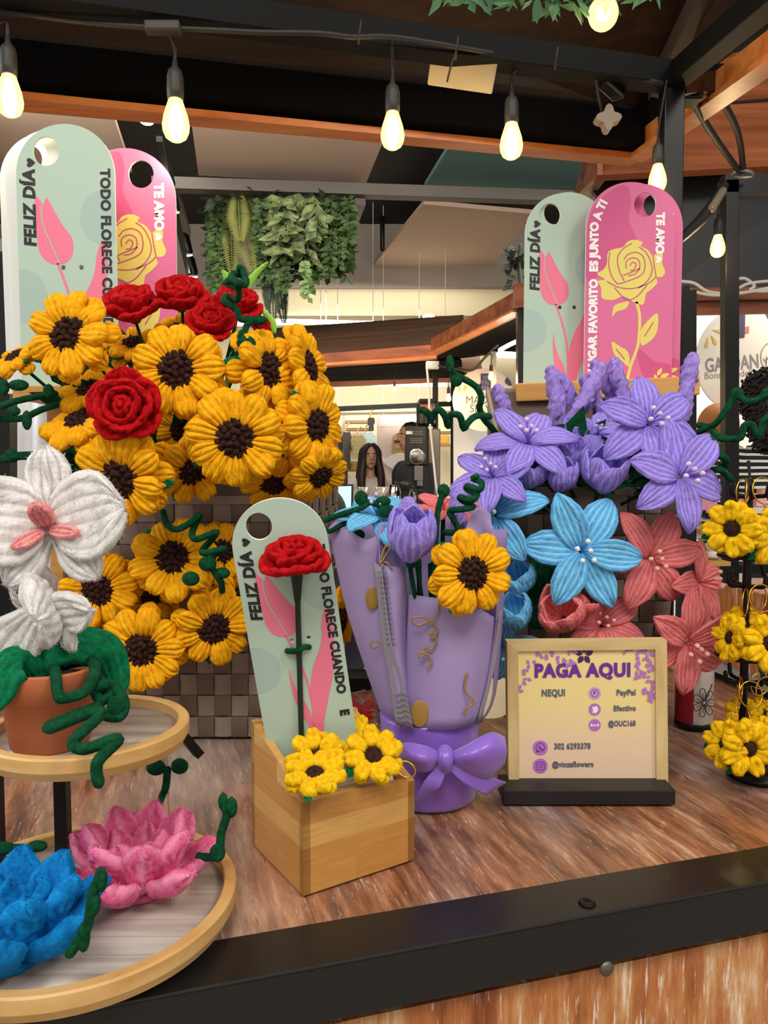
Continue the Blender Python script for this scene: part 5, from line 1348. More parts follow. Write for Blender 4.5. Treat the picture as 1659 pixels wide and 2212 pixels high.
def stext(body, px, py, hpx, m, nm='lettering', bold=.045, wpx=None, rotz=.6, space=1.1):
    """text centred at a pixel on the sign plane, cap height hpx, optional width wpx"""
    size = hpx / SX / .72; c = S(px, py, .0008); sx = 1.
    if wpx:
        t = text_mb(body, size, Matrix(), MB(), bold, 0, 'CENTER', 1., 0, space); xs = [p.x for p in t.v]; sx = (wpx / SX) / (max(xs) - min(xs))
    b = text_mb(body, size, Matrix.Translation(c) @ rot(90, 'X') @ rot(rotz, 'Z'), MB(), bold, 0, 'CENTER', sx, 0, space)
    return part(nm, b, m, sg)
stext('PAGA AQUI', 1258, 1449, 29, PUR, bold=.055, wpx=210)
stext('NEQUI', 1195, 1497, 15, SGREY, wpx=51)
stext('PayPal', 1352, 1496, 12.5, SGREY, wpx=42); stext('Efectivo', 1349, 1530, 12, SGREY, wpx=49); stext('@OUC168', 1343, 1563, 12, SGREY, wpx=60)
stext('302 6293378', 1236, 1612, 13, SGREY, wpx=80); stext('@vinzaflowers', 1237, 1651, 12, SGREY, wpx=91)
def P2(px, py, k=0): p = S(px, py, .0006 + .0002 * k); return p
def disc(px, py, rpx, m, nm, k=0, r2=None):
    b = MB(); n = 28
    if r2 is None: b.add([P2(px + rpx * cos(2 * pi * i / n), py + rpx * sin(2 * pi * i / n), k) for i in range(n)], [tuple(range(n))[::-1]], None, 0, False)
    else:
        b.add([P2(px + q * cos(2 * pi * i / n), py + q * sin(2 * pi * i / n), k) for q in (rpx, r2) for i in range(n)], [(i, n + i, n + (i + 1) % n, (i + 1) % n) for i in range(n)], None, 0, False)
    return part(nm, b, m, sg)
def pxpoly(pts, m, nm, k=1, b=None):
    bb = b or MB(); P = [P2(x, y, k) for x, y in pts]
    ar = sum(pts[i][0] * pts[(i + 1) % len(pts)][1] - pts[(i + 1) % len(pts)][0] * pts[i][1] for i in range(len(pts)))
    if ar > 0: P = P[::-1]
    tri = tessellate_polygon([[V((p.x, p.z, 0)) for p in P]]); bb.add(P, [tuple(t) for t in tri], None, 0, False)
    if b is None: part(nm, bb, m, sg)
ICW = mat('icon_white', '#f4ecf4', .5)
for y in (1497, 1532, 1566): disc(1284.5, y, 13, MAUVE if y > 1500 else mat('icon_pale', '#cf9ad4', .5), 'icon_disc')
for x, y in ((1167, 1615), (1167, 1654)): disc(x, y, 16, MAUVE, 'icon_disc')
disc(1284.5, 1497, 8.5, PUR, 'icon_ring', 1, 7.3); stext('P', 1284, 1497, 7, PUR, 'icon_letter')
pxpoly([(1278, 1527), (1290, 1525), (1292, 1533), (1288, 1540), (1278, 1539), (1281, 1534)], ICW, 'icon_mark'); stext('Bre-B', 1284.5, 1566, 6, ICW, 'icon_letter', wpx=19)
disc(1167, 1614, 10, PUR, 'icon_ring', 1, 8.4); pxpoly([(1159, 1620), (1164, 1623), (1157, 1626)], PUR, 'icon_mark')
pxpoly([(1163, 1610), (1165, 1609), (1166, 1613), (1170, 1617), (1173, 1617), (1173, 1620), (1169, 1620), (1164, 1616)], PUR, 'icon_mark')
b = MB(); rrq = lambda h, r: [(1167 + sx_ * (h - r) + r * cos(a), 1654 + sy_ * (h - r) + r * sin(a)) for sx_, sy_, a0 in ((1, 1, 0), (-1, 1, pi / 2), (-1, -1, pi), (1, -1, 1.5 * pi)) for a in [a0 + pi / 2 * t / 5 for t in range(6)]]
o1, o2 = rrq(9.5, 4), rrq(8.1, 3); n = len(o1)
b.add([P2(*p, 1) for p in o1] + [P2(*p, 1) for p in o2], [(i, n + i, n + (i + 1) % n, (i + 1) % n) for i in range(n)], None, 0, False); part('icon_mark', b, PUR, sg)
disc(1167, 1654, 4.8, PUR, 'icon_ring', 1, 3.5); disc(1173, 1648.5, 1.1, PUR, 'icon_mark', 1)
# leaf sprays and the little flower
def sleaf(b, x, y, a, L, w=.42):
    ca, sa = cos(R(a)), sin(R(a))
    pts = [(x + L * (ca * p - sa * q * w), y - L * (sa * p + ca * q * w)) for p, q in ((0, 0), (.3, .8), (.65, .75), (1, 0), (.65, -.75), (.3, -.8))]
    global LK; LK += .02
    pxpoly(pts, None, None, 1 + LK, b)
LK = 0.
b = MB(); rq = random.Random(4)
for a in (90, 20, 160, 235, 305): sleaf(b, 1261 + 3 * cos(R(a)), 1414 - 3 * sin(R(a)), a, 19 if a != 90 else 13, .38)
part('printed_flower', b, DPUR, sg)
for path in ([(1205, 1403), (1168, 1412), (1152, 1425), (1135, 1445), (1138, 1465), (1118, 1478), (1120, 1494)], [(1175, 1420), (1195, 1418), (1205, 1425), (1225, 1432), (1238, 1430)], [(1206, 1404), (1228, 1406), (1240, 1410)], [(1350, 1406), (1375, 1408), (1395, 1412), (1410, 1418)], [(1372, 1420), (1378, 1438), (1380, 1455), (1370, 1462)], [(1392, 1420), (1400, 1432), (1406, 1440), (1388, 1450)], [(1396, 1462), (1408, 1476), (1400, 1492), (1386, 1493)], [(1412, 1500), (1412, 1510)]):
    Q = spline([V((x, y, 0)) for x, y in path], 4); b = MB()
    for i, p in enumerate(Q[::2] if len(Q) > 6 else Q):
        for s in (0, 1): sleaf(b, min(max(p.x, 1121), 1408), p.y, rq.uniform(0, 360), rq.uniform(9, 12), .36)
    part('printed_leaves', b, MAUVE, sg)
# ------------------------------------------------------------------ right basket
br_, RB, RT = basket('woven_basket', (WY(1120, 1.10), 1.10), (WY(1440, 1.10), 1.10), (WY(1120, 1.10) - .005, 1.27), (WY(1450, 1.10) + .02, 1.27),
    'brown woven strap basket of lilac, blue and coral lilies at the right', (W(1280, 1062, 1.085).z, 1.14), (W(1300, 845, 1.27).z, 1.14), 10, 11)
CR = V((WY(1285, 1.17), 1.17, .30))
GL = 'lilies in the right basket'
lowr = lambda px, py: W(px, py, 1.10)
LL = [
 (1140, 960, 215, 1.00, -6, 46, LILAC, 'lilac lily opening upwards at the left of the right basket', 10, PALE, CR, {}),
 (1064, 1032, 190, .98, -22, 38, LILAC, 'lilac lily lowest at the left rim of the right basket', 30, PALE, CR, {}),
 (1400, 916, 228, .97, 6, 16, LILAC, 'large lilac lily highest in the right basket, facing forward', 35, PALE, CR, {}),
 (1466, 1030, 240, .95, 12, 12, LILAC, 'lilac lily at the right rim with a petal drooping over the coral one', 39, PALE, CR, {}),
 (1290, 940, 130, 1.06, 4, 40, LILAC, 'small lilac lily half hidden behind the tulips', 15, PALE, CR, {}),
 (1256, 1190, 256, .96, -2, 4, SKY, 'sky blue lily facing forward on the front of the right basket', -3, PALEB, lowr(1256, 1190), {}),
 (1068, 1112, 235, .99, -26, 24, SKY, 'sky blue lily behind the bouquet, beside the corkscrew wire', 10, PALEB, lowr(1110, 1115), {}),
 (1088, 1395, 170, 1.02, -30, -20, SKY, 'sky blue lily lowest, between the bouquet and the payment sign', 15, PALEB, lowr(1130, 1380), {}),
 (1402, 1206, 222, .98, 6, 2, CORAL, 'coral lily facing forward right of the sky blue one', 5, PALEC, lowr(1390, 1200), {}),
 (1508, 1258, 200, 1.01, 48, 12, CORAL, 'coral lily turned right with a dark open throat', 0, PALEC, lowr(1430, 1260), {}),
 (1482, 1385, 232, .96, 10, -12, CORAL, 'coral lily drooping in front of the drinks can', 30, PALEC, lowr(1420, 1380), {}),
 (1300, 1352, 195, .99, -4, 30, CORAL, 'coral lily just above the top edge of the payment sign', 40, PALEC, lowr(1300, 1350), {})]
for x, y, dp, d, az, el, m, lb, s, st, t, kw in LL: lily(x, y, dp, d, az, el, m, lb, GL, s, t, stam=st, **kw)
GTu = 'tulips in the right basket'
for x, y, dp, d, az, el, m, lb, s, op in [
 (1214, 1030, 70, .99, -2, 58, LILAC, 'lilac tulip bud in the middle of the basket rim', 0, 2),
 (1306, 1020, 90, .98, 8, 54, LILAC, 'largest lilac tulip right of the middle of the rim', 30, 8),
 (1150, 1020, 68, 1.0, -10, 60, LILAC, 'lilac tulip at the left of the rim row', 15, 10),
 (1230, 985, 72, 1.03, 0, 60, LILAC, 'open lilac tulip behind the rim row', 40, 12),
 (1250, 938, 66, 1.08, -6, 66, LILAC, 'lilac tulip farthest back below the lavender', 10, 10),
 (1120, 1250, 76, .99, -24, 40, SKY, 'sky blue tulip beside the bouquet, upper one', 20, 4),
 (1112, 1325, 80, .98, -20, 44, SKY, 'sky blue tulip beside the bouquet, lower one', 50, 4),
 (1212, 1322, 96, .96, -24, 30, CORAL, 'open coral tulip just above the payment sign', 0, 7),
 (1262, 1290, 74, .98, 14, 44, CORAL, 'coral tulip beneath the sky blue lily', 35, 12),
 (1298, 1262, 62, 1.0, 0, -50, CORAL, 'coral bud directly below the sky blue lily', 10, 0)]:
    tulip(x, y, dp, d, az, el, m, lb, GTu, s, CR if y < 1100 else lowr(min(max(x, 1125), 1435), y + 8), open_=op)
GV = 'lavender spikes in the right basket'
for pts, d, r, lb in [
 ([(1190, 800), (1202, 860), (1206, 925)], 1.14, .0115, 'lavender spike standing second from the left'),
 ([(1210, 812), (1228, 850), (1244, 890)], 1.16, .010, 'lavender spike leaning right behind the second one'),
 ([(1300, 792), (1265, 860), (1222, 935)], 1.13, .0115, 'lavender spike slanting down to the left'),
 ([(1262, 818), (1290, 870), (1318, 925)], 1.15, .010, 'lavender spike crossing behind the slanting one'),
 ([(1284, 785), (1315, 840), (1340, 885)], 1.17, .010, 'lavender spike under the pink card, behind the crossing'),
 ([(1326, 782), (1338, 830), (1352, 890)], 1.15, .0115, 'lavender spike tallest, in front of the pink card'),
 ([(1394, 832), (1388, 855), (1378, 890)], 1.14, .0095, 'short lavender spike behind the largest lily'),
 ([(1496, 772), (1486, 830), (1474, 905)], 1.12, .0115, 'lavender spike alone at the far right'),
 ([(1074, 838), (1086, 870), (1104, 915)], 1.12, .0095, 'lavender spike alone at the far left')]:
    spike(pts, d, lb, GV, r, tgt=CR)
GWR = 'curled green wires on the right basket'
P = [W(1085, 960, 1.04), W(1065, 928, 1.03), W(1045, 905, 1.02), W(1036, 880, 1.01), W(1040, 858, 1.0), W(1028, 835, .995), W(1000, 818, .99), W(985, 812, .985)]
wire(P, 'green wire rising left of the lilac lilies, with a pointed leaf tip', .0042, GWR, coils=[(W(986, 820, .985), (.008, .006, .009)), (W(972, 786, .98), (.0055, .004, .011))])
wire([W(985, 812, .985), W(978, 800, .982), W(972, 786, .98)], 'small tip of the left green wire', .0034, GWR)
P = [W(1058, 900, 1.01), W(1030, 898, 1.0), W(1012, 912, .99), W(1002, 926, .99), W(996, 905, .98), W(988, 895, .975), W(972, 898, .98), W(968, 920, .985), W(962, 900, .97), W(950, 886, .965), W(938, 892, .97), W(930, 912, .975), W(928, 900, .97), W(920, 888, .965), W(908, 885, .965)]
wire(P, 'looping green wire reaching left over the coffee kiosk', .0044, GWR)
P = [W(1505, 935, 1.02), W(1545, 915, .99), W(1572, 880, .98), W(1592, 850, .975), W(1610, 866, .97), W(1640, 862, .965), W(1670, 838, .96)]
wire(P, 'green wire arching right over the striped shirt', .0042, GWR, coils=[(W(1592, 850, .975), (.0085, .006, .008)), (W(1658, 850, .965), (.0085, .006, .008))])
P = [W(1510, 918, 1.03), W(1535, 925, 1.0), W(1552, 945, .985), W(1575, 948, .98), W(1600, 945, .975), W(1608, 920, .972), W(1625, 918, .97), W(1640, 945, .968), W(1652, 905, .965), W(1680, 900, .96)]
wire(P, 'wavy green wire below the arching one at the right', .0044, GWR)
P = [W(1512, 955, 1.0), W(1530, 945, .97), W(1548, 965, .965), W(1545, 990, .97), W(1525, 998, .985), W(1552, 985, .96), W(1570, 995, .962), W(1560, 1010, .97), W(1532, 1018, .975), W(1555, 1015, .955), W(1580, 1035, .96)]
wire(P, 'curled green wire hanging beside the right rim lily', .0044, GWR)
for px, py, az, el in ((1180, 1250, -8, 5), (1165, 1290, -10, 0), (1440, 1290, 10, 0), (1180, 1060, 0, 20), (1350, 1060, 0, 30)):
    pass
b = MB()
for x in (1152, 1165, 1178, 1190): b.tube([W(x, 1170, 1.03), W(x + 3, 1260, 1.02), W(x + 2, 1350, 1.03)], .0075, 8)
solo('green_wrap', b, GREEN, 'thick green wrapped stems between the blue tulips and coral tulip', 'stems')
b = MB()
for i in range(70):
    c = W(rl.uniform(1120, 1460), rl.uniform(960, 1060), rl.uniform(1.06, 1.13)); leaf_quad(b, c, (rl.uniform(-1, 1), rl.uniform(-1, 0), rl.uniform(-.3, 1)), (0, -1, .5), .06, .03)
solo('leaf_filling', b, GREEN, 'dark green filling behind the lilac tulips in the right basket', 'foliage', kind='stuff')

# ------------------------------------------------------------------ can, box behind the sign
cc = WZ(1514, 1580, 0); cr = .0268 * 1.0
k = NT('can_label'); tc = k.n('ShaderNodeTexCoord'); sx = k.n('ShaderNodeSeparateXYZ'); k.l(tc.outputs['Object'], sx.inputs[0])
gt = k.n('ShaderNodeMath', operation='GREATER_THAN'); k.l(sx.outputs[0], gt.inputs[0]); gt.inputs[1].default_value = -.0105
k.l(k.mix(gt.outputs[0], lin('#a8243a'), lin('#cfc8c0')), k.b.inputs['Base Color']); k.set(Roughness=.3, Metallic=.3); CANL = k.m
cn = thing('drinks_can', 'white and red can with a drawn flower behind the payment sign', 'can', loc=(cc.x, cc.y + cr, 0))
part('can_body', MB().lathe([(cr * .92, .003), (cr, .010), (cr, .112), (cr * .9, .122), (cr * .84, .122)], 40), CANL, cn, False)
part('can_base', MB().lathe([(cr * .9, 0), (cr * 1.01, .001), (cr * 1.01, .009), (cr * .9, .010)], 40), BLACKM, cn, False)
INKC = mat('can_ink', '#3a3836', .6)
def on_can(px, py):
    r = ray(px, py); o = V((0, 0, HC)); cx_, cy_ = cc.x, cc.y + cr; Rr = cr + .0006
    A = r.x ** 2 + r.y ** 2; B = -2 * (r.x * cx_ + r.y * cy_); C_ = cx_ ** 2 + cy_ ** 2 - Rr ** 2
    D_ = max(0, B * B - 4 * A * C_); t = (-B - sqrt(D_)) / (2 * A); return o + r * t
b = MB()
for i in range(7):
    a = 2 * pi * i / 7; c0 = (1522, 1518)
    pt = [(c0[0] + q * cos(a + s), c0[1] + q * 1.25 * sin(a + s)) for q, s in ((3, 0), (16, -.35), (24, -.15), (24, .2), (14, .4), (3, .1))]
    b.tube([on_can(*p) for p in pt], .00045, 4, True, 4); b.tube([on_can(c0[0] + q * cos(a), c0[1] + q * 1.25 * sin(a)) for q in (3, 10, 18)], .0004, 4)
b.tube([on_can(1524, 1510), on_can(1532, 1495), on_can(1538, 1478)], .0007, 5)
part('drawn_flower', b, INKC, cn)
b = MB(); a = WZ(1432, 1552, 0); b.box((a.x + .028, a.y + .06, .055), (.075, .05, .11), RC, .001)
solo('cardboard_box', b, mat('kraft_box', '#5e4a3c', .7), 'small dark brown carton between the payment sign and the can', 'box')

# ------------------------------------------------------------------ keychain rack at the right edge
rx, rd = WY(1618, .93), .93
rk = thing('keychain_rack', 'black wire rack hung with sunflower keychains at the right edge', 'rack', loc=(rx, rd, 0))
part('pole', MB().tube([(0, 0, .006), (0, 0, W(1620, 1035, rd).z)], .0048, 10, False), BLACKM, rk, False)
part('base', MB().lathe([(0, 0), (.036, 0), (.036, .005), (0, .007)], 30, tr(.02, 0, 0)), BLACKM, rk, False)
def hook(z, a, L=.026):
    dv = V((cos(a), sin(a), 0))
    b = MB().tube([V((0, 0, z)), dv * L * .5 + V((0, 0, z + .002)), dv * L + V((0, 0, z + .004)), dv * L * 1.12 + V((0, 0, z + .016))], .0026, 8, True, 4)
    return part('hook', b, BLACKM, rk, False)
def zat(py): return W(1620, py, rd).z
for py in (1215, 1430): part('ring_bar', MB().tube([V((.032 * cos(2 * pi * i / 20), .032 * sin(2 * pi * i / 20), zat(py - 15))) for i in range(20)], .0028, 8, False, closed=True), BLACKM, rk, False)
for py in (1075, 1268, 1475):
    for a in (R(200), R(250), R(-20), R(-70), R(100)): hook(zat(py), a)
for py, q in ((1195, 1268), (1405, 1475)):
    part('bracket', MB().tube([V((.012, -.005, zat(py))), V((.022, -.006, zat(q) + .006)), V((.03, -.008, zat(q))), V((.042, -.006, zat(q) + .006)), V((.044, -.004, zat(py)))], .0028, 8), BLACKM, rk, False)
GK = 'sunflower keychains on the black rack'
KF = [
 (1582, 1142, 124, .875, -38, 2, 'keychain sunflower on the top tier, facing left', 0, (1612, 1065, .88, .016, (.9, -.4, 0), 1)),
 (1602, 1168, 96, .895, -5, -62, 'keychain sunflower on the top tier, drooping in the middle', 20, (1605, 1062, .90, .015, (.6, -.8, 0), 1)),
 (1668, 1160, 130, .885, 20, 0, 'keychain sunflower on the top tier, cut by the frame edge', 10, (1650, 1060, .89, .016, (.3, -.9, .2), 1)),
 (1580, 1378, 104, .90, -80, 10, 'keychain sunflower on the middle tier, turned edge-on with a green back', 0, (1610, 1300, .90, .016, (.8, -.6, 0), 1)),
 (1604, 1352, 90, .93, -10, 20, 'keychain sunflower on the middle tier, behind the others', 20, (1640, 1290, .92, .015, (.5, -.8, .1), 1)),
 (1660, 1388, 130, .875, 12, 4, 'keychain sunflower on the middle tier, facing forward at the frame edge', 30, (1645, 1292, .88, .016, (.2, -.9, .2), 1)),
 (1570, 1608, 110, .88, -60, 20, 'keychain sunflower on the bottom tier, edge-on at the left', 0, (1600, 1490, .89, .015, (.8, -.5, 0), 1)),
 (1616, 1616, 130, .86, 6, -6, 'keychain sunflower on the bottom tier, facing forward', 20, (1622, 1500, .87, .015, (.2, -.9, .2), 1)),
 (1606, 1545, 84, .95, 0, 40, 'keychain sunflower on the bottom tier, behind at the top', 10, (1600, 1478, .95, .014, (.7, -.6, 0), 1)),
 (1672, 1590, 110, .88, 40, 10, 'keychain sunflower on the bottom tier, cut by the frame edge', 40, (1655, 1490, .89, .015, (.3, -.9, .1), 1)),
 (1650, 1545, 80, .96, 10, 40, 'keychain sunflower on the bottom tier, far side of the pole', 0, (1640, 1478, .96, .014, (.3, -.9, .1), 1))]
for x, y, dp, d, az, el, lb, s, rg in KF: keyflower(x, y, dp, d, az, el, lb, GK, s, rg, 8)

# ------------------------------------------------------------------ small things behind the middle
c = WZ(795, 1492, 0)
tb = thing('card_reader', 'dark navy tablet with a silver stand between the mint card and the bouquet', 'tablet', loc=c)
b = MB(); quad(b, [W(745, 1478, 1.36), W(850, 1474, 1.36), W(850, 1372, 1.44), W(745, 1376, 1.44)], .012); part('screen', b, mat('navy_screen', '#151a2c', .2), tb)
b = MB(); quad(b, [W(742, 1476, 1.34), W(850, 1462, 1.34), W(850, 1478, 1.335), W(742, 1492, 1.335)], .03); part('silver_lip', b, mat('silver_lip', '#a8a49e', .35, .5), tb)
part('stand', MB().box((c.x, c.y + .02, .012), (.12, .06, .024)), BLACKM, tb)
b = MB(); quad(b, [W(786, 1442, 1.352), W(812, 1438, 1.352), W(814, 1450, 1.348), W(790, 1456, 1.348)], .002); part('white_sticker', b, mat('sticker', '#f0ead8', .5), tb)
PLAS = mat('clear_plastic', '#f4ece4', .12, spec=.7, trans=.92, alpha=.35)
b = MB().ball(WZ(798, 1560, 0) + V((.0, 0, .022)), (.052, .034, .024), 24, 14)
for i, p in enumerate(b.v): b.v[i] = p + V((0, 0, .010)) * noise.noise(p * 70) + V((.012, .008, 0)) * noise.noise(p * 55 + V((3, 1, 2)))
for i, p in enumerate(b.v): b.v[i] = V((p.x, p.y, max(p.z, .0015)))
pbag = solo('plastic_bag', b, PLAS, 'crumpled clear plastic bag with red flowers behind the bamboo box', 'bag')
c = WZ(800, 1556, 0) + V((0, 0, .016)); b = MB()
for i in range(16):
    q = c + V((rl.uniform(-.035, .03), rl.uniform(-.015, .015), rl.uniform(-.008, .010))); b.ball(q, (.009, .007, .006), 8, 6)
solo('red_flower_bundle', b, RED, 'bundle of deep red wire flowers inside the plastic bag', 'flowers')
b = MB().ball(WZ(1062, 1560, 0) + V((.0, .03, .03)), (.045, .03, .034), 20, 12)
for i, p in enumerate(b.v): b.v[i] = p + V((.006, .004, .008)) * noise.noise(p * 60); b.v[i].z = max(b.v[i].z, .001)
solo('paper_lantern', b, mat('cream_glow', '#f2dcae', .6, emit=.35), 'glowing cream ball behind the bow and the payment sign', 'lamp')
# ------------------------------------------------------------------ string lights of our kiosk
GLASSB = None
k = NT('bulb_glass'); tb_ = k.n('ShaderNodeBsdfTransparent'); em = k.n('ShaderNodeEmission'); mx = k.n('ShaderNodeMixShader')
em.inputs[0].default_value = (1.0, .70, .22, 1); em.inputs[1].default_value = 3.4; mx.inputs[0].default_value = .42
k.l(tb_.outputs[0], mx.inputs[1]); k.l(em.outputs[0], mx.inputs[2])
gl = k.n('ShaderNodeBsdfGlossy'); gl.inputs['Roughness'].default_value = .05; mx2 = k.n('ShaderNodeMixShader'); mx2.inputs[0].default_value = .06
k.l(mx.outputs[0], mx2.inputs[1]); k.l(gl.outputs[0], mx2.inputs[2]); k.l(mx2.outputs[0], k.t.nodes['Material Output'].inputs[0]); GLASSB = k.m
FILA = mat('bulb_filament', '#ffdca8', .5, emit=45)
SOCK = mat('bulb_socket', '#2a2520', .55); CORD = mat('black_cord', '#1c1815', .6)
def bulb(px, ytop, ybot, d, label, cord_to=None, sock=.62, tilt=0, light=.85, group='string light bulbs', nm='string_bulb', pt=True):
    """px = axis column, ytop/ybot = glass top and bottom rows"""
    t = W(px, ytop, d); L = t.z - W(px, ybot, d).z; k_ = L / .088
    M = Matrix.Translation(t) @ rot(tilt, 'Y') @ scl(k_)
    root = thing(nm, label, 'light bulb', M, group)
    g = [(0, -.088), (.012, -.0865), (.021, -.080), (.0262, -.068), (.0275, -.056), (.0245, -.038), (.018, -.018), (.0135, -.004), (.0132, .0)]
    part('glass', MB().lathe(g, 28), GLASSB, root, False)
    fm = MB()
    for i in range(6):
        a = 2 * pi * i / 6; fm.tube([(.004 * cos(a), .004 * sin(a), -.014), (.0115 * cos(a), .0115 * sin(a), -.045), (.008 * cos(a + .6), .008 * sin(a + .6), -.068)], .0034, 6)
    part('filament', fm, FILA, root, False)
    s = MB().lathe([(.0135, -.006), (.0165, -.004), (.0172, .012), (.0165, .040), (.0135, .052), (.006, .060), (.004, .075), (0, .076)], 20)
    part('socket', s, SOCK, root, False)
    if cord_to is not None:
        I = WM[root.name].inverted(); part('cord', MB().tube([(0, 0, .07), (0, 0, .10), I @ V(cord_to)], .0034, 7), CORD, root, False)
    if pt and light:
        ld = bpy.data.lights.new('bulb_light', 'POINT'); ld.energy = light; ld.color = (1, .72, .38); ld.shadow_soft_size = .02
        lo_ = bpy.data.objects.new('bulb_light', ld); COL.objects.link(lo_); lo_.parent = root; lo_.matrix_basis = tr(0, 0, -.1)
    return root
bulb(19, 158, 252, 1.22, 'glowing bulb cut by the left edge of the photo', W(5, 50, 1.22))
bulb(379, 210, 306, 1.27, 'glowing bulb second from the left, above the pink card', W(358, 58, 1.25))
bulb(848, 238, 323, 1.36, 'glowing bulb near the middle, left of the junction box', W(846, 82, 1.33))
bulb(1105, 262, 344, 1.43, 'glowing bulb in front of the teal ceiling panel', W(1126, 128, 1.41))
bulb(1421, 352, 415, 1.47, 'glowing bulb behind the top of the right pink card', W(1440, 175, 1.47))
bulb(1551, 505, 556, 2.33, 'glowing bulb beside the black post at the right', W(1552, 395, 2.33), light=2.0)
# bulb with green garland right overhead
c = W(1303, 30, 1.02)
gb = thing('globe_bulb', 'round yellowish bulb hanging at the top edge below the leafy garland', 'light bulb', loc=c)
part('glass', MB().ball(c, (.019, .019, .0205), 22, 14), GLASSB, gb)
part('filament', MB().ball(c + V((0, 0, .001)), (.0085, .0085, .0085), 12, 8), FILA, gb)
part('socket', MB().lathe([(.012, .017), (.013, .03), (.011, .06), (0, .061)], 16, Matrix.Translation(c)), SOCK, gb)
b = MB(); rg = random.Random(9)
MG = mat('garland_green', '#2e5a34', .6, var=(12, '#4c7a44')); MGC = mat('garland_tip', '#b8b884', .6)
for i in range(230):
    x = rg.uniform(930, 1420); y = rg.uniform(-70, 6) + 18 * sin((x - 930) / 490 * pi) - 8
    leaf_quad(b, W(x, y, rg.uniform(1.0, 1.14)), (rg.uniform(-1, 1), rg.uniform(-.6, .3), rg.uniform(-1, .2)), (rg.uniform(-.6, .6), -1, rg.uniform(-.2, .9)), rg.uniform(.022, .036), rg.uniform(.008, .014))
b.tube([W(880, -40, 1.08), W(1100, -30, 1.06), W(1300, -40, 1.06), W(1480, -60, 1.08)], .006, 6)
solo('leafy_garland', b, MG, 'green leafy garland hanging at the top edge above the junction box', 'garland')

# cords, clips, junction box and plugs on the beam
sl = thing('light_string', 'black light-string cord running along the beam', 'cord', loc=W(358, 58, 1.25))
part('cord', MB().tube([W(-120, 8, 1.22), W(60, 32, 1.23), W(200, 50, 1.24), W(340, 60, 1.25), W(480, 66, 1.26), W(560, 70, 1.265), W(690, 72, 1.275), W(760, 80, 1.29), W(850, 80, 1.32), W(1000, 104, 1.36), W(1126, 126, 1.41), W(1290, 150, 1.45), W(1430, 180, 1.47)], .0042, 8), CORD, sl)
part('tee_joint', MB().box(W(352, 60, 1.247), (.056, .02, .016), None, .003), SOCK, sl)
for x, y, d in ((780, 62, 1.30), (1205, 118, 1.42), (990, 96, 1.33)):
    part('clip', MB().tube([W(x, y - 16, d - .035), W(x - 4, y + 12, d - .035), W(x - 6, y + 32, d - .02)], .0018, 6), CORD, sl)
jb = thing('junction_box', 'cream plastic junction box strapped under the beam', 'junction box', loc=W(1000, 150, 1.42))
jm = Matrix.Translation(W(1000, 146, 1.42)) @ rot(8, 'Y') @ rot(-52, 'X')
IV = mat('ivory_plastic', '#b8aa88', .45)
part('cover', MB().box((0, 0, 0), (.118, .066, .03), jm, .003), IV, jb)
b = MB()
for x in (-.012, .016, .038): b.tube([jm @ V((x + .012 * cos(a), -.004 + .012 * sin(a), .0155)) for a in [2 * pi * i / 16 for i in range(16)]], .0006, 5, False, closed=True)
part('knockouts', b, mat('ivory_dark', '#857650', .5), jb)
part('zip_tie', MB().tube([W(990, 98, 1.34), W(975, 140, 1.36), W(966, 176, 1.38)], .0018, 6), CORD, jb)
pl = thing('hanging_plug', 'grey plug dangling on a short cord beside the post', 'plug', loc=W(1312, 258, 1.5))
part('cord', MB().tube([W(1288, 172, 1.46), W(1292, 205, 1.48), W(1300, 240, 1.5)], .003, 7), CORD, pl)
b = MB(); Mp = Matrix.Translation(W(1312, 258, 1.5)) @ rot(90, 'X')
b.slab([(.019 * (1 + .28 * cos(4 * a)) * cos(a), .019 * (1 + .28 * cos(4 * a)) * sin(a)) for a in [2 * pi * i / 32 for i in range(32)]], -.012, .012, Mp)
part('plug_body', b, mat('grey_plug', '#7c6f62', .6), pl)
pl = thing('black_plug', 'black plug hanging under the beam above the grey one', 'plug', loc=W(1325, 190, 1.48))
part('plug_body', MB().bar(W(1300, 170, 1.47), W(1340, 205, 1.50), .028, .022, bev=.004), BLACKM, pl)
part('cord', MB().tube([W(1345, 210, 1.50), W(1345, 180, 1.52), W(1300, 165, 1.50), W(1270, 160, 1.47)], .003, 7), CORD, pl)
cb_ = thing('conduit_cables', 'two thick black cables looping down to the neighbouring post', 'cable', loc=W(1600, 375, 2.35))
part('cable', MB().tube([W(1490, 200, 1.62), W(1520, 260, 1.8), W(1560, 320, 2.1), W(1598, 372, 2.33)], .0085, 9), CORD, cb_)
part('cable', MB().tube([W(1520, 190, 1.62), W(1560, 220, 1.8), W(1595, 290, 2.1), W(1606, 370, 2.33)], .0085, 9), CORD, cb_)
part('joint', MB().box(W(1484, 205, 1.62), (.05, .05, .035), None, .004), BLACKM, cb_)
part('cable_tie', MB().tube([W(1605 + 22 * cos(a), 376 + 8 * sin(a), 2.33 + .02 * sin(a)) for a in [2 * pi * i / 12 for i in range(12)]], .004, 6, closed=True), mat('silver_metal', '#b8b4ac', .3, .8), cb_)
part('connector', MB().tube([W(1566, 400, 2.33), W(1525, 462, 2.3), W(1488, 500, 2.27), W(1470, 518, 2.25)], [.012, .017, .014, .010], 12, True, 4), CORD, cb_)
part('clear_sleeve', MB().tube([W(1562, 412, 2.31), W(1536, 452, 2.29)], .012, 12, False), mat('sleeve', '#8a7a68', .25), cb_)

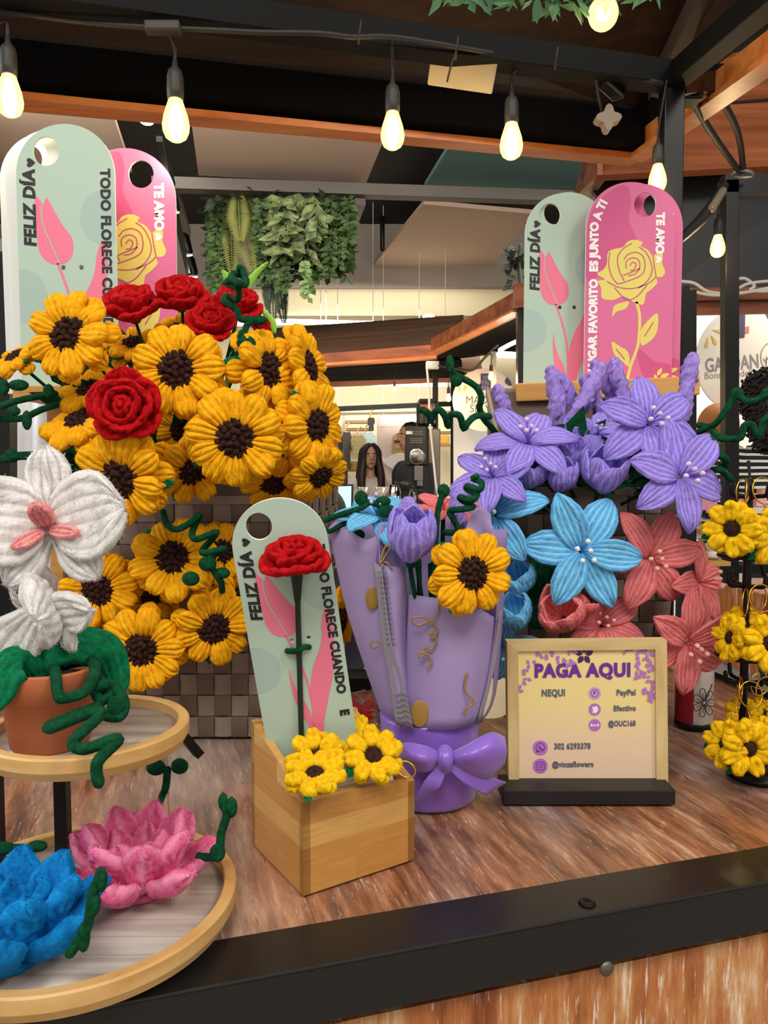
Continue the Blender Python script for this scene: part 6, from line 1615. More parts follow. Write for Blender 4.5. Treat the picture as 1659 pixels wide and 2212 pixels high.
# ------------------------------------------------------------------ right neighbouring kiosk
kr = thing('neighbour_kiosk', 'neighbouring kiosk with wide cedar fascia and a black back at the upper right', 'kiosk', loc=W(1600, 1200, 2.9))
b = MB()
for (ya, yb) in (((375, 362), (330, 313)), ((330, 313), (262, 228)), ((262, 228), (200, 130))):
    pass
b = MB(); quad(b, [W(1290, 378, 2.9), W(1800, 352, 2.9), W(1800, 60, 3.2), W(1290, 190, 3.2)], .03); part('cedar_fascia', b, CEDAR, kr)
for y0, y1 in ((327, 306), (240, 208)): part('board_joint', MB().bar(W(1300, y0 + 6, 2.96 + (378 - y0) * .0006), W(1800, y1 - 6, 2.94 + (378 - y0) * .0006), .006, .008), mat('seam_dark', '#2c160e', .8), kr)
b = MB(); quad(b, [W(1237, 425, 3.3), W(1290, 378, 2.9), W(1290, 330, 2.9), W(1262, 342, 3.25)], .02); part('hip_board', b, CEDAR, kr)
b = MB(); quad(b, [W(1290, 380, 2.91), W(1320, 372, 2.92), W(1262, 450, 3.3), W(1240, 430, 3.3)], .004); part('loose_wrap', b, mat('clear_wrap', '#c89878', .2, alpha=.6), kr)
NAVY = mat('black_navy_panel', '#0d1014', .45)
b = MB(); quad(b, [W(1250, 372, 3.1), W(1820, 355, 3.05), W(1820, 622, 3.05), W(1440, 622, 3.1)], .03); part('back_panel', b, NAVY, kr)
part('post', MB().bar(W(1576, 392, 2.4), W(1576, 1700, 2.4), .042, .042, bev=.002), BLACKM, kr)
part('rail', MB().bar(W(1560, 400, 2.4), W(1800, 398, 2.4), .042, .055), BLACKM, kr)
part('rail', MB().bar(W(1560, 1228, 2.38), W(1800, 1228, 2.38), .03, .026), BLACKM, kr)
b = MB(); quad(b, [W(1440, 622, 2.95), W(1820, 618, 2.95), W(1820, 672, 2.95), W(1440, 680, 2.95)], .03); part('lower_fascia', b, CEDAR, kr)
part('board_joint', MB().bar(W(1440, 652, 2.94), W(1820, 646, 2.94), .006, .006), mat('seam_dark', '#2c160e', .8), kr)
wh = thing('white_cables', 'white cables lying loose along the lower cedar board at the right', 'cable', loc=W(1560, 620, 2.9))
WHC = mat('white_cable', '#d8d2c8', .5)
for pts in ([(1470, 608), (1500, 612), (1530, 630), (1580, 634), (1640, 628), (1700, 618)], [(1490, 628), (1540, 638), (1600, 634), (1660, 622)], [(1590, 604), (1610, 602), (1630, 618), (1620, 626), (1645, 630), (1690, 626)], [(1590, 626), (1620, 612), (1680, 606)]):
    part('cable', MB().tube([W(x, y, 2.88) for x, y in pts], .0062, 7), WHC, wh)
# bright shop behind it
b = MB(); quad(b, [W(1440, 680, 5.2), W(1980, 680, 5.2), W(1980, 1500, 5.2), W(1440, 1500, 5.2)], .05)
solo('shop_backdrop', b, mat('shop_white', '#e9e2d4', .7), 'white back wall of the skincare stall at the right', 'wall panel')
part_ = MB().box(W(1502, 950, 4.4), (.10, .1, 1.3)); solo('white_column', part_, M_WHITE, 'white column left of the round bonsai sign', 'column')
def round_sign(px, py, rpx, d, label, colour, nm='round_sign'):
    c = W(px, py, d); r = rpx * d / FPX
    M = Matrix.Translation(c) @ rot(90, 'X'); root = thing(nm, label, 'sign', M)
    part('disc', MB().slab(circ(0, 0, r, 56), -.012, 0), colour, root, False)
    return root, d / FPX
CRM = mat('sign_cream', '#efe6d6', .6); CRM2 = mat('sign_blush', '#e6d6c8', .6)
sgn, q = round_sign(1622, 778, 118, 3.7, 'round cream GARDAN Bonsai Medellin sign behind the right black post', CRM)
def on_sign(root, q, cx, cy): return lambda x, y: ((x - cx) * q, (cy - y) * q)
f = on_sign(sgn, q, 1622, 778)
GRYI = mat('sign_grey_ink', '#8e8a88', .6)
def stx(root, f, q, body, x, y, hpx, m, bold=.0, wpx=None, rz=0, nm='lettering'):
    size = hpx * q / .72; sx = 1.
    if wpx:
        t = text_mb(body, size, Matrix(), MB(), bold); xs = [p.x for p in t.v]; sx = wpx * q / (max(xs) - min(xs))
    part(nm, text_mb(body, size, tr(*f(x, y), .001) @ rot(rz, 'Z'), MB(), bold, 0, 'CENTER', sx), m, root, False)
stx(sgn, f, q, 'GARDAN', 1582, 786, 30, GRYI, .02, 114, 5); stx(sgn, f, q, 'Bonsai Medell\u00edn', 1581, 808, 15, GRYI, 0, 114, 4)
part('emblem', MB().slab([f(1590, 672), f(1607, 668), f(1607, 730), f(1590, 732)][::-1], .0, .002), mat('emblem_purple', '#4a4258', .6), sgn, False)
stx(sgn, f, q, 'VI', 1599, 684, 9, mat('emblem_ink', '#8a80a0', .6), .02); stx(sgn, f, q, 'TRI', 1599, 702, 9, mat('emblem_ink', '#8a80a0', .6), .02); stx(sgn, f, q, 'NA', 1599, 720, 9, mat('emblem_ink', '#8a80a0', .6), .02)
YP = mat('sign_yellow', '#e8c458', .6)
for x, y, a in ((1550, 716, 10), (1542, 735, 60), (1528, 740, 95)):
    part('yellow_petal', MB().slab([(f(x, y)[0] + q * (p * cos(R(-a)) - s * sin(R(-a))), f(x, y)[1] + q * (p * sin(R(-a)) + s * cos(R(-a)))) for p, s in ((-11, 0), (0, -3), (8, -4), (12, 0), (8, 4), (0, 3))], 0, .002), YP, sgn, False)
for x, y in ((1608, 668), (1613, 672), (1609, 676)): part('red_berry', MB().slab(circ(*f(x, y), 4 * q, 12), 0, .002), mat('sign_red', '#c83a34', .6), sgn, False)
part('red_tag', MB().slab([f(1607, 708), f(1616, 706), f(1616, 720), f(1607, 722)][::-1], 0, .002), mat('sign_red_tag', '#d87868', .6), sgn, False)
part('purple_flower', MB().slab(sp2([f(1650, 676), f(1656, 690), f(1664, 700), (f(1668, 684)), f(1660, 670)], 4)[::-1], 0, .002), mat('sign_violet', '#564c70', .6), sgn, False)
b = MB()
for pts in ([(1652, 746), (1644, 760), (1644, 780), (1652, 794), (1664, 796), (1676, 788), (1680, 770), (1674, 752), (1662, 742), (1652, 746)], [(1655, 804), (1655, 770)], [(1655, 784), (1648, 774)], [(1655, 778), (1664, 766)]):
    b.ribbon([f(*p) for p in pts], 2.2 * q, .0015)
part('tree_emblem', b, GRYI, sgn, False)
# skincare shelf: bottles and jars
sh = thing('glass_shelf', 'clear glass shelf rack between the coral lilies and the keychains', 'shelf', loc=W(1525, 1215, 2.3))
AC = mat('shelf_edge', '#b4b8b6', .2, alpha=.8)
for y in (1122, 1138, 1158): part('shelf_board', MB().bar(W(1486, y, 2.3), W(1556, y, 2.3), .10, .004), AC, sh)
part('wooden_base', MB().bar(W(1480, 1212, 2.28), W(1556, 1212, 2.28), .14, .012), OAK, sh)
for x in (1487, 1555): part('side_post', MB().bar(W(x, 1090, 2.34), W(x, 1216, 2.34), .006, .006), AC, sh)
PKB = mat('pink_bottle', '#d890a8', .4)
for x, y0, y1, w_, lb in ((1517, 1063, 1102, 10, 'narrow pink bottle at the left on the glass shelf'), (1533, 1066, 1108, 24, 'wide pink bottle with a black base on the glass shelf')):
    t, bt_ = W(x, y0, 2.3), W(x, y1, 2.3); wm = w_ * 2.3 / FPX
    e = thing('pink_bottle', lb, 'bottle', loc=bt_, group='bottles on the glass shelf')
    part('bottle_body', MB().box((0, 0, (t.z - bt_.z) / 2), (wm, .03, t.z - bt_.z), None, .003), PKB, e, False)
    part('black_base', MB().box((0, 0, -.008), (wm * .9, .028, .016), None, .002), BLACKM, e, False)
for x, lb in ((1497, 'white lidded jar at the left on the lower shelf'), (1541, 'white lidded jar at the right on the lower shelf')):
    c = W(x, 1210, 2.26); e = thing('cream_jar', lb, 'jar', loc=c, group='jars on the glass shelf')
    part('jar_body', MB().lathe([(.018, .008), (.020, .012), (.020, .03), (0, .03)], 20), mat('jar_white', '#dcdcd8', .4), e, False)
    part('jar_lid', MB().lathe([(.0215, .03), (.0215, .05), (0, .051)], 20), M_WHITE, e, False)
c = W(1503, 1190, 2.22); e = thing('pump_bottle', 'small white pump bottle in front of the left jar', 'bottle', loc=c)
part('bottle_body', MB().lathe([(.009, -.025), (.009, .012), (.006, .016), (0, .016)], 16), M_WHITE, e, False); part('cap', MB().lathe([(.0062, .016), (.0062, .034), (0, .035)], 14), M_WHITE, e, False)
for x, y, w_, h_, c_, lb in ((1612, 1080, 14, 20, '#e8a0ac', 'pink box left of the gold rings'), (1640, 1082, 22, 24, '#f0b4bc', 'pale pink box behind the gold rings'), (1650, 1066, 20, 18, '#e0a080', 'peach box above the pink ones'), (1598, 1195, 34, 34, '#ece4e2', 'white folded card below the top keychain tier'), (1600, 1245, 30, 22, '#e8c8c4', 'pale pink box on the pink board at the right')):
    solo('product_box', MB().box(W(x, y, 2.7), (w_ * 2.7 / FPX, .04, h_ * 2.7 / FPX), None, .002), mat('box_' + c_[1:], c_, .5), lb, 'box', 'product boxes on the stall')
b = MB(); quad(b, [W(1570, 1250, 2.75), W(1800, 1250, 2.75), W(1800, 1330, 2.75), W(1570, 1330, 2.75)], .02); solo('pink_board', b, mat('pink_board', '#e6bcae', .6), 'pale pink slatted board behind the keychain rack', 'board')
part_ = MB().bar(W(1560, 1098, 2.8), W(1800, 1098, 2.8), .3, .02); solo('stall_shelf', part_, M_WHITE, 'white stall shelf under the pink boxes', 'shelf')

# ------------------------------------------------------------------ coffee kiosk
ck = thing('coffee_kiosk', 'coffee kiosk with a brown pitched roof and cedar fascia in the middle distance', 'kiosk', loc=W(800, 1200, 6))
b = MB(); quad(b, [W(520, 782, 5.95), W(936, 746, 5.7), W(1001, 680, 6.9), W(585, 709, 7.1)], .04); part('roof_board', b, wood('brown_roof', '#2c1a10', '#48301f', '#5c3e2a', (.8, 5, 14), rough=.6), ck)
b = MB(); quad(b, [W(520, 778, 5.9), W(940, 744, 5.68), W(942, 776, 5.68), W(520, 806, 5.9)], .05); part('fascia', b, CEDAR, ck)
part('fascia_lip', MB().bar(W(520, 800, 5.86), W(944, 772, 5.64), .06, .02), PINE, ck)
b = MB(); quad(b, [W(520, 808, 6.0), W(990, 778, 5.8), W(1010, 815, 7.2), W(520, 830, 7.3)], .05); part('ceiling_panel', b, MATTEK, ck)
part('far_fascia', MB().bar(W(520, 838, 7.4), W(1010, 818, 7.4), .05, .05), CEDAR, ck)
part('post', MB().bar(W(940, 782, 5.75), W(942, 1300, 5.75), .04, .04), BLACKM, ck)
part('frame_bar', MB().bar(W(691, 885, 7.4), W(982, 872, 7.4), .05, .045), BLACKM, ck)
for x in (691, 979): part('post', MB().bar(W(x, 820, 7.4), W(x, 1300, 7.4), .05, .05), BLACKM, ck)
b = MB(); quad(b, [W(600, 1098, 5.9), W(1050, 1098, 5.9), W(1050, 1300, 5.9), W(600, 1300, 5.9)], .6); part('counter', b, mat('dark_counter', '#221c1a', .5), ck)
k2 = thing('neighbour_kiosk', 'neighbouring kiosk corner with a rising cedar fascia left of the right cards', 'kiosk', loc=W(1120, 1200, 4.0))
b = MB(); quad(b, [W(931, 768, 5.4), W(1140, 664, 3.95), W(1140, 614, 3.95), W(931, 732, 5.4)], .05); part('fascia', b, CEDAR, k2)
part('fascia_lip', MB().bar(W(933, 766, 5.36), W(1118, 672, 4.0), .06, .012), PINE, k2)
b = MB(); quad(b, [W(1112, 664, 3.95), W(1230, 664, 3.95), W(1230, 606, 3.95), W(1112, 612, 3.95)], .05); part('corner_fascia', b, CEDAR, k2)
b = MB(); quad(b, [W(945, 772, 5.5), W(1140, 668, 4.0), W(1260, 668, 4.0), W(1260, 745, 6.2), W(960, 778, 6.2)], .03); part('soffit', b, MATTEK, k2)
part('column', MB().bar(W(1129, 660, 4.0), W(1129, 1300, 4.0), .06, .06), BLACKM, k2)
part('pole', MB().bar(W(1066, 760, 4.6), W(1066, 1000, 4.6), .03, .03), mat('grey_pole', '#5c544c', .5), k2)
part('back_lip', MB().bar(W(960, 764, 6.0), W(1045, 762, 6.0), .06, .04), PINE, k2)
b = MB(); quad(b, [W(950, 766, 6.3), W(1036, 766, 6.3), W(1042, 800, 6.3), W(1005, 805, 6.3)], .02); part('brace_panel', b, wood('pale_ply', '#9c7a64', '#b4917a', '#c4a48e', (3, 3, 3)), k2)
sb = thing('tube_light', 'bright bent tube light under the right kiosk soffit', 'light', loc=W(1095, 755, 4.5))
part('tube', MB().tube([W(1122, 735, 4.4), W(1100, 745, 4.45), W(1080, 756, 4.5)], .012, 8), M_LAMP, sb); part('tube', MB().tube([W(1078, 765, 4.5), W(1120, 768, 4.45)], .018, 8, False), M_LAMP, sb)
def hung_tube(a, b_, d, r, label):
    A, B = W(*a, d), W(*b_, d); e = thing('tube_light', label, 'light', loc=A)
    part('tube', MB().tube([A, B], r, 8, False), M_STRIP, e)
    for p in (A, B): part('suspension_wire', MB().bar(p, V((p.x, p.y, 3.28)), .006, .006), M_WHITE, e)
solo('ceiling_downlight', MB().ball(W(926, 684, 9.0), (.07, .07, .03)), M_LAMP, 'round ceiling downlight just above the coffee kiosk roof', 'light')
hung_tube((806, 829), (961, 831), 8.6, .022, 'long tube light on the cream wall above the shop')
hung_tube((828, 905), (905, 901), 8.7, .03, 'short tube light above the tennis poster')
hung_tube((694, 892), (730, 892), 8.7, .03, 'short tube light above the clothes rail')
bulb(852, 834, 848, 5.7, 'small glowing bulb hanging above the girl in the coffee kiosk', W(857, 796, 5.75), group='coffee kiosk bulbs', light=4)
bulb(969, 849, 868, 5.0, 'small glowing bulb beside the Madre Selva sign', W(974, 800, 5.0), group='coffee kiosk bulbs', light=4, tilt=0)
bulb(1061, 801, 822, 4.5, 'small glowing bulb in front of the Madre Selva sign', W(1066, 764, 4.5), group='coffee kiosk bulbs', light=4)
ib = thing('power_strip', 'white multi-socket box on the coffee kiosk corner', 'socket', loc=W(934, 788, 5.6))
part('socket_body', MB().box(W(934, 789, 5.6), (.095, .05, .055), None, .006), M_WHITE, ib)
part('cable', MB().tube([W(922, 792, 5.58), W(927, 850, 5.55), W(928, 900, 5.5), W(935, 980, 5.5), W(942, 1050, 5.5), W(948, 1075, 5.5)], .008, 7), M_WHITE, ib)
kc = thing('overhead_cable', 'black cable sagging from the coffee kiosk to the bent tube light', 'cable', loc=W(1020, 795, 5.0))
part('cable', MB().tube([W(945, 790, 5.6), W(985, 796, 5.3), W(1020, 800, 5.0), W(1045, 775, 4.8), W(1075, 745, 4.5)], .008, 7), CORD, kc)
# round MADRE SELVA sign
sgn, q = round_sign(1045, 864, 67, 5.2, 'round blush MADRE SELVA sign behind the looping green wire', CRM2)
f = on_sign(sgn, q, 1045, 864); INKS = mat('sign_ink', '#4a4442', .6)
stx(sgn, f, q, 'MADRE', 1042, 865, 17, INKS, -.004, 70); stx(sgn, f, q, 'SELVA', 1046, 883, 17, INKS, -.004, 62); stx(sgn, f, q, 'Specialty Coffee & Food', 1044, 897, 4.2, INKS, 0, 64)
EP = mat('emblem_purple', '#4a4258', .6); EI = mat('emblem_ink', '#8a80a0', .6)
part('emblem', MB().slab([f(1038, 808), f(1059, 808), f(1059, 843), f(1038, 843)][::-1], 0, .003), EP, sgn, False)
part('emblem_tab', MB().slab(circ(*f(1036, 834), 4.5 * q, 14), 0, .003), EP, sgn, False)
for t_, y in (('VI', 817), ('TRi', 828), ('NA', 838)): part('emblem_letters', text_mb(t_, 12 * q, tr(*f(1048, y), .004), MB(), .03), EI, sgn, False)
part('violet_flower', MB().slab(sp2([f(1094, 816), f(1090, 826), f(1096, 832), f(1104, 834), f(1102, 824)], 4), 0, .003), EP, sgn, False)
for x, y, a in ((1008, 816, 160), (992, 842, 100), (1004, 840, 75)):
    part('yellow_petal', MB().slab([(f(x, y)[0] + q * (p * cos(R(a)) - s * sin(R(a))), f(x, y)[1] + q * (p * sin(R(a)) + s * cos(R(a)))) for p, s in ((-7, 0), (0, -3), (5, -3), (7, 0), (5, 3), (0, 3))], 0, .003), mat('sign_amber', '#e0b060', .6), sgn, False)
b = MB(); quad(b, [W(980, 895, 5.6), W(1240, 895, 5.6), W(1240, 1300, 5.6), W(980, 1300, 5.6)], .05); solo('white_partition', b, mat('partition_white', '#eceae6', .6), 'white partition wall under the Madre Selva sign', 'wall panel')
b = MB(); quad(b, [W(1066, 770, 6.4), W(1240, 770, 6.4), W(1240, 900, 6.4), W(1066, 900, 6.4)], .05); solo('cream_partition', b, M_CREAM, 'cream wall panel right of the Madre Selva sign', 'wall panel')

# coffee grinder, kettles, drippers, screen
GRB = mat('grinder_black', '#17171a', .4); GRG = mat('grinder_grey', '#77736e', .4, .4); CHR = mat('chrome', '#c8c6c2', .12, 1.)
gd = 5.6
def gbx(x0, x1, y0, y1, dz, m, nm, root, d=gd, bev=.008):
    a, c = W(x0, y0, d), W(x1, y1, d); return part(nm, MB().box(((a.x + c.x) / 2, d + dz / 2, (a.z + c.z) / 2), (abs(c.x - a.x), dz, abs(a.z - c.z)), None, bev), m, root)
g = thing('coffee_grinder', 'tall black shop coffee grinder with a chrome dial', 'coffee grinder', loc=W(910, 1096, gd))
gbx(876, 925, 920, 1005, .28, GRB, 'grinder_body', g); gbx(881, 938, 1000, 1096, .22, GRB, 'stand', g, gd + .03); gbx(924, 951, 926, 1096, .20, GRG, 'side_panel', g, gd + .05)
gbx(900, 946, 866, 920, .16, mat('hopper_dark', '#1c1916', .2), 'hopper', g, gd + .06, .02); gbx(905, 941, 861, 868, .13, GRB, 'hopper_lid', g, gd + .07)
gbx(908, 932, 876, 893, .004, mat('hopper_label', '#e4a070', .5), 'hopper_label', g, gd + .055, 0); gbx(908, 932, 874, 880, .004, mat('hopper_label_top', '#d8622c', .5), 'hopper_label', g, gd + .052, 0)
c = W(901, 986, gd - .005)
Mq = Matrix.Translation(c) @ rot(90, 'X'); part('dial_ring', MB().lathe([(.050, 0), (.060, .004), (.060, .02), (.050, .022)], 32, Mq), CHR, g); part('dial', MB().lathe([(.050, 0), (.050, .016), (0, .022)], 32, Mq), GRB, g)
gbx(895, 914, 1006, 1038, .05, GRG, 'spout_clamp', g, gd - .04, .004); gbx(901, 913, 1036, 1050, .04, CHR, 'spout', g, gd - .03, .003)
gbx(877, 891, 931, 938, .003, M_WHITE, 'white_sticker', g, gd - .003, 0)
b = MB()
for y in (932, 937, 947, 951, 955): b.add([W(886, y, gd - .004), W(913, y, gd - .004), W(913, y + 1.6, gd - .004), W(886, y + 1.6, gd - .004)], [(3, 2, 1, 0)], None, 0, False)
part('lettering', b, GRG, g)
for x, w_, h0, m, lb in ((854, 11, 1047, CHR, 'shiny steel kettle without a lid beside the grinder'), (892, 11, 1056, mat('dark_steel', '#4a4a4a', .25, .9), 'small dark domed kettle in front of the grinder')):
    c = W(x, 1096, 5.5); hh = W(x, h0, 5.5).z - c.z; rr_ = w_ * 1.5 * 5.5 / FPX
    e = thing('steel_kettle', lb, 'kettle', loc=c, group='kettles on the coffee counter')
    part('kettle_body', MB().lathe([(rr_, 0), (rr_ * 1.05, hh * .2), (rr_ * .72, hh * .85), (rr_ * .3, hh), (0, hh * 1.02)] if h0 > 1050 else [(rr_, 0), (rr_ * 1.05, hh * .3), (rr_ * .8, hh), (0, hh)], 24), m, e, False)
    part('handle', MB().tube([(rr_ * .8, 0, hh * .9), (rr_ * 1.6, 0, hh * .8), (rr_ * 1.6, 0, hh * .3), (rr_, 0, hh * .2)], .008, 8), GRB, e, False)
    if h0 > 1050: part('lid_knob', MB().ball((0, 0, hh * 1.08), .012), GRB, e, False)
e = thing('black_jug', 'black jug handle left of the grinder', 'jug', loc=W(875, 1060, 5.4))
part('jug_body', MB().lathe([(.03, 0), (.045, .03), (.05, .055), (.02, .065), (0, .066)], 18), GRB, e, False); part('spout', MB().tube([(-.04, 0, .05), (-.075, 0, .06)], [.012, .006], 8, False), GRB, e, False)
DRG = mat('dripper_glass', '#d8d4cc', .1, trans=.7, alpha=.6)
for x, lb, fl_ in ((786, 'glass coffee dripper with coffee inside, left one', 1), (823, 'ribbed clear coffee dripper, right one', 0)):
    c = W(x, 1092, 5.4); e = thing('coffee_dripper', lb, 'coffee dripper', loc=c, group='drippers on the coffee counter')
    part('cone', MB().lathe([(.016, .05), (.058, .13), (.060, .13), (.018, .048)], 24), DRG, e, False)
    b = MB()
    for i in range(14):
        a = 2 * pi * i / 14; b.tube([(.017 * cos(a), .017 * sin(a), .05), (.058 * cos(a + .4), .058 * sin(a + .4), .13)], .0022, 5, False)
    part('ribs', b, M_WHITE if not fl_ else DRG, e, False)
    part('base_plate', MB().lathe([(.05, .040), (.05, .046), (0, .046)], 24).lathe([(.03, 0), (.022, .04)], 18), DRG, e, False)
    if fl_: part('coffee', MB().lathe([(.026, .068), (.045, .098), (0, .098)], 20), mat('coffee_cream', '#b08a60', .6), e, False)
e = thing('laptop_screen', 'glowing pale blue screen right of the drooping sunflower', 'screen', loc=W(745, 1096, 5.2))
b = MB(); quad(b, [W(726, 1102, 5.2), W(762, 1102, 5.2), W(763, 1046, 5.2), W(726, 1048, 5.2)], .02); part('bezel', b, GRB, e); c = W(744, 1100, 5.22); part('stand', MB().bar(c, V((c.x, 5.32, -.99)), .05, .04), GRB, e)
b = MB(); quad(b, [W(728, 1100, 5.19), W(758, 1100, 5.19), W(759, 1050, 5.19), W(728, 1051, 5.19)]); part('display', b, mat('screen_glow', '#a8e0f0', .4, emit=1.0), e)
for x0, x1, y0, y1, d, c_, lb in ((715, 740, 940, 995, 6.6, '#262c38', 'dark navy coffee bag with a tan label, upper shelf'), (715, 750, 993, 1080, 6.2, '#20262f', 'dark navy coffee bag below the upper one')):
    e = thing('coffee_bag', lb, 'bag', loc=W((x0 + x1) / 2, y1, d), group='coffee bags')
    gbx(x0, x1, y0, y1, .1, mat('bag_' + c_[1:], c_, .5), 'bag_body', e, d, .01); gbx(x0, x0 + 15 if d > 6.3 else x0 + 23, y0 + 13, y0 + 43 if d > 6.3 else y0 + 70, .003, mat('tan_label', '#b48a50', .6), 'tan_label', e, d - .004, 0)

# clothes shop behind
cs = thing('shop_shelving', 'bright shop interior shelving behind the coffee kiosk', 'shelving', loc=W(770, 1300, 9.6))
b = MB(); quad(b, [W(560, 884, 10.2), W(985, 878, 10.2), W(985, 1400, 10.2), W(560, 1400, 10.2)], .05); part('back_board', b, mat('shop_cream', '#eadcb8', .7), cs)
for y, x0, x1 in ((912, 742, 808), (928, 745, 805), (1000, 700, 806), (1016, 700, 806), (935, 945, 975), (962, 945, 975)): part('shelf_board', MB().bar(W(x0, y, 9.9), W(x1, y, 9.9), .2, .035), mat('shelf_wood', '#9a7a50', .6), cs)
for x in (727, 742): part('upright', MB().bar(W(x, 885, 9.8), W(x, 1090, 9.8), .04, .04), mat('upright_grey', '#b8b0a0', .6), cs)
part('rail', MB().bar(W(700, 895, 9.6), W(976, 890, 9.6), .03, .03), mat('rail_brown', '#7a6a50', .5), cs)
def garment(x0, x1, y0, y1, c_, lb, nm='hanging_jacket', pts=None, d=9.52):
    pts = pts or [(.2, 0), (.38, .03), (.62, .03), (.8, 0), (1, .2), (.94, .55), (.82, .42), (.85, 1), (.15, 1), (.18, .42), (.06, .55), (0, .2)]
    a = W((x0 + x1) / 2, y0, d); b = MB(); sx = (x1 - x0) * d / FPX; sz = (y1 - y0) * d / FPX
    M = Matrix.Translation(a) @ rot(90, 'X'); b.slab([((p - .5) * sx, -v * sz) for p, v in pts], -.05, .05, M)
    e = thing(nm, lb, 'clothing', loc=a, group='clothes hanging in the shop'); part('garment', b, mat('cloth_' + c_[1:], c_, .8, bump=(20, .5, .02)), e)
    part('hanger', MB().tube([a + V((-.02, 0, -.02)), a + V((0, 0, .07)), a + V((.03, 0, .1))], .01, 6), OAK, e)
garment(738, 760, 932, 1012, '#3e342c', 'dark studded vest hanging in the shop')
garment(770, 812, 934, 996, '#9cacb0', 'pale denim jacket hanging in the shop')
garment(758, 790, 940, 990, '#8a7a4c', 'olive and dark jacket hanging beside the denim one', d=9.40)
garment(704, 722, 897, 922, '#2c2826', 'small black bag hanging at the top left of the shop', 'hanging_bag')
garment(794, 810, 902, 930, '#302c28', 'black bag hanging left of the tennis poster', 'hanging_bag')
solo('folded_shirt', MB().box(W(960, 950, 9.85), (.12, .1, .12), None, .02), mat('mustard_cloth', '#dca43c', .8), 'folded mustard shirt on the shelf right of the coffee grinder', 'clothing', 'clothes hanging in the shop')
for x, y, c_, lb in ((716, 985, '#6a5c44', 'brown goods on the left shop shelf'), (790, 1010, '#c8a868', 'tan goods low on the shop shelf'), (763, 1008, '#b89858', 'ochre goods low on the shop shelf beside the tan ones'), (705, 935, '#c0dce0', 'pale blue goods at the left shop edge')):
    solo('shop_goods', MB().box(W(x, y, 9.6), (.12, .1, .1), None, .02), mat('goods_' + c_[1:], c_, .7), lb, 'goods', 'goods on the shop shelves')
po_ = thing('shop_poster', 'large pale poster of a woman in sunglasses reading tennis', 'poster', loc=W(855, 1080, 8.8))
pd = 8.8
b = MB(); quad(b, [W(814, 900, pd), W(905, 896, pd), W(905, 1110, pd), W(814, 1110, pd)], .03); part('poster_sheet', b, mat('poster_mauve', '#d2bcae', .6), po_)
def flat(pts, c_, nm, off):
    b = MB(); P = [W(x, y, pd - off) for x, y in pts]; ar = sum(pts[i][0] * pts[(i + 1) % len(pts)][1] - pts[(i + 1) % len(pts)][0] * pts[i][1] for i in range(len(pts)))
    if ar > 0: P = P[::-1]
    tri = tessellate_polygon([[V((p.x, p.z, 0)) for p in P]]); b.add(P, [tuple(t) for t in tri], None, 0, False); part(nm, b, mat('print_' + c_[1:], c_, .6), po_)
flat(sp2([(848, 944), (854, 938), (862, 938), (868, 946), (873, 975), (868, 985), (848, 982), (847, 965)], 4), '#b89458', 'printed_hair', .012)
flat(sp2([(852, 948), (864, 948), (865, 962), (860, 970), (853, 965)], 4), '#c89c80', 'printed_face', .016)
flat([(851, 951), (866, 951), (865, 957), (859, 956), (853, 958)], '#3a2c26', 'printed_sunglasses', .020)
flat(sp2([(824, 984), (832, 990), (848, 982), (868, 978), (880, 990), (886, 1040), (884, 1090), (846, 1090), (850, 1020), (838, 1008), (822, 992)], 4), '#e6dcd4', 'printed_jacket', .014)
part('lettering', text_mb('tennis', .095, Matrix.Translation(W(838, 915, pd - .012)) @ rot(90, 'X'), MB(), .01), mat('print_pale', '#ece2d8', .6), po_)
b = MB(); quad(b, [W(693, 842, 9.0), W(716, 842, 9.0), W(716, 858, 9.0), W(693, 858, 9.0)], .02)
e = thing('hanging_sign', 'small white lit sign right of the edge-on sunflower', 'sign', loc=W(705, 858, 9)); part('sign_box', b, mat('sign_lit', '#f2f2ec', .5, emit=.6), e)
part('lettering', text_mb('IN', .085, Matrix.Translation(W(705, 850, 8.98)) @ rot(90, 'X'), MB(), .02), mat('sign_ink_blue', '#8090a0', .6), e)
c = W(705, 843, 9.01); part('hanger', MB().bar(c, V((c.x, c.y, 3.28)), .008, .008), M_WHITE, e)
# small trailing plant by the pale panel, left of the right cards
b = MB()
for i in range(26): leaf_quad(b, W(rp.uniform(1100, 1140), rp.uniform(535, 622), 4.1), (rp.uniform(-1, .3), -.3, rp.uniform(-1, .6)), (rp.uniform(-.4, .4), -1, .4), rp.uniform(.05, .085), .04)
b.tube([W(1125, 530, 4.1), W(1122, 575, 4.08), W(1128, 630, 4.0)], .012, 6)
solo('dark_plant', b, M_DKF, 'dark leafy plant on the kiosk roof left of the right mint card', 'plant')
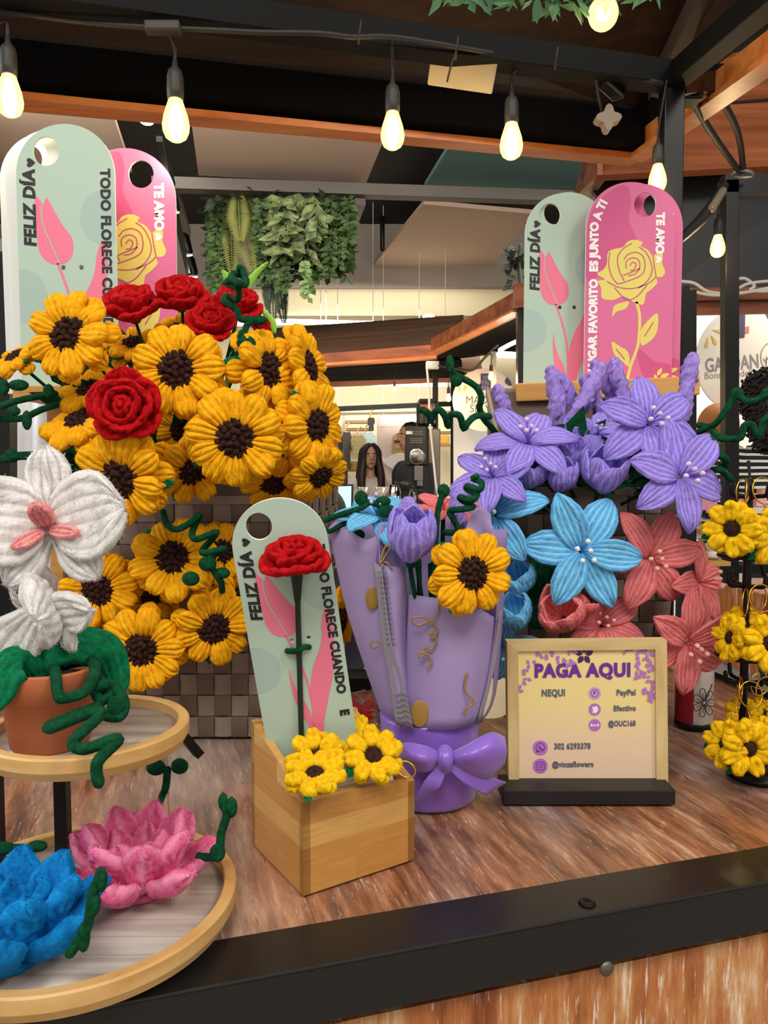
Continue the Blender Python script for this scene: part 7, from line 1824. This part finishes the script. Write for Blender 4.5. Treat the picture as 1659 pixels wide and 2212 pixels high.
# ------------------------------------------------------------------ people
SKIN = mat('skin', '#d0a088', .6); SKIN2 = mat('skin_tan', '#bc8668', .6); HAIRD = mat('dark_hair', '#1d1310', .55, bump=(120, .4, .004)); HAIRB = mat('chestnut_hair', '#2a1c16', .5, bump=(160, .4, .004))
def fuse(name, prims, m, parent, vox=.009, smooth=6):
    """prims: balls (c, r) and tapered limbs (pts, radii) fused into one continuous skin"""
    b = MB()
    for p in prims:
        if p[0] == 'b': b.ball(p[1], p[2], 18, 12)
        else: b.tube(p[1], p[2], 12, True, 4)
    o = part(name, b, m, parent)
    md = o.modifiers.new('fuse', 'REMESH'); md.mode = 'VOXEL'; md.voxel_size = vox; md.use_smooth_shade = True
    sm = o.modifiers.new('soft', 'SMOOTH'); sm.iterations = smooth; sm.factor = .5
    return o
def person(px, ychin, ytop, d, label, face=True, yaw=0, skin=SKIN, arms=True, pose=None):
    """head between ytop (crown) and ychin; standing on the floor"""
    top, chin = W(px, ytop, d), W(px, ychin, d); h = top.z - chin.z; k_ = h / .22
    root = thing('person', label, 'person', Matrix.Translation(V((top.x, d, -1.0))) @ rot(yaw, 'Z'))
    z = chin.z + 1.0; H = z
    pr = [('b', (0, 0, z + .115 * k_), (.074 * k_, .092 * k_, .108 * k_)), ('b', (0, -.022 * k_, z + .058 * k_), (.056 * k_, .066 * k_, .060 * k_)), ('b', (0, -.05 * k_, z + .012 * k_), (.026 * k_, .026 * k_, .018 * k_)),
          ('t', [(0, -.088 * k_, z + .125 * k_), (0, -.104 * k_, z + .088 * k_), (0, -.092 * k_, z + .078 * k_)], [.008 * k_, .013 * k_, .010 * k_]),
          ('t', [(0, .015, z + .06 * k_), (0, .02, z - .04 * k_), (0, .025, z - .11 * k_)], [.05 * k_, .046 * k_, .065 * k_]),
          ('b', (.076 * k_, .01, z + .105 * k_), (.012 * k_, .02 * k_, .03 * k_)), ('b', (-.076 * k_, .01, z + .105 * k_), (.012 * k_, .02 * k_, .03 * k_)),
          ('b', (0, .02, z - .24 * k_), (.155 * k_, .095 * k_, .17 * k_)), ('b', (0, .02, z - .42 * k_), (.135 * k_, .09 * k_, .17 * k_)), ('b', (0, .02, z - .58 * k_), (.155 * k_, .105 * k_, .14 * k_))]
    for s in (-1, 1):
        pr += [('t', [(s * .13 * k_, .02, z - .14 * k_), (s * .185 * k_, .02, z - .20 * k_), (s * .205 * k_, .02, z - .42 * k_), (s * .20 * k_, -.06, z - .66 * k_)], [.06 * k_, .056 * k_, .042 * k_, .03 * k_])]
        pr += [('t', [(s * .085 * k_, .02, z - .62 * k_), (s * .09 * k_, 0, z * .36), (s * .09 * k_, .02, .06)], [.085 * k_, .055 * k_, .036 * k_])]
        pr += [('b', (s * .09 * k_, -.05, .035), (.04 * k_, .10 * k_, .032))]
        hx, hz = s * .20 * k_, z - .66 * k_
        pr += [('b', (hx, -.075, hz - .045 * k_), (.018 * k_, .034 * k_, .045 * k_))]
        for f_ in range(4): pr += [('t', [(hx, -.05 - .016 * f_ * k_, hz - .07 * k_), (hx - s * .004, -.052 - .017 * f_ * k_, hz - .115 * k_), (hx - s * .014, -.052 - .016 * f_ * k_, hz - (.145 - .006 * abs(f_ - 1.4)) * k_)], [.008 * k_, .0075 * k_, .006 * k_])]
        pr += [('t', [(hx, -.045, hz - .03 * k_), (hx - s * .02, -.105 * k_ - .02, hz - .06 * k_), (hx - s * .022, -.115 * k_ - .02, hz - .085 * k_)], [.010 * k_, .009 * k_, .007 * k_])]
    fuse('body', [('b', V(p[1]), p[2]) if p[0] == 'b' else ('t', [V(q) for q in p[1]], p[2]) for p in [(p[0], [V(x) for x in p[1]] if p[0] == 't' else p[1], p[2]) for p in pr]], skin, None) if False else None
    b = MB()
    for p in pr:
        if p[0] == 'b': b.ball(p[1], p[2], 18, 12)
        else: b.tube(p[1], p[2], 12, True, 4)
    o = part('body', b, skin, root, False)
    md = o.modifiers.new('fuse', 'REMESH'); md.mode = 'VOXEL'; md.voxel_size = .008; md.use_smooth_shade = True
    sm = o.modifiers.new('soft', 'SMOOTH'); sm.iterations = 4; sm.factor = .5
    if face:
        EW = mat('eye_white', '#e8e0d8', .4); ED = mat('eye_dark', '#1c100c', .3); LIP = mat('lips', '#a05a52', .5); BRW = mat('eyebrow', '#2a1a14', .8)
        for s in (-1, 1):
            ex, ey, ez = s * .031 * k_, -.083 * k_, z + .112 * k_
            part('eye', MB().ball((ex, ey, ez), (.0135 * k_, .008 * k_, .0072 * k_), 12, 8), EW, root, False)
            part('iris', MB().ball((ex, ey - .005 * k_, ez), (.0066 * k_, .005 * k_, .0066 * k_), 10, 7), ED, root, False)
            part('eyebrow', MB().tube([(ex - .018 * k_, ey - .002, ez + .017 * k_), (ex, ey - .008 * k_, ez + .021 * k_), (ex + .018 * k_, ey - .002, ez + .017 * k_)], .0032 * k_, 6), BRW, root, False)
        part('lips', MB().ball((0, -.083 * k_, z + .045 * k_), (.021 * k_, .010 * k_, .0075 * k_), 14, 8), LIP, root, False)
    return root, z, k_
def shirt(root, z, k_, mats, nm='top', length=.62, sleeve=.3, idx=None):
    b = MB()
    pr = [(0, -.085), (.078, -.10), (.15, -.14), (.172, -.22), (.168, -.34), (.150, -.46), (.165, -length)]
    b.lathe([(r * k_, z + y * k_) for r, y in pr[::-1]][:-1] + [(.072 * k_, z - .085 * k_)], 36, tr(0, .02, 0), sx=1.08, sy=.68)
    for s in (-1, 1): b.tube([(s * .125 * k_, .02, z - .15 * k_), (s * .188 * k_, .02, z - .20 * k_), (s * .208 * k_, .02, z - .2 * k_ - sleeve * k_)], [.072 * k_, .072 * k_, .058 * k_], 16, True, 4)
    return part(nm, b, mats, root, False)
def long_hair(root, z, k_, m, length=.36, nm='hair'):
    b = MB()
    b.lathe([(.0, z + .232 * k_), (.045 * k_, z + .222 * k_), (.075 * k_, z + .198 * k_), (.087 * k_, z + .155 * k_), (.088 * k_, z + .11 * k_)][::-1], 26, tr(0, .022, 0), sx=1., sy=1.12)
    # keep the face clear: strands down both sides and the back
    for s in (-1, 1):
        for j, (x0, y0) in enumerate(((.070, -.05), (.080, -.02), (.086, .02), (.075, .06))):
            b.tube([(s * .02 * k_, y0 - .03 * k_, z + .215 * k_), (s * (x0 - .012) * k_, y0 - .012, z + .16 * k_), (s * x0 * k_, y0, z + .06 * k_), (s * (x0 + .018) * k_, y0 - .03, z - .10 * k_), (s * (x0 + .010) * k_, y0 - .05, z - length * k_)], [.016 * k_, .026 * k_, .028 * k_, .034 * k_, .016 * k_], 10, True, 4)
    b.tube([(0, .08 * k_, z + .15 * k_), (0, .10 * k_, z), (0, .10 * k_, z - length * k_)], [.07 * k_, .08 * k_, .05 * k_], 14)
    return part(nm, b, m, root, False)
TOPW = mat('white_top', '#d8cfc6', .8, bump=(60, .3, .003)); TROU = mat('dark_trousers', '#26262c', .8)
r_, z, k_ = person(800, 1011, 959, 6.7, 'girl with long dark hair in a white top standing in the coffee kiosk', yaw=8)
shirt(r_, z, k_, TOPW); long_hair(r_, z, k_, HAIRB)
def trousers(root, z, k_, m=TROU):
    b = MB()
    for s in (-1, 1): b.tube([(s * .07 * k_, .02, z - .56 * k_), (s * .09 * k_, .01, z * .36), (s * .09 * k_, .02, .09)], [.105 * k_, .078 * k_, .06 * k_], 16, True, 4)
    part('trousers', b, m, root, False)
trousers(r_, z, k_)
r_, z, k_ = person(884, 972, 914, 6.35, 'woman with tied-back dark hair half hidden behind the coffee grinder', yaw=-62, skin=SKIN2)
b = MB().lathe([(.0, z + .234 * k_), (.05 * k_, z + .222 * k_), (.080 * k_, z + .19 * k_), (.084 * k_, z + .15 * k_)][::-1], 24, tr(0, .025, 0), sy=1.12); b.ball((0, .12 * k_, z + .15 * k_), .04 * k_); part('hair', b, HAIRD, r_, False)
shirt(r_, z, k_, mat('dark_top', '#2a2a30', .8), sleeve=.12); trousers(r_, z, k_)
# dark head beyond the drooping sunflower
r_, z, k_ = person(700, 1180, 1066, 2.9, 'dark-haired person seen from behind below the drooping sunflower', False, 170, SKIN2)
b = MB().ball((0, .0, z + .13 * k_), (.095 * k_, .11 * k_, .12 * k_), 20, 14).tube([(0, .06 * k_, z + .08 * k_), (0, .09 * k_, z - .12 * k_)], [.08 * k_, .06 * k_], 12); part('hair', b, HAIRD, r_, False)
shirt(r_, z, k_, TROU); trousers(r_, z, k_)
# striped shirt, seen from behind
k = NT('striped_shirt'); tc = k.n('ShaderNodeTexCoord'); sx = k.n('ShaderNodeSeparateXYZ'); k.l(tc.outputs['Object'], sx.inputs[0])
nz = k.noise(None, 3.2, 2); k.l(tc.outputs['Object'], nz.inputs['Vector'])
ad = k.n('ShaderNodeMath', operation='MULTIPLY_ADD'); k.l(nz.outputs['Fac'], ad.inputs[0]); ad.inputs[1].default_value = .035; k.l(sx.outputs[2], ad.inputs[2])
mu = k.n('ShaderNodeMath', operation='MULTIPLY'); k.l(ad.outputs[0], mu.inputs[0]); mu.inputs[1].default_value = 40; fr = k.n('ShaderNodeMath', operation='FRACT'); k.l(mu.outputs[0], fr.inputs[0])
gt = k.n('ShaderNodeMath', operation='GREATER_THAN'); k.l(fr.outputs[0], gt.inputs[0]); gt.inputs[1].default_value = .62
k.l(k.mix(gt.outputs[0], lin('#17161a'), lin('#e6e0d6')), k.b.inputs['Base Color']); k.set(Roughness=.85); STRIPE = k.m
r_, z, k_ = person(1652, 922, 816, 2.95, 'person with dark curly hair in a black and white striped shirt, seen from behind', False, 176, SKIN2)
shirt(r_, z, k_, STRIPE); trousers(r_, z, k_)
b = MB(); rh = random.Random(8)
b.ball((0, .012, z + .125 * k_), (.098 * k_, .11 * k_, .118 * k_), 24, 16).tube([(0, .04 * k_, z + .12 * k_), (0, .07 * k_, z + .02 * k_), (0, .08 * k_, z - .06 * k_)], [.09 * k_, .09 * k_, .07 * k_], 18)
for p in list(b.v):
    if p.y < -.06 * k_ and p.z < z + .17 * k_: continue
    for _ in range(2):
        q = p + V((rh.uniform(-1, 1), rh.uniform(-.4, 1), rh.uniform(-1, 1))) * .012 * k_; t = rh.uniform(0, 6.28)
        b.tube([q + V((cos(t + i), sin(t + i) * .6, (i - 2) * .45)) * .012 * k_ for i in range(5)], .0042 * k_, 5, True, 2)
part('hair', b, HAIRD, r_, False)
bk = MB(); 
for s in (-1, 1): bk.tube([(s * .10 * k_, .10 * k_, z - .16 * k_), (s * .09 * k_, .13 * k_, z - .34 * k_), (s * .06 * k_, .13 * k_, z - .5 * k_)], .012 * k_, 8)
part('strap', bk, TROU, r_, False)
# auburn head behind the post
r_, z, k_ = person(1552, 985, 882, 3.5, 'auburn-haired person standing behind the right black post', False, 168, mat('skin_warm', '#c08658', .6))
b = MB().ball((0, .0, z + .14 * k_), (.092 * k_, .11 * k_, .105 * k_), 20, 14); part('hair', b, mat('auburn_hair', '#a0622c', .6, bump=(120, .4, .004)), r_, False)
shirt(r_, z, k_, mat('tan_top', '#c89058', .8)); trousers(r_, z, k_)
